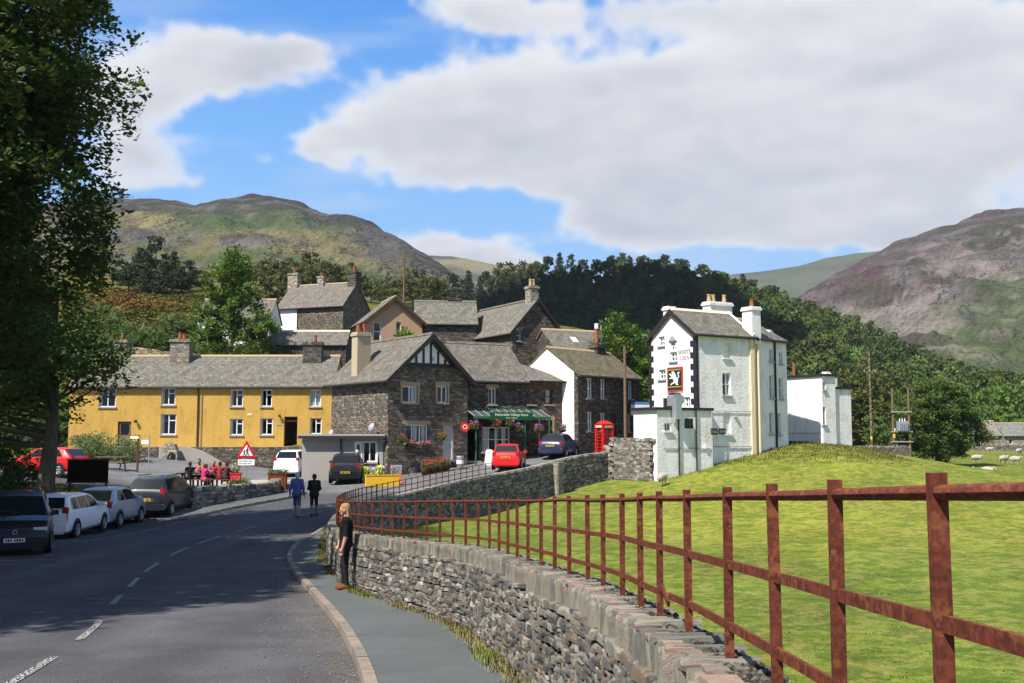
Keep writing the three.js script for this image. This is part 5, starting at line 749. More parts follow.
bigTree('yellow green tree between the white gabled house and the inn', X(618, 84), 84, 3.6, [[0, 6.5, 0, 2.3, 3.2, 2.3], [-1.4, 4.4, 0, 1.8, 2.6, 1.8], [1.5, 4.2, 0, 1.8, 2.8, 1.8]], { name: 'garden_tree', seed: 23, clumps: 130, sprigs: 16, cr: 0.65, leaf: 0.22, mat: M.leafBright, trunk: 0.18, spread: 0.28 });
bigTree('pale drooping willow beside the telegraph pole', X(858, 128), 128, fieldY(X(858, 128), 128) - 0.2, [[0, 8, 0, 3.6, 4.2, 3.4], [1.5, 5, 0, 3.2, 4, 3], [-1.6, 5, 0, 3, 4, 3]], { name: 'willow_tree', seed: 24, clumps: 260, sprigs: 14, cr: 0.85, leaf: 0.3, mat: M.leafPale, trunk: 0.3, spread: 0.35 });
function bush(label, x, d, y, rx, ry, mat, seed, name = 'bush', leaf = 0.14) { const t = thing(name, label, 'bush', [x, y, -d], 0, 'bushes and shrubs'), R = rng(seed), cl = clumpsIn([[0, ry * 0.8, 0, rx, ry, rx * 0.9], [rx * 0.5, ry * 0.6, rx * 0.3, rx * 0.6, ry * 0.6, rx * 0.6]], 22 + rx * 14, R), list = []; const st = []; for (let i = 0; i < 7; i++) { const c = cl[i * 3]; st.push(limb([[0, -0.2, 0], [c[0] * 0.4, c[1] * 0.5, c[2] * 0.4], c], 0.05, 0.01, 5)); } part('stem', merge(st), M.bark, t);
  for (const c of cl) { const t2 = 0.7 + R() * 0.6; for (let k = 0; k < 12; k++) list.push({ m: new THREE.Matrix4().compose(new THREE.Vector3(c[0] + (R() - 0.5) * rx * 0.55, Math.max(0.05, c[1] + (R() - 0.5) * ry * 0.5), c[2] + (R() - 0.5) * rx * 0.55), new THREE.Quaternion().setFromEuler(new THREE.Euler((R() - 0.5) * 1.2, R() * 6.28, (R() - 0.5) * 1.2)), new THREE.Vector3(1, 1, 1)), g: 0, c: [t2, t2, t2] }); }
  instanced('foliage', [sprig(seed + 3, 9, leaf, 0.24)], list, mat, t); return t; }
bush('rounded pale green shrub beside the picnic bench and cottages', X(113, 69), 69, 0.9, 2.1, 1.35, M.leafBush, 31);
bush('dark leafy undergrowth beside the sycamore trunk', X(8, 47.5), 47.5, hard(X(8, 47.5), 47.5), 1.7, 1.9, M.leafDark, 35);
bush('shrub by the left cottage door above the stone wall', X(88, 73), 73, 1.6, 1.3, 1.1, M.leafBush, 32);
for (const [px, d, rx, ry, m, l] of [[118, 116, 2.6, 1.6, 'leafMid', 'bush on the bracken slope'], [140, 122, 2.2, 1.4, 'leafBush', 'pale scrub bush on the bracken slope'], [160, 114, 2.0, 1.7, 'leafMid', 'bush behind the middle cottage chimney'], [176, 128, 2.4, 1.5, 'leafBush', 'scrub bush left of the ash tree'], [196, 112, 2.0, 1.4, 'leafBush', 'low bush under the ash tree'], [262, 112, 2.2, 2.2, 'leafMid', 'bush between ash tree and outbuilding'], [215, 110, 2.4, 1.6, 'leafMid', 'dark bush at the foot of the ash tree'], [30, 84, 3.0, 2.4, 'leafMid', 'large bush behind the left end of the cottages'], [58, 82, 2.4, 2.0, 'leafDark', 'dark bush against the left cottage gable'], [345, 96, 1.3, 1.0, 'leafBright', 'bright bush beside the outbuilding gable'], [322, 92, 1.4, 0.8, 'leafBright', 'bright bush behind the right cottage chimney'], [404, 85.5, 0.9, 1.3, 'leafBright', 'climbing shrub on the brown rendered gable'], [100, 128, 3.0, 2.0, 'leafBush', 'scrub beneath the conifers on the slope'], [332, 119, 1.0, 1.0, 'leafBush', 'shrub against the long stone hill house']]) { const x = X(px, d); bush(l, x, d, hillY(x, d) - 0.2 + (px === 404 ? 4 : 0), rx, ry, M[m], px, 'shrub', 0.2); }
for (const [px, py, d, r] of [[242, 487, 52.6, 0.45], [120, 492, 46, 0.5], [152, 486, 49, 0.45], [180, 482, 51, 0.4], [236, 474, 60, 0.3], [328, 466, 66, 0.5], [180, 487, 47.6, 0.35]]) bush({ 242: 'small bright plant at the warning sign foot', 120: 'small plant under the notice board', 152: 'small plant behind the dark blue people carrier', 180: d < 48 ? 'small low plant at the garden wall left end' : 'small yellow plant beside the left picnic table', 236: 'tiny plant behind the red flower box', 328: 'plant at the foot of the cottage steps' }[px], X(px, d), d, px === 328 ? 0.6 : d > 46.5 && px > 150 ? 0.5 : hard(X(px, d), d), r, r * 0.7, px % 2 ? M.leafBright : M.leafPale, px + 7, 'garden_plant', 0.1);

// prototypes for woods and far trees: 10 m tall, real leaf clumps
function proto(seed, type, n, leaf) {
  const R = rng(seed), a = [], up = new THREE.Vector3(); let cl;
  if (type === 'round') cl = clumpsIn([[0, 6.2, 0, 3.6, 3.6, 3.6], [1.4, 4.4, 0.6, 2.4, 2.2, 2.4], [-1.5, 4.6, -0.4, 2.3, 2.4, 2.3]], 46, R, 0.35);
  else if (type === 'tall') cl = clumpsIn([[0, 6, 0, 2.3, 3.9, 2.3], [0.5, 3.4, 0.3, 2.2, 1.8, 2.2]], 40, R, 0.35);
  else if (type === 'pine') cl = clumpsIn([[0, 8.2, 0, 2.4, 1.5, 2.4], [1.2, 6.6, 0.5, 1.5, 0.8, 1.5], [-1.1, 5.8, -0.5, 1.4, 0.7, 1.4], [0, 9.3, 0, 1.2, 0.8, 1.2]], 26, R, 0.4);
  else { cl = []; for (let k = 0; k < 9; k++) { const y = 1.3 + k * 0.95, r = 2.5 * (1 - (y - 1) / 9.4) ** 0.8; const m = Math.max(2, Math.round(7 * r / 1.3)); for (let i = 0; i < m; i++) { const an = i / m * 6.28 + k * 0.7 + R() * 0.5; cl.push([Math.cos(an) * r * (0.55 + R() * 0.5), y - 0.2 + R() * 0.3, Math.sin(an) * r * (0.55 + R() * 0.5)]); cl.push([Math.cos(an) * r * 0.35, y + 0.1, Math.sin(an) * r * 0.35]); } } }
  const cr = type === 'pine' ? 0.62 : type === 'cone' ? 0.5 : 0.85, per = Math.round(n / cl.length);
  for (const c of cl) for (let i = 0; i < per; i++) { const z = R() * 2 - 1, an = R() * 6.28, r = R() ** 0.45 * cr * (0.8 + R() * 0.4); up.set(c[0] + r * Math.sqrt(1 - z * z) * Math.cos(an), c[1] + r * z * 0.75, c[2] + r * Math.sqrt(1 - z * z) * Math.sin(an)); a.push(...leafQuad(up, leaf * (0.6 + R() * 0.8), leaf * (0.55 + R() * 0.5), rq(R, 0.35))); }
  const tr = [limb([[0, -0.4, 0], [0.08, 3, 0.05], [0, type === 'pine' ? 9 : 7.5, 0]], 0.22, 0.05, 6)]; for (let i = 0; i < cl.length; i += 5) tr.push(limb([[0, cl[i][1] * 0.7, 0], [cl[i][0] * 0.5, cl[i][1] * 0.88, cl[i][2] * 0.5], cl[i]], 0.07, 0.02, 4));
  return { crown: leavesGeo(a), trunk: merge(tr) };
}
const P = { r1: proto(61, 'round', 1500, 0.62), r2: proto(62, 'round', 1500, 0.58), t1: proto(63, 'tall', 1300, 0.55), c1: proto(64, 'cone', 1500, 0.5), p1: proto(65, 'pine', 1000, 0.45) };
const protoThing = {};
function tree(kind, mat, name, label, x, d, y, h, w, group, seed) {
  const k = kind + mat + name; let o = protoThing[k];
  if (!o) { o = protoThing[k] = thing(name, label, 'tree', [0, 0, 0], 0, group); part('trunk', P[kind].trunk, M.bark, o); const cr = part('crown', P[kind].crown, M[mat], o); cr.userData.kind = 'stuff'; o.userData.first = 1; }
  else o = copyOf(o, label); delete o.userData.first;
  o.position.set(x, y, -d); o.rotation.y = seed * 1.7; o.scale.set(w / 7.6, h / 10, w / 7.6); if (group) o.userData.group = group; return o;
}
{
  const hillTree = (kind, mat, name, label, px, d, top, wpx, group, i) => { const x = X(px, d), y = hillY(x, d) - 0.3; tree(kind, mat, name, label, x, d, y, Math.max(3, Yp(top, d) - y), wpx / F * d, group, i); };
  [[118, 195, 262, 40], [136, 190, 246, 44], [152, 186, 239, 46], [170, 192, 250, 40], [186, 196, 262, 36], [160, 180, 258, 40], [126, 184, 266, 40], [143, 180, 262, 44], [178, 184, 268, 38]].forEach(([px, d, top, w], i) => hillTree(i % 2 ? 'c1' : 't1', 'leafPine', 'spruce_tree', i % 2 ? 'pointed dark spruce in the clump on the slope above the cottages' : 'rounded dark spruce in the clump on the slope above the cottages', px, d, top, w, 'spruce clump on the slope', i));
  [[262, 205, 262, 40], [276, 215, 256, 40], [292, 200, 263, 38], [306, 220, 254, 42], [322, 205, 258, 40], [338, 214, 262, 38], [352, 205, 268, 34], [384, 200, 285, 36], [398, 205, 276, 32], [412, 210, 271, 34], [428, 220, 270, 34], [370, 215, 275, 34], [200, 200, 272, 34], [245, 206, 266, 34], [440, 235, 277, 30], [300, 170, 276, 36], [268, 165, 272, 34], [390, 150, 292, 30], [418, 150, 290, 32]].forEach(([px, d, top, w], i) => hillTree(i % 3 ? 'r1' : 't1', 'leafOlive', 'birch_tree', (px < 250 ? 'olive tree between the spruce clump and the ash tree' : px < 285 ? 'olive tree above the left chimney of the hill house' : px < 325 ? 'olive tree over the middle chimney of the hill house' : px < 356 ? 'olive tree behind the right chimney of the hill house' : px < 395 ? 'olive tree behind the brown rendered gable' : px < 420 ? 'olive tree beside the hill telegraph pole' : 'olive tree where the houses meet the dark wood') + (i % 3 ? '' : ', slim crowned'), px, d, top, w, 'trees behind the hill houses', i));
  [[800, 122, 398, 40], [812, 135, 384, 42], [828, 140, 376, 44], [845, 150, 372, 40], [880, 138, 392, 44], [892, 150, 384, 44], [876, 120, 415, 30], [795, 150, 372, 44], [905, 150, 384, 50]].forEach(([px, d, top, w], i) => { const x = X(px, d), y = fieldY(x, d) - 0.3; tree(i % 2 ? 'r2' : 'r1', 'leafMid', 'valley_tree', px < 815 ? 'green broadleaf tree rising behind the inn wing' : px < 860 ? 'green broadleaf tree between the inn and the willow' : 'green broadleaf tree behind the transformer poles', x, d, y, Yp(top, d) - y, w / F * d, 'trees behind the inn', i); });
  [[968, 225, 384, 44], [992, 215, 374, 52], [1014, 220, 384, 46], [1040, 225, 380, 50], [950, 240, 388, 44], [1075, 220, 376, 60], [978, 200, 402, 36], [1006, 200, 405, 30]].forEach(([px, d, top, w], i) => { const x = X(px, d), y = fieldY(x, d) - 0.3; tree(i % 2 ? 'r1' : 'r2', i % 3 === 1 ? 'leafBright' : 'leafMid', i % 3 === 1 ? 'lime_tree' : 'orchard_tree', i % 3 === 1 ? 'light green spreading tree above the far cottages' : 'green tree beside the far cottages', x, d, y, Yp(top, d) - y, w / F * d, 'trees around the far cottages', i); });
  [[590, 92, 345, 34], [603, 96, 335, 32], [645, 95, 352, 36], [634, 90, 348, 28]].forEach(([px, d, top, w], i) => { const x = X(px, d), y = Math.max(2, hillY(x, d)) - 0.3; tree('t1', 'leafMid', 'yard_tree', 'mid green tree behind the white gabled house', x, d, y, Yp(top, d) - y, w / F * d, 'trees behind the white gabled house', i); });
  // skyline trees of the wooded hill, each a tree of its own
  const W = fells.wooded_hill, R = rng(900);
  [[452, 272, 'p1'], [468, 268, 'c1'], [486, 270, 'p1'], [505, 262, 'r1'], [520, 258, 'r2'], [534, 258, 'r1'], [548, 255, 'p1'], [560, 250, 'c1'], [572, 255, 't1'], [584, 258, 'p1'], [597, 258, 'p1'], [604, 262, 'p1'], [632, 255, 'c1'], [640, 254, 'c1'], [655, 258, 'p1'], [666, 254, 'p1'], [676, 262, 'p1'], [692, 268, 'c1'], [704, 266, 'p1'], [716, 276, 'r1'], [754, 278, 'p1'], [766, 286, 'c1'], [776, 284, 'p1'], [790, 296, 'r1'], [806, 300, 'r2'], [824, 304, 'r1'], [842, 312, 'r2'], [860, 322, 'r1'], [878, 334, 'r2'], [896, 350, 'r1'], [914, 360, 'r2']].forEach(([px, top, k], i) => { const q = W(px, 0.97), d = -q[2], h = Math.max(7, Yp(top, d) - q[1]); tree(k, px > 715 && k[0] === 'r' ? 'leafDark' : k[0] === 'r' ? 'leafOlive' : 'leafPine', { p: 'scots_pine', c: 'hill_spruce', r: 'hill_oak', t: 'hill_larch' }[k[0]], { p: 'dark pine with bare stem on the skyline of the wooded hill', c: 'pointed dark spruce on the skyline of the wooded hill', r: 'round topped tree along the crest of the wooded hill', t: 'narrow larch on the skyline of the wooded hill' }[k[0]], q[0], d, q[1] - 0.5, h, h * (k[0] === 'r' ? 0.85 : 0.62), 'skyline trees', i).userData.label = { p: 'dark bare stemmed pine', c: 'pointed dark spruce', r: 'round topped tree', t: 'narrow larch' }[k[0]] + ' on the wooded crest ' + (px < 500 ? 'above the brown house range' : px < 560 ? 'behind the stone gable house chimney' : px < 610 ? 'above the skylight roof' : px < 660 ? 'between the white gabled house and the inn' : px < 710 ? 'above the inn gable' : px < 780 ? 'behind the inn chimneys' : px < 850 ? 'above the inn wing' : 'above the pale telegraph pole'); });
  // the wood itself: one mass
  const kinds = ['r1', 'r2', 't1', 'c1', 'p1'], lists = { d: [], m: [] };
  for (let i = 0; i < 2300; i++) { const px = lerp(345, 1230, R()), t = R() ** 0.8 * 1.0, q = W(px, t), dens = fbm(q[0] / 40 + 5, q[2] / 40, 3); if (t > 0.86 && px < 735 && R() < (px > 590 ? 0.9 : 0.6)) continue; if (dens < 0.3) continue; if (px < 440 && t < 0.3) continue; const left = px < 720 + (fbm(q[0] / 60, q[2] / 60, 2) - 0.5) * 300; const r = R(), k = left ? (r < 0.45 ? 3 : r < 0.6 ? 2 : r < 0.75 ? 4 : 0) : (r < 0.42 ? 0 : r < 0.85 ? 1 : r < 0.93 ? 2 : 3), h = (6.5 + R() * 7.5) * (k === 3 ? 1.1 : 1), w = h * (k < 2 ? 0.85 : 0.6) / 7.6, b = (0.55 + R() * 0.75) * (!left && R() < 0.12 ? 1.6 : 1);
    const e = { m: new THREE.Matrix4().compose(new THREE.Vector3(q[0], q[1] - 0.6, q[2]), new THREE.Quaternion().setFromEuler(new THREE.Euler(0, R() * 6.28, 0)), new THREE.Vector3(w, h / 10, w)), g: k, c: [b * (0.9 + R() * 0.25), b, b * 0.9] }; (left ? lists.d : lists.m).push(e); }
  for (let i = 0; i < 240; i++) { const px = lerp(770, 1160, R()), d = lerp(165, 250, R()), x = X(px, d), h = 6 + R() * 5, b = 0.7 + R() * 0.6; if (px > 930 && d < 222) continue; lists.m.push({ m: new THREE.Matrix4().compose(new THREE.Vector3(x, fieldY(x, d) - 0.5, -d), new THREE.Quaternion().setFromEuler(new THREE.Euler(0, R() * 6.28, 0)), new THREE.Vector3(h * 0.11, h / 10, h * 0.11)), g: R() < 0.5 ? 0 : 1, c: [b, b, b] }); }
  const wood = new THREE.Group(); wood.name = 'hill_wood'; wood.userData = { kind: 'stuff', label: 'dense dark wood covering the hill behind the village', category: 'wood' }; scene.add(wood);
  M.woodConifer = leafMat(0.042, 0.060, 0.024, 0); M.woodLeaf = leafMat(0.060, 0.090, 0.022, 0);  // darker green for the left crowns, with shade on the hill put into it
  instanced('wood_crowns', kinds.map((k) => P[k].crown), lists.d, M.woodConifer, wood); instanced('wood_crowns', kinds.map((k) => P[k].crown), lists.m, M.woodLeaf, wood);
  // scrub and bracken on the near slope
  const sc = [], br = []; const sg = [sprig(701, 26, 0.5, 0.7), sprig(702, 26, 0.42, 0.6)];
  for (let i = 0; i < 5200; i++) { const px = lerp(60, 330, R()), d = lerp(100, 185, R()), x = X(px, d), n = fbm(x * 0.09, d * 0.09, 3), y = hillY(x, d); const e = { m: new THREE.Matrix4().compose(new THREE.Vector3(x, y + 0.15, -d), new THREE.Quaternion().setFromEuler(new THREE.Euler(0, R() * 6.28, 0)), new THREE.Vector3(1, 0.8, 1).multiplyScalar(0.3 + R() * 0.5)), g: i % 2 }; const b = 0.7 + R() * 0.6; if (n > 0.52) { e.c = R() < 0.4 ? [1.7 * b, 0.6 * b, 0.5 * b] : [1.9 * b, 1.25 * b, 1.0 * b]; br.push(e); } else { e.c = [1.1 * b, b, 0.8 * b]; sc.push(e); } }
  const brk = new THREE.Group(); brk.name = 'bracken'; brk.userData = { kind: 'stuff', label: 'rust and green bracken covering the slope behind the cottages', category: 'bracken' }; scene.add(brk);
  instanced('fronds', sg, [...sc, ...br], leafMat(0.105, 0.115, 0.032, 0), brk);
}
// ---------- grass ----------
{
  const R = rng(555), blade = (n, h, w, s) => { const a = [], Q = rng(s); for (let i = 0; i < n; i++) { const x = (Q() - 0.5) * 0.16, z = (Q() - 0.5) * 0.16, an = Q() * 6.28, l = h * (0.6 + Q() * 0.7), bx = Math.cos(an), bz = Math.sin(an), ln = (Q() - 0.3) * l * 0.9; a.push(x - bx * w, 0, z - bz * w, x + bx * w, 0, z + bz * w, x - bz * ln, l, z + bx * ln); } const g = leavesGeo(a), nn = g.attributes.normal; for (let i = 0; i < nn.count; i++) nn.setXYZ(i, 0, 1, 0); return g; };
  const gs = [blade(7, 0.03, 0.008, 1), blade(7, 0.042, 0.008, 2), blade(9, 0.13, 0.006, 3)], list = [];
  M.blade = leafMat(0.215, 0.255, 0.045, 0);
  for (let i = 0; i < 600; i++) { const d = 9 + 24 * R() ** 1.6, x0 = Wx(d) + 0.25, x1 = d * 0.54 + 2.5, x = lerp(x0, x1, R()); if (x1 < x0) continue; const n = fbm(x * 0.35, d * 0.3, 3), c = fbm(x * 0.12 + 70, d * 0.08, 3), b = 0.75 + R() * 0.55, s = (0.7 + R() * 0.6) * (1 + (d - 9) / 160); if (R() < (d - 14) / 20 || (n < 0.42 && R() < 0.6)) continue; list.push({ m: new THREE.Matrix4().compose(new THREE.Vector3(x, fieldY(x, d) - 0.005, -d), new THREE.Quaternion().setFromEuler(new THREE.Euler(0, R() * 6.28, 0)), new THREE.Vector3(s * 1.5, s * (0.6 + n * 0.5), s * 1.5)), g: n > 0.62 && R() < 0.12 ? 2 : i % 2, c: [b * lerp(0.8, 1.35, c), b, b * lerp(1.1, 0.9, c)] }); }
  const gr = new THREE.Group(); gr.name = 'meadow_grass'; gr.userData = { kind: 'stuff', label: 'short sunlit meadow grass in the field beyond the railing', category: 'grass' }; scene.add(gr); instanced('blades', gs, list, M.blade, gr);
  const l2 = []; for (let i = 0; i < 4200; i++) { const s = lerp(Wi(1).s, Wi(37).s, R()), w = Ws(s), n = fbm(s * 0.9, 3, 3), o = 0.27 + R() ** 2 * 0.16 * (0.4 + n * 1.4); if (n < 0.34 && R() < 0.8) continue; const x = w.x + w.nx * o, z = w.z + w.nz * o, g = fbm(s * 0.5 + 40, 9, 2), b = 0.7 + R() * 0.6; l2.push({ m: new THREE.Matrix4().compose(new THREE.Vector3(x, hard(x, -z) + 0.10, z), new THREE.Quaternion().setFromEuler(new THREE.Euler(0, R() * 6.28, 0)), new THREE.Vector3(0.6, 0.35 + n * 0.75, 0.6)), g: R() < 0.3 ? 2 : i % 2, c: g > 0.6 ? [0.9 * b, 0.85 * b, b] : [1.25 * b, 0.86 * b, 2.0 * b] }); }
  const g2 = new THREE.Group(); g2.name = 'wall_foot_grass'; g2.userData = { kind: 'stuff', label: 'dry straw coloured grass growing along the wall foot', category: 'grass' }; scene.add(g2); instanced('blades', gs, l2, M.blade, g2);
  const l3 = []; for (let i = 0; i < 9000; i++) { const d = lerp(12, 51, R()), x = lerp(-26.5, -16.6, R()), b = 0.6 + R() * 0.5; l3.push({ m: new THREE.Matrix4().compose(new THREE.Vector3(x, hard(x, d) + 0.06 + 0.12 * Math.sin(Math.PI * (x + 27) / 10.4), -d), new THREE.Quaternion().setFromEuler(new THREE.Euler(0, R() * 6.28, 0)), new THREE.Vector3(2, 1.3, 2)), g: i % 3, c: [b * 0.9, b, b] }); }
  const g3 = new THREE.Group(); g3.name = 'verge_grass'; g3.userData = { kind: 'stuff', label: 'shaded green grass on the verge under the sycamores', category: 'grass' }; scene.add(g3); instanced('blades', gs, l3, M.blade, g3);
  const l4 = []; for (let i = 0; i < 8000; i++) { const x = X(lerp(640, 900, R()), 66), d = lerp(62, 78, R()), b = 0.7 + R() * 0.5; if (R() > 0.25 && d < 64) continue; l4.push({ m: new THREE.Matrix4().compose(new THREE.Vector3(x, fieldY(x, d), -d), new THREE.Quaternion(), new THREE.Vector3(2.0, 1.5, 2.0)), g: i % 3, c: R() < 0.4 ? [b * 1.35, b * 0.95, b * 1.7] : [b * 1.05, b, b] }); }
  instanced('blades', gs, l4, M.blade, gr);
}

// ---------- vehicles ----------
const paint = (r, g, b, m = 0) => new THREE.MeshPhysicalMaterial({ color: C(r, g, b), roughness: 0.4, metalness: m, specularIntensity: 0.5, clearcoat: 0.45, clearcoatRoughness: 0.06 });
M.tyre = flat(0.016, 0.016, 0.017, { roughness: 0.9 }); M.carGlass = new THREE.MeshPhysicalMaterial({ color: C(0.012, 0.015, 0.017), roughness: 0.04, specularIntensity: 1 }); M.lampRed = flat(0.35, 0.012, 0.01, { roughness: 0.2 }); M.lampClear = flat(0.55, 0.56, 0.57, { roughness: 0.15 }); M.plateY = flat(0.62, 0.42, 0.03); M.plateW = flat(0.7, 0.7, 0.68); M.trim = flat(0.02, 0.02, 0.022, { roughness: 0.6 }); M.alloy = flat(0.45, 0.46, 0.47, { roughness: 0.35, metalness: 0.7 });
const CAR = { // top line [distance from the tail, height]; rear and front screens; side windows
  hatch: { L: 3.95, W: 1.70, top: [[0, 0.62], [0.04, 0.86], [0.14, 1.0], [0.62, 1.40], [1.0, 1.475], [1.9, 1.49], [2.35, 1.42], [3.05, 1.02], [3.6, 0.90], [3.85, 0.72], [3.95, 0.5]], rear: [0.17, 0.60], front: [2.42, 3.02], belt: 0.96, side: [[0.62, 1.32, 0.92, 1.32], [1.40, 2.72, 1.40, 2.30]] },
  estate: { L: 4.3, W: 1.72, top: [[0, 0.62], [0.03, 0.9], [0.1, 1.0], [0.4, 1.40], [0.8, 1.45], [2.2, 1.46], [2.65, 1.38], [3.3, 0.98], [3.95, 0.88], [4.2, 0.7], [4.3, 0.5]], rear: [0.12, 0.38], front: [2.72, 3.26], belt: 0.94, side: [[0.42, 1.05, 0.6, 1.05], [1.12, 1.95, 1.12, 1.95], [2.02, 3.0, 2.02, 2.56]] },
  mpv: { L: 4.35, W: 1.80, top: [[0, 0.62], [0.03, 1.0], [0.08, 1.1], [0.36, 1.56], [0.8, 1.635], [2.3, 1.65], [2.75, 1.56], [3.55, 1.06], [4.0, 0.94], [4.25, 0.74], [4.35, 0.5]], rear: [0.10, 0.35], front: [2.82, 3.50], belt: 1.04, side: [[0.40, 1.0, 0.52, 1.0], [1.07, 2.0, 1.07, 2.0], [2.07, 3.25, 2.07, 2.72]] },
  suv: { L: 4.55, W: 1.86, top: [[0, 0.66], [0.04, 1.0], [0.12, 1.12], [0.55, 1.54], [1.0, 1.63], [2.2, 1.65], [2.75, 1.56], [3.4, 1.14], [4.2, 1.02], [4.45, 0.8], [4.55, 0.55]], rear: [0.15, 0.52], front: [2.80, 3.36], belt: 1.08, side: [[0.6, 1.1, 0.8, 1.1], [1.16, 2.05, 1.16, 2.05], [2.12, 3.1, 2.12, 2.72]] },
};
function car(label, kind, col, x, d, y, turn, o = {}) {
  const K = CAR[kind], t = thing('parked_car', label, 'car', [x, y, -d], turn, 'parked cars'), W2 = K.W / 2, yb = 0.22;
  const top = (s) => table(K.top, s), wAt = (s) => W2 * (1 - 0.13 * Math.abs((s - K.L / 2) / (K.L / 2)) ** 4), bAt = (s) => Math.min(K.belt + 0.03 * (1 - s / K.L), top(s) - 0.02), wt = (s) => wAt(s) * 0.965 - Math.max(0, top(s) - bAt(s)) * 0.36 - 0.02, Z = (s) => K.L / 2 - s;
  const st = [...new Set([...Array.from({ length: 34 }, (_, i) => i / 33 * K.L), ...K.top.map((p) => p[0]), 0.02, K.L - 0.02])].sort((a, b) => a - b);
  const ring = (s) => { const w = wAt(s), b = bAt(s), tp = top(s), q = wt(s), h = [[0, yb], [w * 0.9, yb], [w * 0.98, yb + 0.13], [w, yb + 0.33], [w * 0.992, lerp(yb + 0.33, b, 0.7)], [w * 0.965, b], [q, Math.max(b + 0.008, tp - 0.06)], [q - 0.06, Math.max(b + 0.012, tp - 0.015)], [q * 0.5, tp + 0.008], [0, tp + 0.012]]; return [...h, ...h.slice(1, 9).reverse().map(([a, c]) => [-a, c]), h[0]]; };
  const rings = st.map(ring), n = rings[0].length;
  const body = grid(n - 1, st.length - 1, (u, v, i, j) => [rings[j][i][0], rings[j][i][1], Z(st[j])]); const cap = (j, dir) => { const r = rings[j].slice(0, -1), g = new THREE.ShapeGeometry(shapeOf(r)); g.translate(0, 0, Z(st[j])); return g; };
  const b = part('body', merge([flip(body), cap(0), cap(st.length - 1)]), col, t);
  const onSide = (s, y, sg) => { const b0 = bAt(s), f = clamp((y - b0) / Math.max(0.05, top(s) - 0.06 - b0)); return sg * (lerp(wAt(s) * 0.965, wt(s), f) + 0.007); };
  for (const sg of [-1, 1]) for (const [b0, b1, t0, t1] of K.side) part('side_window', grid(6, 4, (u, v) => { const s = lerp(lerp(b0, b1, u), lerp(t0, t1, u), v), y0 = bAt(s) + 0.025, yy = lerp(y0, top(lerp(t0, t1, u)) - 0.085, v); return [onSide(s, yy, sg), yy, Z(s)]; }), M.carGlass, t);
  for (const [name, [s0, s1]] of [['rear_window', K.rear], ['windscreen', K.front]]) part(name, grid(8, 6, (u, v) => { const s = lerp(s0, s1, v), q = (wt(s) - 0.075) * (u * 2 - 1); return [q, top(s) + 0.016, Z(s)]; }), M.carGlass, t);
  for (const sg of [-1, 1]) {
    part('tail_light', uvBox(chamfered(0.17, o.tall ? 0.5 : 0.26, 0.16, 0.15).translate(sg * (wAt(0.1) - 0.09), K.belt - (o.tall ? 0.1 : 0.07), Z(0.11))), M.lampRed, t);
    part('headlight', uvBox(chamfered(0.34, 0.17, 0.3, 0.2).translate(sg * (wAt(K.L - 0.2) - 0.2), 0.70, Z(K.L - 0.24))), M.lampClear, t);
    part('door_mirror', uvBox(chamfered(0.2, 0.14, 0.12, 0.2).translate(sg * (W2 + 0.06), K.belt + 0.06, Z(K.side[K.side.length - 1][1] - 0.12))), col, t);
    for (const ss of [0.78, K.L - 0.82]) { const r = kind === 'suv' ? 0.34 : 0.305, xw = sg * (wAt(ss) - 0.07);
      part('wheel_arch', new THREE.CylinderGeometry(r + 0.06, r + 0.06, 0.02, 22).rotateZ(Math.PI / 2).translate(sg * (wAt(ss) + 0.0), r + 0.02, Z(ss)), M.trim, t);
      const wh = part('wheel', lathe([[r * 0.6, -0.1], [r * 0.95, -0.1], [r, -0.07], [r, 0.07], [r * 0.95, 0.1], [r * 0.62, 0.1], [r * 0.6, -0.1]], 22).rotateZ(-sg * Math.PI / 2).translate(xw, r, Z(ss)), M.tyre, t);
      const rim = [new THREE.CylinderGeometry(r * 0.62, r * 0.62, 0.02, 18).rotateZ(Math.PI / 2).translate(xw + sg * 0.055, r, Z(ss))]; part('hub', merge(rim), M.trim, wh); const sp = []; for (let k = 0; k < 5; k++) sp.push(box(0.03, r * 0.6, 0.06, 0, r * 0.3, 0).rotateX(k * 1.2566).translate(xw + sg * 0.08, r, Z(ss))); sp.push(new THREE.TorusGeometry(r * 0.6, 0.02, 6, 20).rotateY(Math.PI / 2).translate(xw + sg * 0.085, r, Z(ss))); part('rim', merge(sp), M.alloy, wh); }
  }
  for (const [z, m, yy] of [[Z(-0.012), M.plateY, o.plateY || 0.72], [Z(K.L + 0.008), M.plateW, 0.46]]) { const pl = part('number_plate', box(0.52, 0.11, 0.03, 0, yy, z), m, t); const bl = []; for (let k = 0; k < 7; k++) bl.push(box(0.035 + (k % 3) * 0.008, 0.07, 0.006, -0.2 + k * 0.062 + (k > 3 ? 0.03 : 0), yy, z + (z > 0 ? 0.018 : -0.018))); part('plate_characters', merge(bl), M.trim, pl); }
  part('rear_bumper', uvBox(chamfered(K.W * 0.9, 0.26, 0.14, 0.12).translate(0, 0.42, Z(0.03))), o.trimBump ? M.trim : col, t); part('front_bumper', uvBox(chamfered(K.W * 0.88, 0.26, 0.2, 0.12).translate(0, 0.40, Z(K.L - 0.08))), o.trimBump ? M.trim : col, t);
  part('grille', uvBox(chamfered(K.W * 0.42, 0.13, 0.06, 0.1).translate(0, 0.66, Z(K.L - 0.08))), M.trim, t); part('badge', new THREE.TorusGeometry(0.05, 0.012, 6, 14).translate(0, 0.67, Z(K.L - 0.03)), M.alloy, t); part('rear_badge', new THREE.CylinderGeometry(0.045, 0.045, 0.02, 14).rotateX(Math.PI / 2).translate(0, K.belt - 0.1, Z(0.06)), M.alloy, t);
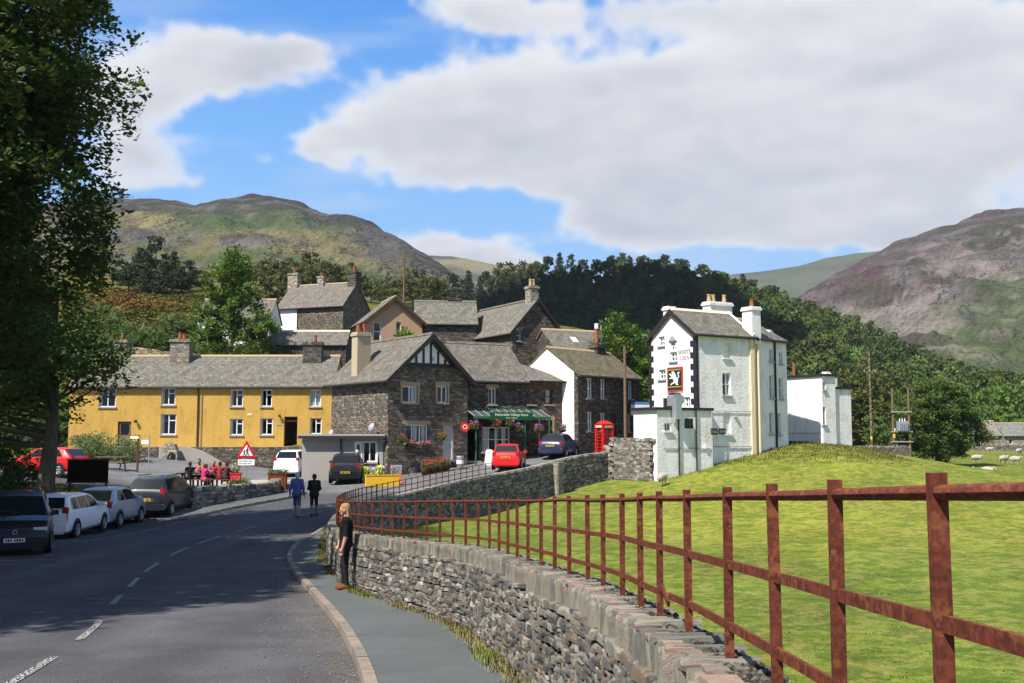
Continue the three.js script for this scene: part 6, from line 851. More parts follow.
  part('wiper', tube([-0.1, top(K.front[1]) + 0.03, Z(K.front[1] - 0.02)], [0.45, top(K.front[1] - 0.15) + 0.03, Z(K.front[1] - 0.12)], 0.01), M.trim, t);
  if (o.rails) for (const sg of [-1, 1]) part('roof_rail', tube([sg * (wt(1.5) - 0.04), top(0.9) + 0.05, Z(0.8)], [sg * (wt(1.5) - 0.04), top(2.2) + 0.05, Z(2.3)], 0.02), M.trim, t);
  return t;
}
car('black people carrier facing up the road under the sycamores', 'mpv', paint(0.010, 0.010, 0.013), -14.2, 30.2, hard(-14.2, 30.2), Math.PI + 0.40);
car('white estate car parked behind the black people carrier', 'estate', paint(0.72, 0.73, 0.73), -15.45, 36.4, hard(-15.4, 36.4), 0.06, { tall: true });
car('silver blue hatchback parked between the white estate and dark people carrier', 'hatch', paint(0.30, 0.36, 0.43, 0.4), -15.7, 40.9, hard(-15.6, 41), 0.02);
car('dark blue people carrier parked beside the garden wall', 'mpv', paint(0.014, 0.016, 0.024), -15.1, 45.3, hard(-15.0, 45.2), -0.02, { tall: true, rails: true });
car('red hatchback in the car park behind the tree trunk', 'hatch', paint(0.55, 0.012, 0.012), X(52, 56), 56, hard(X(52, 56), 56), 1.35);
car('white small van like car parked below the yellow cottages', 'mpv', paint(0.78, 0.78, 0.77), X(290, 66), 68, hard(X(290, 66), 67.5), -0.06, { tall: true, plateY: 0.52 });
car('dark grey sports utility car outside the lean-to', 'suv', paint(0.009, 0.009, 0.011), X(342.5, 58), 60.2, hard(X(342, 58), 60), 0.1, { plateY: 0.62 });
car('small red hatchback outside the village shop', 'hatch', paint(0.60, 0.012, 0.014), X(509, 60.5), 61.2, hard(X(509, 61), 61.2), -0.10);
car('dark navy hatchback parked uphill of the red car', 'hatch', paint(0.016, 0.024, 0.07), X(559, 66), 66.8, hard(X(559, 66), 66.8), -0.32);

// ---------- people ----------
function field3(caps, lo, hi, res, k) { // smooth union of tapered capsules, meshed
  const mc = new MarchingCubes(res, new THREE.MeshBasicMaterial(), false, false, 60000), f = mc.field, hs = res / 2, c = [0, 1, 2].map((i) => (lo[i] + hi[i]) / 2), e = [0, 1, 2].map((i) => (hi[i] - lo[i]) / 2 * hs / (hs - 2)); mc.isolation = 0;
  const dist = (x, y, z) => { let r = 9, best = 9, id = 0; for (let i = 0; i < caps.length; i++) { const q = caps[i], ax = x - q.a[0], ay = y - q.a[1], az = z - q.a[2], t = clamp((ax * q.v[0] + ay * q.v[1] + az * q.v[2]) / q.l2), dx = ax - q.v[0] * t, dy = ay - q.v[1] * t, dz = (az - q.v[2] * t), dd = Math.sqrt(dx * dx + dy * dy + dz * dz) - lerp(q.r0, q.r1, t); if (dd < best) { best = dd; id = i; } const h = clamp(0.5 + 0.5 * (dd - r) / k); r = lerp(dd, r, h) - k * h * (1 - h); } return [r, id]; };
  for (let z = 0; z < res; z++) for (let y = 0; y < res; y++) for (let x = 0; x < res; x++) f[z * res * res + y * res + x] = -dist(c[0] + (x - hs) / hs * e[0], c[1] + (y - hs) / hs * e[1], c[2] + (z - hs) / hs * e[2])[0];
  mc.update(); const n = mc.count ?? mc.geometry.drawRange.count, p = new Float32Array(n * 3), col = new Float32Array(n * 3);
  for (let i = 0; i < n; i++) { const v = [0, 1, 2].map((q) => c[q] + mc.positionArray[i * 3 + q] * e[q]); p.set(v, i * 3); col.set(caps[dist(...v)[1]].c, i * 3); }
  let g = new THREE.BufferGeometry(); g.setAttribute('position', new THREE.BufferAttribute(p, 3)); g.setAttribute('color', new THREE.BufferAttribute(col, 3)); g = mergeVertices(g, 1e-4); g.computeVertexNormals(); return g;
}
const cap = (a, b, r0, r1, c) => { const v = [b[0] - a[0], b[1] - a[1], b[2] - a[2]]; return { a, v, l2: Math.max(1e-6, v[0] ** 2 + v[1] ** 2 + v[2] ** 2), r0, r1, c }; };
M.body = std({ vertexColors: true, roughness: 0.85 });
const SKIN = [0.44, 0.24, 0.165];
function handCaps(w, dirv, side, c = SKIN) { // palm, four bent fingers, a thumb off the side; dirv: pointing direction
  const D = new THREE.Vector3(...dirv).normalize(), S = new THREE.Vector3(0, 0, 1).cross(D).normalize(); if (S.length() < 0.1) S.set(1, 0, 0); const N = new THREE.Vector3().crossVectors(D, S), o = new THREE.Vector3(...w), pt = (a, b, e) => { const p = o.clone().addScaledVector(D, a).addScaledVector(N, b).addScaledVector(S, e * side); return [p.x, p.y, p.z]; }, out = [cap(pt(0, 0, 0), pt(0.07, 0.008, 0), 0.026, 0.03, c), cap(pt(0.05, 0.02, 0), pt(0.075, -0.02, 0), 0.02, 0.02, c)];
  [[0.028, 0.075], [0.010, 0.085], [-0.008, 0.08], [-0.026, 0.062]].forEach(([b, l]) => { out.push(cap(pt(0.08, b, 0), pt(0.08 + l * 0.5, b, 0.008), 0.0095, 0.009, c), cap(pt(0.08 + l * 0.5, b, 0.008), pt(0.08 + l * 0.88, b, 0.034), 0.009, 0.0075, c)); });
  out.push(cap(pt(0.02, 0.025, 0), pt(0.055, 0.052, 0.012), 0.013, 0.011, c), cap(pt(0.055, 0.052, 0.012), pt(0.085, 0.055, 0.026), 0.011, 0.009, c)); return out;
}
function person(label, pos, turn, s, group) {
  const t = thing('person', label, 'person', pos, turn, group), J = s.j, caps = [], sc = s.scale || 1, c = s.c;
  const add = (a, b, r0, r1, col) => caps.push(cap(J[a] || a, J[b] || b, r0, r1, col));
  const f = s.fat || 1;
  add('pelvis', 'waist', 0.135 * f, 0.125 * f, c.top); add('waist', 'chest', 0.125 * f, 0.14 * f, c.top); caps.push(cap([J.pelvis[0] - 0.06, J.pelvis[1] - 0.02, J.pelvis[2]], [J.pelvis[0] + 0.06, J.pelvis[1] - 0.02, J.pelvis[2]], 0.115 * f, 0.115 * f, c.leg));
  add('shR', 'shL', 0.075 * f, 0.075 * f, c.top); add('chest', 'neck', 0.1, 0.056, c.top); add('neck', 'head', 0.052, 0.05, c.skin || SKIN);
  for (const S of ['L', 'R']) { add('sh' + S, 'el' + S, 0.058 * f, 0.047 * f, c.sleeve || c.top); add('el' + S, 'wr' + S, 0.044 * f, 0.031, c.fore || c.sleeve || c.top); const fl = 1 + (f - 1) * 0.25; add('hip' + S, 'kn' + S, 0.086 * fl, 0.062 * fl, c.leg); add('kn' + S, 'an' + S, 0.06 * fl, 0.045, c.shin || c.leg); add('an' + S, 'to' + S, 0.048, 0.04, c.shoe); }
  const all = Object.values(J), lo = [0, 1, 2].map((i) => Math.min(...all.map((p) => p[i])) - 0.16), hi = [0, 1, 2].map((i) => Math.max(...all.map((p) => p[i])) + 0.16); lo[1] = Math.min(...all.map((p) => p[1])) - 0.05;
  const gs = [field3(caps, lo, hi, s.res || 44, 0.035)];
  // head with its own grid: skull, jaw, nose, ears, brow
  const H = J.head, fd = s.look || [0, 0, 1], fy = Math.atan2(fd[0], fd[2]), hp = (x, y, z) => [H[0] + x * Math.cos(fy) + z * Math.sin(fy), H[1] + y, H[2] - x * Math.sin(fy) + z * Math.cos(fy)], sk = c.skin || SKIN;
  const hc = [cap(hp(0, 0.03, -0.015), hp(0, 0.02, 0.015), 0.092, 0.088, sk), cap(hp(0, -0.05, 0.03), hp(0, -0.075, 0.045), 0.062, 0.045, sk), cap(hp(0, 0.0, 0.092), hp(0, -0.028, 0.102), 0.010, 0.014, sk), cap(hp(-0.09, -0.005, 0), hp(-0.093, -0.03, 0.005), 0.017, 0.012, sk), cap(hp(0.09, -0.005, 0), hp(0.093, -0.03, 0.005), 0.017, 0.012, sk), cap(hp(-0.03, -0.068, 0.088), hp(0.03, -0.068, 0.088), 0.011, 0.011, [sk[0] * 0.75, sk[1] * 0.5, sk[2] * 0.5]), cap(hp(0, -0.05, -0.01), J.neck, 0.052, 0.05, sk)];
  gs.push(field3(hc, [H[0] - 0.14, H[1] - 0.17, H[2] - 0.15], [H[0] + 0.14, H[1] + 0.15, H[2] + 0.15], 34, 0.016));
  for (const S of ['L', 'R']) { const w = J['wr' + S], e = J['el' + S], dv = s['hand' + S] || [w[0] - e[0], w[1] - e[1], w[2] - e[2]], hcap = handCaps(w, dv, S === 'L' ? 1 : -1, s.glove || sk); gs.push(field3(hcap, [w[0] - 0.19, w[1] - 0.19, w[2] - 0.19], [w[0] + 0.19, w[1] + 0.19, w[2] + 0.19], 46, 0.006)); }
  for (const sx of [-1, 1]) { const g = new THREE.SphereGeometry(0.011, 8, 6).translate(...hp(sx * 0.033, 0.012, 0.09)); g.setAttribute('color', new THREE.Float32BufferAttribute(new Float32Array(g.attributes.position.count * 3).fill(0.02), 3)); gs.push(g); }
  const b = part('body', merge(gs), M.body, t);
  // hair
  const hr = c.hair, hh = [cap(hp(0, 0.055, -0.03), hp(0, 0.05, 0.0), 0.093, 0.093, hr), cap(hp(0, 0.0, -0.05), hp(0, -0.03, -0.055), 0.078, 0.07, hr)]; if (s.long) { const R = rng(s.long * 50); for (let i = 0; i < 26; i++) { const a = Math.PI * (0.12 + 0.76 * R()) + Math.PI, x = Math.cos(a) * 0.085, z = Math.sin(a) * 0.085 - 0.005, l = s.long * (0.6 + R() * 0.6); hh.push(cap(hp(x, 0.03 - R() * 0.05, z), hp(x * 1.25 + (R() - 0.5) * 0.05, 0.02 - l, z * 1.2 + (R() - 0.5) * 0.04), 0.026, 0.014 + R() * 0.012, mul3(hr, 0.7 + R() * 0.7))); } }
  const L = s.long || 0.06; part('hair', field3(hh, [H[0] - 0.2, H[1] - L - 0.12, H[2] - 0.2], [H[0] + 0.2, H[1] + 0.2, H[2] + 0.2], s.long ? 46 : 30, 0.012), M.body, t);
  if (s.extra) s.extra(t, J);
  t.scale.setScalar(sc); return t;
}
const stand = (o = {}) => ({ pelvis: [0, 0.95, 0], waist: [0, 1.1, 0], chest: [0, 1.3, 0.0], neck: [0, 1.49, -0.01], head: [0, 1.63, 0.02], shL: [0.17, 1.42, 0], shR: [-0.17, 1.42, 0], elL: [0.235, 1.13, -0.03], elR: [-0.235, 1.13, -0.03], wrL: [0.25, 0.88, 0.04], wrR: [-0.25, 0.88, 0.04], hipL: [0.085, 0.92, 0], hipR: [-0.085, 0.92, 0], knL: [0.095, 0.5, 0.02], knR: [-0.095, 0.5, 0.02], anL: [0.1, 0.075, -0.02], anR: [-0.1, 0.075, -0.02], toL: [0.12, 0.04, 0.14], toR: [-0.12, 0.04, 0.14], ...o });
const sit = (o = {}) => ({ pelvis: [0, 0.55, 0], waist: [0, 0.7, 0.02], chest: [0, 0.9, 0.06], neck: [0, 1.08, 0.08], head: [0, 1.22, 0.12], shL: [0.17, 1.01, 0.06], shR: [-0.17, 1.01, 0.06], elL: [0.24, 0.80, 0.22], elR: [-0.24, 0.80, 0.22], wrL: [0.12, 0.83, 0.42], wrR: [-0.12, 0.83, 0.42], hipL: [0.09, 0.53, 0.04], hipR: [-0.09, 0.53, 0.04], knL: [0.12, 0.52, 0.45], knR: [-0.12, 0.52, 0.45], anL: [0.12, 0.09, 0.42], anR: [-0.12, 0.09, 0.42], toL: [0.13, 0.04, 0.58], toR: [-0.13, 0.04, 0.58], ...o });
{
  const K = [0.008, 0.008, 0.009], gy = (x, d) => hard(x, d) + 0.105;
  // woman by the wall, facing the road
  person('woman in black with curly fair hair standing on the footpath beside the wall', [-3.27, gy(-3.27, 20.7), -20.7], -Math.PI / 2 + 0.25, { res: 76, scale: 0.945, fat: 1.05, long: 0.27, look: [-0.15, 0.25, 1], c: { top: K, sleeve: K, fore: SKIN, leg: [0.016, 0.016, 0.018], shoe: [0.17, 0.055, 0.02], hair: [0.30, 0.17, 0.075] }, j: stand({ head: [0, 1.63, 0.035], elR: [-0.22, 1.12, 0.05], wrR: [-0.2, 0.88, 0.13], elL: [0.23, 1.12, 0.02], wrL: [0.22, 0.87, 0.09], toL: [0.1, 0.04, 0.15], toR: [-0.08, 0.04, 0.17], anR: [-0.09, 0.075, 0.02], knR: [-0.09, 0.5, 0.05] }) });
  const wx = X(299, 41.4), vx = X(316, 41.6);
  person('man in blue jacket and pale gaiters walking up the road', [wx, hard(wx, 41.4), -41.4], Math.PI - 0.1, { res: 60, scale: 1.0, fat: 1.3, c: { top: [0.085, 0.095, 0.27], leg: [0.06, 0.085, 0.14], shin: [0.26, 0.24, 0.19], shoe: [0.22, 0.17, 0.10], hair: [0.45, 0.44, 0.42] }, j: stand({ knL: [0.1, 0.5, 0.1], anL: [0.1, 0.1, 0.16], toL: [0.11, 0.06, 0.32], anR: [-0.1, 0.09, -0.16], toR: [-0.11, 0.04, 0.0], knR: [-0.1, 0.5, -0.02], elR: [-0.25, 1.14, 0.0], wrR: [-0.24, 0.9, 0.14], elL: [0.25, 1.13, -0.1], wrL: [0.26, 0.88, -0.08] }) });
  person('walker in black jacket with light gaiters walking beside the man in blue', [vx, hard(vx, 41.6), -41.6], Math.PI + 0.1, { res: 60, scale: 0.95, fat: 1.26, c: { top: [0.018, 0.018, 0.02], leg: [0.014, 0.014, 0.016], shin: [0.16, 0.16, 0.15], shoe: [0.03, 0.025, 0.02], hair: [0.06, 0.03, 0.02] }, j: stand({ anL: [0.09, 0.09, -0.12], toL: [0.1, 0.04, 0.04], anR: [-0.09, 0.09, 0.14], toR: [-0.1, 0.05, 0.3], knR: [-0.09, 0.5, 0.09], elR: [-0.24, 1.15, 0.04], wrR: [-0.16, 1.05, 0.22], elL: [0.24, 1.15, 0.04], wrL: [0.16, 1.05, 0.22] }) });
  const ty = (d) => 0.42 + 0.02 * (d - 46);
  const seats = [[192.5, 53.3, 'seated woman in black vest at the left picnic table', [0.012, 0.012, 0.016], SKIN, [0.02, 0.03, 0.06], [0.06, 0.03, 0.015], 0.5], [202, 54.6, 'taller bare armed person at the far side of the left picnic table', [0.30, 0.16, 0.12], SKIN, [0.10, 0.10, 0.12], [0.12, 0.06, 0.03], 3.0, 1.08], [206, 53.2, 'seated person in bright pink top at the left picnic table', [0.55, 0.03, 0.14], SKIN, SKIN, [0.10, 0.05, 0.025], -0.4, 0.92], [209.5, 54.4, 'child in blue top between the two picnic tables', [0.05, 0.12, 0.38], SKIN, [0.05, 0.05, 0.09], [0.12, 0.07, 0.03], 2.9, 0.86], [216.5, 54.7, 'seated man in red shirt at the right picnic table', [0.34, 0.035, 0.035], [0.34, 0.035, 0.035], [0.06, 0.05, 0.05], [0.22, 0.14, 0.08], 3.0], [222, 53.4, 'seated person in dark red top at the right picnic table', [0.26, 0.03, 0.035], SKIN, [0.04, 0.03, 0.03], [0.05, 0.025, 0.015], 0.3], [227.5, 53.5, 'seated person in brown jacket at the right end of the table', [0.07, 0.035, 0.03], [0.07, 0.035, 0.03], [0.03, 0.03, 0.035], [0.05, 0.03, 0.02], -0.7]];
  for (const [px, d, l, top, fore, leg, hair, tr, sc = 1] of seats) person(l, [X(px, d), ty(d) - 0.03, -d], Math.PI + tr + (Math.abs(tr) > 2 ? 0 : 0), { res: 40, scale: sc, c: { top, sleeve: fore === SKIN && top[0] > 0.2 ? top : fore, fore, leg, shoe: [0.05, 0.04, 0.035], hair }, j: sit() }, 'people at the picnic tables');
  person('person in blue top and white hat by the lean-to doors', [X(358, 60.9), hard(X(358, 60.9), 60.9), -60.9], 0.5, { res: 40, c: { top: [0.02, 0.07, 0.42], leg: [0.02, 0.03, 0.10], shoe: [0.03, 0.03, 0.03], hair: [0.6, 0.6, 0.58] }, j: stand() });
}
// ---------- garden furniture ----------
function picnicTable(label, x, d, y, turn, mat) {
  const t = thing('picnic_table', label, 'picnic table', [x, y, -d], turn, 'picnic tables');
  for (let i = 0; i < 5; i++) part('table_plank', box(1.75, 0.04, 0.13, 0, 0.74, -0.29 + i * 0.145), mat, t);
  for (const s of [-1, 1]) for (const o of [0, 0.14]) part('bench_plank', box(1.75, 0.04, 0.125, 0, 0.44, s * (0.66 + o)), mat, t);
  for (const u of [-0.6, 0.6]) { part('seat_bearer', box(0.05, 0.09, 1.66, u, 0.375, 0), mat, t); part('top_bearer', box(0.05, 0.07, 0.7, u, 0.685, 0), mat, t); for (const s of [-1, 1]) part('leg', tube([u + 0.05, 0, s * 0.62], [u + 0.05, 0.7, s * 0.22], 0.045, 0.045, 4), mat, t); }
  return t;
}
M.tableRed = withTex(T.wood, { bumpScale: 0.003, color: C(0.15, 0.05, 0.035) });
picnicTable('dark stained picnic table with people in vest and pink top', X(197, 53.9), 53.9, 0.55, 0.1, M.tableRed); picnicTable('dark stained picnic table with people in red shirts', X(221, 54), 54.0, 0.55, -0.12, M.tableRed); picnicTable('weathered pale picnic bench beside the rounded shrub', X(114, 62), 62, hard(X(114, 62), 62), 0.1, M.wood);
const soil = flat(0.04, 0.03, 0.02);
function planter(name, label, x, y, d, w, h, dep, mat, turn = 0, flowers, n = 60, fh = 0.3, leaf = M.leafMid) {
  const t = thing(name, label, 'planter', [x, y, -d], turn), th = 0.06; part('trough', uvBox(merge([box(w, 0.06, dep, 0, 0.03, 0), box(w, h - 0.06, th, 0, h / 2 + 0.03, dep / 2 - th / 2), box(w, h - 0.06, th, 0, h / 2 + 0.03, -dep / 2 + th / 2), box(th, h - 0.06, dep - 2 * th, -w / 2 + th / 2, h / 2 + 0.03, 0), box(th, h - 0.06, dep - 2 * th, w / 2 - th / 2, h / 2 + 0.03, 0)])), mat, t); part('rim', uvBox(merge([box(w + 0.06, 0.05, 0.09, 0, h + 0.02, dep / 2 - 0.02), box(w + 0.06, 0.05, 0.09, 0, h + 0.02, -dep / 2 + 0.02)])), mat, t); part('soil', box(w - 2 * th, 0.04, dep - 2 * th, 0, h - 0.06, 0), soil, t); foliage(t, w, h, dep, flowers, n, fh, leaf); return t;
}
const petal = (c) => flat(...c, { roughness: 0.8, side: THREE.DoubleSide });
const PET = { red: petal([0.62, 0.02, 0.02]), pink: petal([0.62, 0.12, 0.28]), orange: petal([0.75, 0.16, 0.02]), purple: petal([0.22, 0.10, 0.42]), white: petal([0.75, 0.74, 0.72]), yellow: petal([0.72, 0.5, 0.03]) };
function foliage(t, w, y, dep, flowers, n, fh, leaf) {
  const R = rng(Math.round(t.position.x * 100) + n), a = []; for (let i = 0; i < n * 4; i++) a.push(...leafQuad(new THREE.Vector3((R() - 0.5) * w * 1.05, y + R() * fh * 0.9 - 0.08, (R() - 0.5) * dep * 1.05), 0.1 + R() * 0.08, 0.07, rq(R, 0.3))); const lf = part('leaves', leavesGeo(a), leaf, t); lf.userData.kind = 'stuff';
  for (const f of flowers || []) { const b = []; for (let i = 0; i < n; i++) b.push(...leafQuad(new THREE.Vector3((R() - 0.5) * w * 1.1, y + fh * (0.25 + R() * 0.8), (R() - 0.5) * dep * 1.1), 0.07 + R() * 0.05, 0.08, rq(R, 0.2))); const fl = part('flowers', leavesGeo(b), PET[f], t); fl.userData.kind = 'stuff'; }
}
planter('flower_box', 'bright red square flower box at the end of the picnic tables', X(238, 53.4), 0.55, 53.4, 0.48, 0.72, 0.48, flat(0.62, 0.035, 0.07), 0.1, ['yellow'], 20, 0.5); planter('timber_planter', 'reddish brown timber planter behind the garden wall end', X(279.5, 56), hard(X(279, 56), 56), 56, 0.95, 0.85, 0.6, withTex(T.wood, { color: C(0.36, 0.10, 0.05) }), 0.1);
planter('yellow_trough', 'long yellow concrete trough with a heather bush by the junction', X(383, 56), hard(X(383, 56), 56) + 0.0, 56, 1.75, 0.58, 0.6, flat(0.62, 0.36, 0.035, { roughness: 0.8 }), 0.25, ['purple'], 40, 0.5, M.leafDark);
{ // flower tubs by the gabled house
  [[426, 61.4], [433, 61.8], [440, 62.2], [446, 62.6]].forEach(([px, d], i) => { const x = X(px, d), t = thing('flower_tub', ['half barrel of red flowers furthest from the grey door', 'half barrel of red flowers under the shop window edge', 'half barrel of red flowers second from the grey door', 'half barrel of red flowers next to the grey door'][i], 'planter', [x, hard(x, d), -d]); part('barrel', lathe([[0.01, 0], [0.22, 0], [0.28, 0.25], [0.28, 0.42], [0.25, 0.42], [0.25, 0.36], [0.01, 0.36]], 16), M.woodDark, t); part('hoop', new THREE.TorusGeometry(0.285, 0.012, 6, 20).rotateX(Math.PI / 2).translate(0, 0.3, 0), M.black, t); foliage(t, 0.5, 0.45, 0.5, ['red'], 26, 0.35, M.leafMid); });
  // hanging baskets
  const hb = (label, px, py, d, fl, yw) => { const p = at(px, py, d), t = thing('hanging_basket', label, 'hanging basket', [p.x, p.y - 0.15, p.z], 0, 'hanging baskets'); part('basket', new THREE.SphereGeometry(0.2, 12, 6, 0, 6.3, 1.57, 1.57).translate(0, 0.05, 0), M.woodDark, t); for (const a of [0, 2.1, 4.2]) part('chain', tube([Math.cos(a) * 0.2, 0.05, Math.sin(a) * 0.2], [0, 0.62, 0], 0.006), M.black, t); foliage(t, 0.5, -0.05, 0.5, fl, 34, 0.42, M.leafMid); };
  hb('hanging basket of orange and purple flowers by the shop door', 474, 425, 64.6, ['orange', 'purple']); hb('hanging basket of pink flowers under the canopy middle', 497, 423, 65.2, ['pink', 'red']); hb('hanging basket of orange flowers over the shop window', 510, 422, 65.4, ['orange']); hb('hanging basket of pink and purple flowers at the canopy post', 519, 427, 65.6, ['pink', 'purple']); hb('large hanging basket of pink flowers beside the green post', 539, 428, 66, ['pink', 'purple']); hb('hanging basket of purple flowers on the house end corner', 562, 428, 67.4, ['pink', 'purple']); hb('small hanging basket of red flowers on the gabled house', 402.5, 438, 62.1, ['red']); hb('brown dried hanging basket beside the grey door', 442, 436, 63.5, ['orange']);
  const wb = (label, px, py, d) => { const p = at(px, py, d), t = thing('window_box', label, 'planter', [p.x, p.y, p.z], 0.64); part('trough', box(0.7, 0.18, 0.2, 0, 0, 0.1), M.woodDark, t); foliage(t, 0.7, 0.05, 0.25, ['pink', 'red'], 20, 0.25, M.leafMid); };
  wb('window box of pink flowers under the ground floor window', 411, 445, 62.6); wb('window box of dusty pink flowers beside the door side of the window', 425, 446, 63.0);
  // shop front bits
  const p = at(465, 427, 63.9), ps = thing('round_shop_sign', 'round red projecting shop sign with a white ring', 'sign', [p.x, p.y, p.z], 0.3); part('disc', new THREE.CylinderGeometry(0.28, 0.28, 0.06, 24).rotateX(Math.PI / 2), M.red, ps); part('ring', new THREE.TorusGeometry(0.12, 0.02, 8, 24).translate(0, 0, 0.035), M.upvc, ps); part('bracket', tube([0, 0.3, 0], [-0.1, 0.42, -0.9], 0.025), M.black, ps);
  const bx = X(460.5, 63), bn = thing('litter_bin', 'grey litter bin beside the shop entrance', 'bin', [bx, hard(bx, 63), -63]); part('drum', lathe([[0.01, 0.03], [0.2, 0.03], [0.23, 0.7], [0.24, 0.8], [0.2, 0.82], [0.19, 0.3]], 16), M.steel, bn); part('liner', cyl(0.235, 0.235, 0.2, 0, 0.45, 0, 16), M.upvc, bn);
  const ax = X(397, 57), ab = thing('advert_board', 'orange and white folding advert board by the yellow trough', 'sign', [ax, hard(ax, 57), -57], 0.5); for (const s of [-1, 1]) { part('panel', box(0.6, 1.0, 0.03, 0, 0.52, 0).rotateX(s * 0.2).translate(0, 0, s * -0.11), s > 0 ? M.upvc : flat(0.7, 0.2, 0.08), ab); } part('poster', box(0.5, 0.62, 0.01, 0, 0.52, 0.025).rotateX(-0.2).translate(0, 0, 0.11), flat(0.68, 0.16, 0.06), ab);
  const ab2 = thing('leaning_board', 'white pavement board leaning outside the village shop', 'sign', [X(489, 64), hard(X(489, 64), 64), -64], 0.3); part('panel', uvBox(slab([[-0.3, 0], [0.25, 0], [0.3, 0.9], [0.15, 1.0], [-0.15, 0.95]], 0.04)).rotateX(-0.15), M.upvc, ab2); part('stay', tube([0, 0.8, -0.05], [0, 0, -0.4], 0.02), M.wood, ab2);
  const cy = new THREE.MeshPhysicalMaterial({ color: C(0.55, 0.62, 0.03), roughness: 0.5 });
  [[365, 59.4, 0.5, 'lime yellow plastic chair beside the blue topped person'], [370, 58.8, 2.4, 'lime yellow plastic chair nearest the yellow trough'], [377, 59.4, -0.8, 'lime yellow plastic chair in front of the open white door']].forEach(([px, d, tr, l]) => { const x = X(px, d), t = thing('plastic_chair', l, 'chair', [x, hard(x, d), -d], tr, 'yellow chairs'); part('seat', box(0.46, 0.04, 0.44, 0, 0.43, 0), cy, t); part('backrest', uvBox(slab([[-0.22, 0], [0.22, 0], [0.24, 0.35], [0.16, 0.45], [-0.16, 0.45], [-0.24, 0.35]], 0.03, [[[-0.1, 0.1], [0.1, 0.1], [0.1, 0.3], [-0.1, 0.3]]])).rotateX(-0.15).translate(0, 0.45, -0.23), cy, t); for (const a of [-0.2, 0.2]) { for (const b of [-0.19, 0.19]) part('leg', tube([a, 0.42, b], [a * 1.15, 0, b * 1.15], 0.022), cy, t); part('arm', box(0.04, 0.03, 0.4, a * 1.15, 0.64, 0), cy, t); } });
  const tx = X(373, 59), tb = thing('cafe_table', 'small white round cafe table among the yellow chairs', 'table', [tx - 0.25, hard(tx, 59.6), -59.9]); part('table_top', cyl(0.38, 0.38, 0.03, 0, 0.71, 0, 20), M.upvc, tb); part('stem', cyl(0.035, 0.03, 0.68, 0, 0.36, 0, 8), M.upvc, tb); part('foot', cyl(0.22, 0.2, 0.03, 0, 0.015, 0, 16), M.upvc, tb);
  // bicycle leaning by the house
  const bxx = X(405, 60.9), bi = thing('bicycle', 'dark bicycle leaning against the gabled stone house', 'bicycle', [bxx, hard(bxx, 60.9), -61.2], 0.64); for (const u of [-0.52, 0.52]) { const w = part('wheel', new THREE.TorusGeometry(0.32, 0.02, 6, 24).translate(u, 0.34, 0), M.tyre, bi); const sp = []; for (let k = 0; k < 6; k++) sp.push(tube([u, 0.34, 0], [u + Math.cos(k * 1.05) * 0.31, 0.34 + Math.sin(k * 1.05) * 0.31, 0], 0.004, 0.004, 4)); part('spokes', merge(sp), M.alloy, w); } part('frame', merge([tube([-0.52, 0.34, 0], [-0.08, 0.32, 0], 0.016), tube([-0.08, 0.32, 0], [-0.2, 0.82, 0], 0.018), tube([-0.2, 0.72, 0], [0.36, 0.76, 0], 0.018), tube([-0.08, 0.32, 0], [0.38, 0.68, 0], 0.02), tube([-0.52, 0.34, 0], [-0.19, 0.7, 0], 0.012), tube([0.34, 0.9, 0], [0.52, 0.34, 0], 0.016)]), M.black, bi); part('saddle', box(0.26, 0.05, 0.13, -0.22, 0.86, 0), M.black, bi); part('handlebar', tube([0.32, 0.95, -0.26], [0.32, 0.95, 0.26], 0.014), M.black, bi);
}
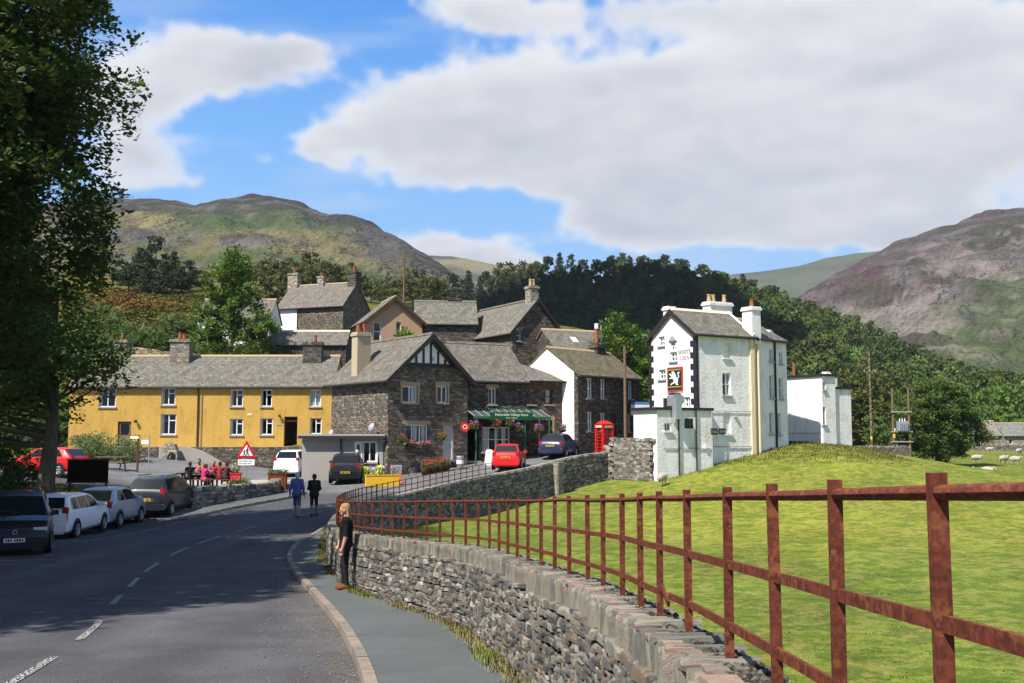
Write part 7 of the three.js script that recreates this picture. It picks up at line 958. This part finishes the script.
// ---------- phone box ----------
{
  const d = 66.3, x = X(604, d), t = thing('phone_box', 'red telephone kiosk behind the field wall', 'phone box', [x, hard(x, d) - 0.03, -d], 0.55), w = 0.92;
  part('plinth', box(w, 0.16, w, 0, 0.08, 0), flat(0.2, 0.01, 0.01), t);
  for (const a of [-1, 1]) for (const b of [-1, 1]) part('corner_post', box(0.11, 1.9, 0.11, a * (w / 2 - 0.06), 1.11, b * (w / 2 - 0.06)), M.red, t);
  part('cornice', uvBox(merge([box(w + 0.04, 0.2, w + 0.04, 0, 2.15, 0), box(w + 0.1, 0.05, w + 0.1, 0, 2.275, 0)])), M.red, t);
  part('dome', (() => { const n = 10; return grid(n, n, (u, v) => { const a = u * 2 - 1, b = v * 2 - 1; return [a * w / 2, 2.3 + 0.22 * (1 - a * a) ** 0.6 * (1 - b * b) ** 0.6 + 0.03, -b * w / 2]; }); })(), M.red, t);
  const cv = document.createElement('canvas'); cv.width = 256; cv.height = 48; const c = cv.getContext('2d'); c.fillStyle = '#f0ead8'; c.fillRect(0, 0, 256, 48); c.fillStyle = '#222'; c.font = 'bold 34px sans-serif'; c.textAlign = 'center'; c.fillText('TELEPHONE', 128, 36); const ct = new THREE.CanvasTexture(cv); ct.colorSpace = THREE.SRGBColorSpace; const sm = std({ map: ct, roughness: 0.5 });
  for (let k = 0; k < 4; k++) { const m = new THREE.Matrix4().makeRotationY(k * Math.PI / 2); part('telephone_sign', new THREE.PlaneGeometry(0.66, 0.12).translate(0, 2.15, w / 2 + 0.024).applyMatrix4(m), sm, t); const bars = []; for (let r = 0; r <= 8; r++) bars.push(box(w - 0.22, 0.03, 0.04, 0, 0.3 + r * 0.218, w / 2 - 0.05)); for (const u of [-0.2, 0.2]) bars.push(box(0.025, 1.72, 0.03, u, 1.16, w / 2 - 0.052)); const dr = part(k ? 'glazed_side' : 'door', merge(bars).applyMatrix4(m), M.red, t); part('pane', new THREE.PlaneGeometry(w - 0.22, 1.72).translate(0, 1.16, w / 2 - 0.075).applyMatrix4(m), M.glass, dr); }
  part('telephone', box(0.3, 0.7, 0.16, 0, 1.25, -0.28), M.black, t); t.scale.setScalar(0.93);
}
// ---------- road signs and boards ----------
{
  const d = 52.9, x = X(248, d), t = thing('warning_sign', 'red triangular pedestrian warning sign with a plate below on a grey post', 'road sign', [x, 0.5, -d], 0.12), tri = (r) => [0, 1, 2].map((k) => { const a = Math.PI / 2 + k * 2.0944; return [Math.cos(a) * r, Math.sin(a) * r]; }), y = Yp(452, d) - 0.5, R0 = 0.56;
  part('post', cyl(0.035, 0.035, y + 0.4, 0, (y + 0.4) / 2 - 0.05, -0.06, 10), M.steel, t); const f = part('triangle', slab(tri(R0), 0.03, [], 0.02).translate(0, y, 0), flat(0.55, 0.015, 0.02), t); part('white_field', slab(tri(R0 * 0.66), 0.01, [], 0.004).translate(0, y, 0.046), M.upvc, f);
  const man = (px, s) => [[-0.03, 0], [0.0, 0.1], [0.05, 0], [0.08, 0.01], [0.03, 0.14], [0.035, 0.22], [0.07, 0.17], [0.085, 0.185], [0.035, 0.26], [-0.02, 0.26], [-0.06, 0.17], [-0.045, 0.16], [-0.015, 0.2], [-0.02, 0.13], [-0.06, 0.0]].map(([a, b]) => [px + a * s, b * s]); part('pedestrian_symbol', merge([slab(man(0.04, 1.25), 0.006), new THREE.CylinderGeometry(0.035, 0.035, 0.006, 12).rotateX(1.5708).translate(0.05, 0.375, 0.003), slab(man(-0.11, 0.85), 0.006), new THREE.CylinderGeometry(0.026, 0.026, 0.006, 12).rotateX(1.5708).translate(-0.10, 0.26, 0.003)]).translate(0, y - 0.17, 0.062), M.black, f);
  const pl = part('plate', box(0.82, 0.30, 0.03, 0, y - 0.52, 0), M.upvc, t); const tx = []; for (const [yy, ws] of [[0.06, [0.12, 0.26, 0.16]], [-0.06, [0.1, 0.2, 0.14]]]) { let u = -0.33; for (const w of ws) { for (let k = 0; k < w / 0.045; k++) { tx.push(box(0.026, 0.05 - (k % 2) * 0.016, 0.004, u, y - 0.52 + yy, 0.019)); u += 0.042; } u += 0.05; } } part('lettering', merge(tx), M.black, pl);
  const b = thing('notice_board', 'dark wooden notice board on two posts under the sycamore', 'sign', [X(91, 46.5), hard(X(91, 46.5), 46.5) + 0.1, -46.5], 0.1), bm = flat(0.006, 0.005, 0.004); const by = Yp(471, 46.5) - b.position.y; part('board', box(1.75, 0.95, 0.06, 0, by, 0), bm, b); part('board_frame', merge([box(1.83, 0.06, 0.08, 0, by + 0.5, 0), box(1.83, 0.06, 0.08, 0, by - 0.5, 0)]), M.woodDark, b); for (const u of [-0.78, 0.78]) part('post', box(0.09, by + 0.6, 0.09, u, (by + 0.6) / 2 - 0.1, -0.08), M.woodDark, b);
  const s = thing('small_post_sign', 'small white sign on a thin grey post near the picnic wall', 'sign', [X(151, 60), hard(X(151, 60), 60), -60]); part('post', cyl(0.03, 0.03, 2.4, 0, 1.2, 0, 8), M.steel, s); part('plate', box(0.42, 0.24, 0.03, -0.24, Yp(442, 60) - s.position.y, 0.02), M.upvc, s); const s2 = thing('timber_post', 'slim reddish timber post beside the shrub', 'post', [X(140, 62), hard(X(140, 62), 62), -62]); part('shaft', box(0.1, 2.2, 0.1, 0, 1.1, 0), withTex(T.wood, { color: C(0.34, 0.14, 0.07) }), s2); part('finger', box(0.5, 0.14, 0.03, -0.2, 2.05, 0.07), M.upvc, s2);
  const ft = thing('inn_banner', 'white banner with coloured heading beside the inn', 'banner', [X(640, 72), 3.6, -72], 0.3); part('cloth', box(1.4, 0.75, 0.03, 0, 1.4, 0), M.upvc, ft); part('heading', box(1.36, 0.2, 0.03, 0, 1.86, 0.002), flat(0.08, 0.2, 0.5), ft); for (const u of [-0.7, 0.7]) part('post', box(0.07, 2.4, 0.07, u, 0.8, -0.06), M.woodDark, ft);
}
// ---------- poles and wires ----------
{
  const pole = (label, px, top, base, d, y, r = 0.13, mat = M.pole) => { const x = X(px, d), t = thing('telegraph_pole', label, 'pole', [x, y, -d]), h = Yp(top, d) - y; part('shaft', cyl(r, r * 0.75, h, 0, h / 2, 0, 10), mat, t); return [t, h]; };
  const [a, ha] = pole('tall pale telegraph pole before the willow', 870, 352, 460, 104, fieldY(X(870, 104), 104) - 0.2, 0.12, withTex(T.wood, { color: C(0.34, 0.27, 0.18) })); part('crossarm', box(1.3, 0.1, 0.1, 0, ha - 2.0, 0.1), M.wood, a); for (const u of [-0.55, 0, 0.55]) part('insulator', cyl(0.04, 0.03, 0.15, u, ha - 1.87, 0.1, 8), M.upvc, a); part('warning_band', cyl(0.125, 0.124, 0.3, 0, 3.2, 0, 10), M.plateY, a);
  const [b, hb] = pole('brown telegraph pole in front of the white gabled house', 625, 346, 450, 66.6, 1.9, 0.11); part('step_iron', box(0.3, 0.03, 0.03, 0, hb - 0.5, 0), M.black, b);
  const [c, hc] = pole('telegraph pole rising behind the brown rendered house', 403, 253, 305, 125, hillY(X(403, 125), 125), 0.14); part('crossarm', box(1.6, 0.1, 0.1, 0, hc - 0.7, 0.1), M.wood, c); part('crossarm', box(1.2, 0.1, 0.1, 0, hc - 1.5, 0.1), M.wood, c);
  const d = 100, x = X(900, d), y = fieldY(x, d) - 0.1, t = thing('transformer_poles', 'pair of wooden poles carrying a grey electricity transformer', 'transformer', [x, y, -d]), hx = X(908, d) - x, H = Yp(388, d) - y;
  for (const s of [-1, 1]) part('pole', cyl(0.13, 0.10, H, s * hx, H / 2, 0, 10), M.pole, t); const ty = Yp(426, d) - y; const tank = part('tank', uvBox(chamfered(0.95, 0.95, 0.55, 0.04).translate(0, ty, 0.3)), flat(0.26, 0.30, 0.33, { roughness: 0.5 }), t); for (let i = 0; i < 5; i++) part('cooling_fin', box(0.03, 0.7, 0.12, -0.34 + i * 0.17, ty, 0.63), flat(0.22, 0.25, 0.28), tank); for (const u of [-0.25, 0, 0.25]) part('bushing', cyl(0.05, 0.03, 0.25, u, ty + 0.6, 0.3, 8), M.upvc, tank);
  for (const yy of [ty + 1.35, ty - 0.55, ty - 1.5]) part('crossarm', box(hx * 2 + 0.5, 0.1, 0.1, 0, yy, 0.16), M.lead, t); for (const s of [-1, 1]) { part('warning_plate', box(0.2, 0.4, 0.02, s * hx, ty - 0.95, 0.15), M.plateY, t); part('insulator', cyl(0.05, 0.04, 0.3, s * hx * 0.9, ty - 0.35, 0.22, 8), M.upvc, t); } part('stay', tube([-hx, ty - 1.4, 0.1], [hx, 0.5, 0.2], 0.03), M.lead, t); part('cabinet', box(0.45, 0.6, 0.35, 0.0, 0.3, 0.3), M.lead, t);
  const wire = (label, A, B, sag) => { const p = [0, 1, 2, 3, 4, 5, 6, 7, 8].map((i) => { const u = i / 8, q = A.clone().lerp(B, u); q.y -= sag * 4 * u * (1 - u); return q; }), g = new THREE.TubeGeometry(new THREE.CatmullRomCurve3(p), 24, 0.016, 4), m = sh(new THREE.Mesh(g, M.trim)); m.name = numbered('overhead_wire'); scene.add(m); tag(m, label, 'wire', 'overhead wires'); };
  const pa = (u) => new THREE.Vector3(a.position.x + u, a.position.y + ha - 1.8, a.position.z + 0.1);
  wire('overhead wire from the inn wing to the pale pole, upper strand', at(785, 372, 74), pa(-0.55), 0.5); wire('overhead wire from the inn wing to the pale pole, middle strand', at(788, 374, 73), pa(0), 0.8); wire('overhead wire from the inn wing to the pale pole, lower strand', at(800, 376, 74), pa(0.55), 0.9);
  const pc = (u, v) => new THREE.Vector3(c.position.x + u, c.position.y + hc - v, c.position.z + 0.1);
  for (const [i, u] of [[0, -0.7], [1, 0], [2, 0.7]]) wire('overhead wire from the hill pole to the far wood, ' + ['left', 'middle', 'right'][i] + ' strand', pc(u, 0.6), at(640 + i * 14, 345 - i * 3, 150), 1.2);
  for (const [i, u] of [[0, -0.5], [1, 0.5]]) wire('overhead wire running left from the hill pole, ' + ['upper', 'lower'][i] + ' strand', pc(u, 0.6 + i * 0.8), at(330, 262 + i * 7, 170), 0.8);
}
// ---------- sheep ----------
{
  const wool = [0.36, 0.32, 0.26], face = [0.42, 0.38, 0.32]; const mk = (lying) => { const h = lying ? 0.3 : 0.62, c = [cap([0, h, -0.32], [0, h + 0.02, 0.3], 0.26, 0.25, wool), cap([0, h + 0.06, -0.1], [0, h + 0.05, 0.1], 0.27, 0.27, wool), cap([0, h + 0.1, 0.36], [0, h + 0.24, 0.52], 0.13, 0.1, wool), cap([0, h + 0.24, 0.54], [0, h + 0.14, 0.72], 0.085, 0.05, face), cap([-0.06, h + 0.3, 0.54], [-0.17, h + 0.27, 0.52], 0.03, 0.02, face), cap([0.06, h + 0.3, 0.54], [0.17, h + 0.27, 0.52], 0.03, 0.02, face), cap([0, h, -0.56], [0, h - 0.2, -0.6], 0.05, 0.035, wool)]; if (!lying) for (const [a, b] of [[-0.13, 0.26], [0.13, 0.26]]) c.push(cap([a, 0.45, b], [a, 0.26, b + 0.01], 0.06, 0.04, wool), cap([a, 0.26, b + 0.01], [a, 0.03, b + 0.02], 0.034, 0.03, face)); if (!lying) for (const [a, b] of [[-0.13, -0.3], [0.13, -0.3]]) c.push(cap([a, 0.5, b], [a, 0.36, b + 0.05], 0.09, 0.06, wool), cap([a, 0.36, b + 0.05], [a, 0.24, b - 0.06], 0.045, 0.035, face), cap([a, 0.24, b - 0.06], [a, 0.03, b - 0.03], 0.033, 0.03, face)); return field3(c, [-0.4, 0, -0.72], [0.4, 1.15, 0.85], 44, 0.05); };
  const G = [mk(false), mk(true)];
  [[661, 495, 60, 2.5, 0, 'white sheep grazing on the bank below the inn annex'], [634, 477, 65.2, 0.4, 1, 'pale sheep lying against the corner of the stone wall'], [974, 462, 116, 1.2, 0, 'sheep standing beyond the round field tree'], [1001, 463, 112, 1.9, 0, 'sheep grazing between the tree and the far cottages'], [1012, 464, 110, 0.9, 0, 'large white sheep nearest the far cottages'], [964, 469, 94, 1.5, 1, 'sheep lying in the shade edge of the field tree'], [984, 470, 92, 1.0, 1, 'sheep lying out in the open field'], [987, 453, 165, 1.4, 0, 'tiny sheep near the low wall of the far cottages'], [1016, 455, 150, 2.2, 0, 'small sheep below the long stone cottage']].forEach(([px, py, d, tr, ly, l]) => { const x = X(px, d), t = thing('sheep', l, 'sheep', [x, fieldY(x, d), -d], tr, 'sheep in the field'); part('body', G[ly], M.body, t); if (d < 70) t.scale.setScalar(0.78); });
}
renderer.render(scene, camera);
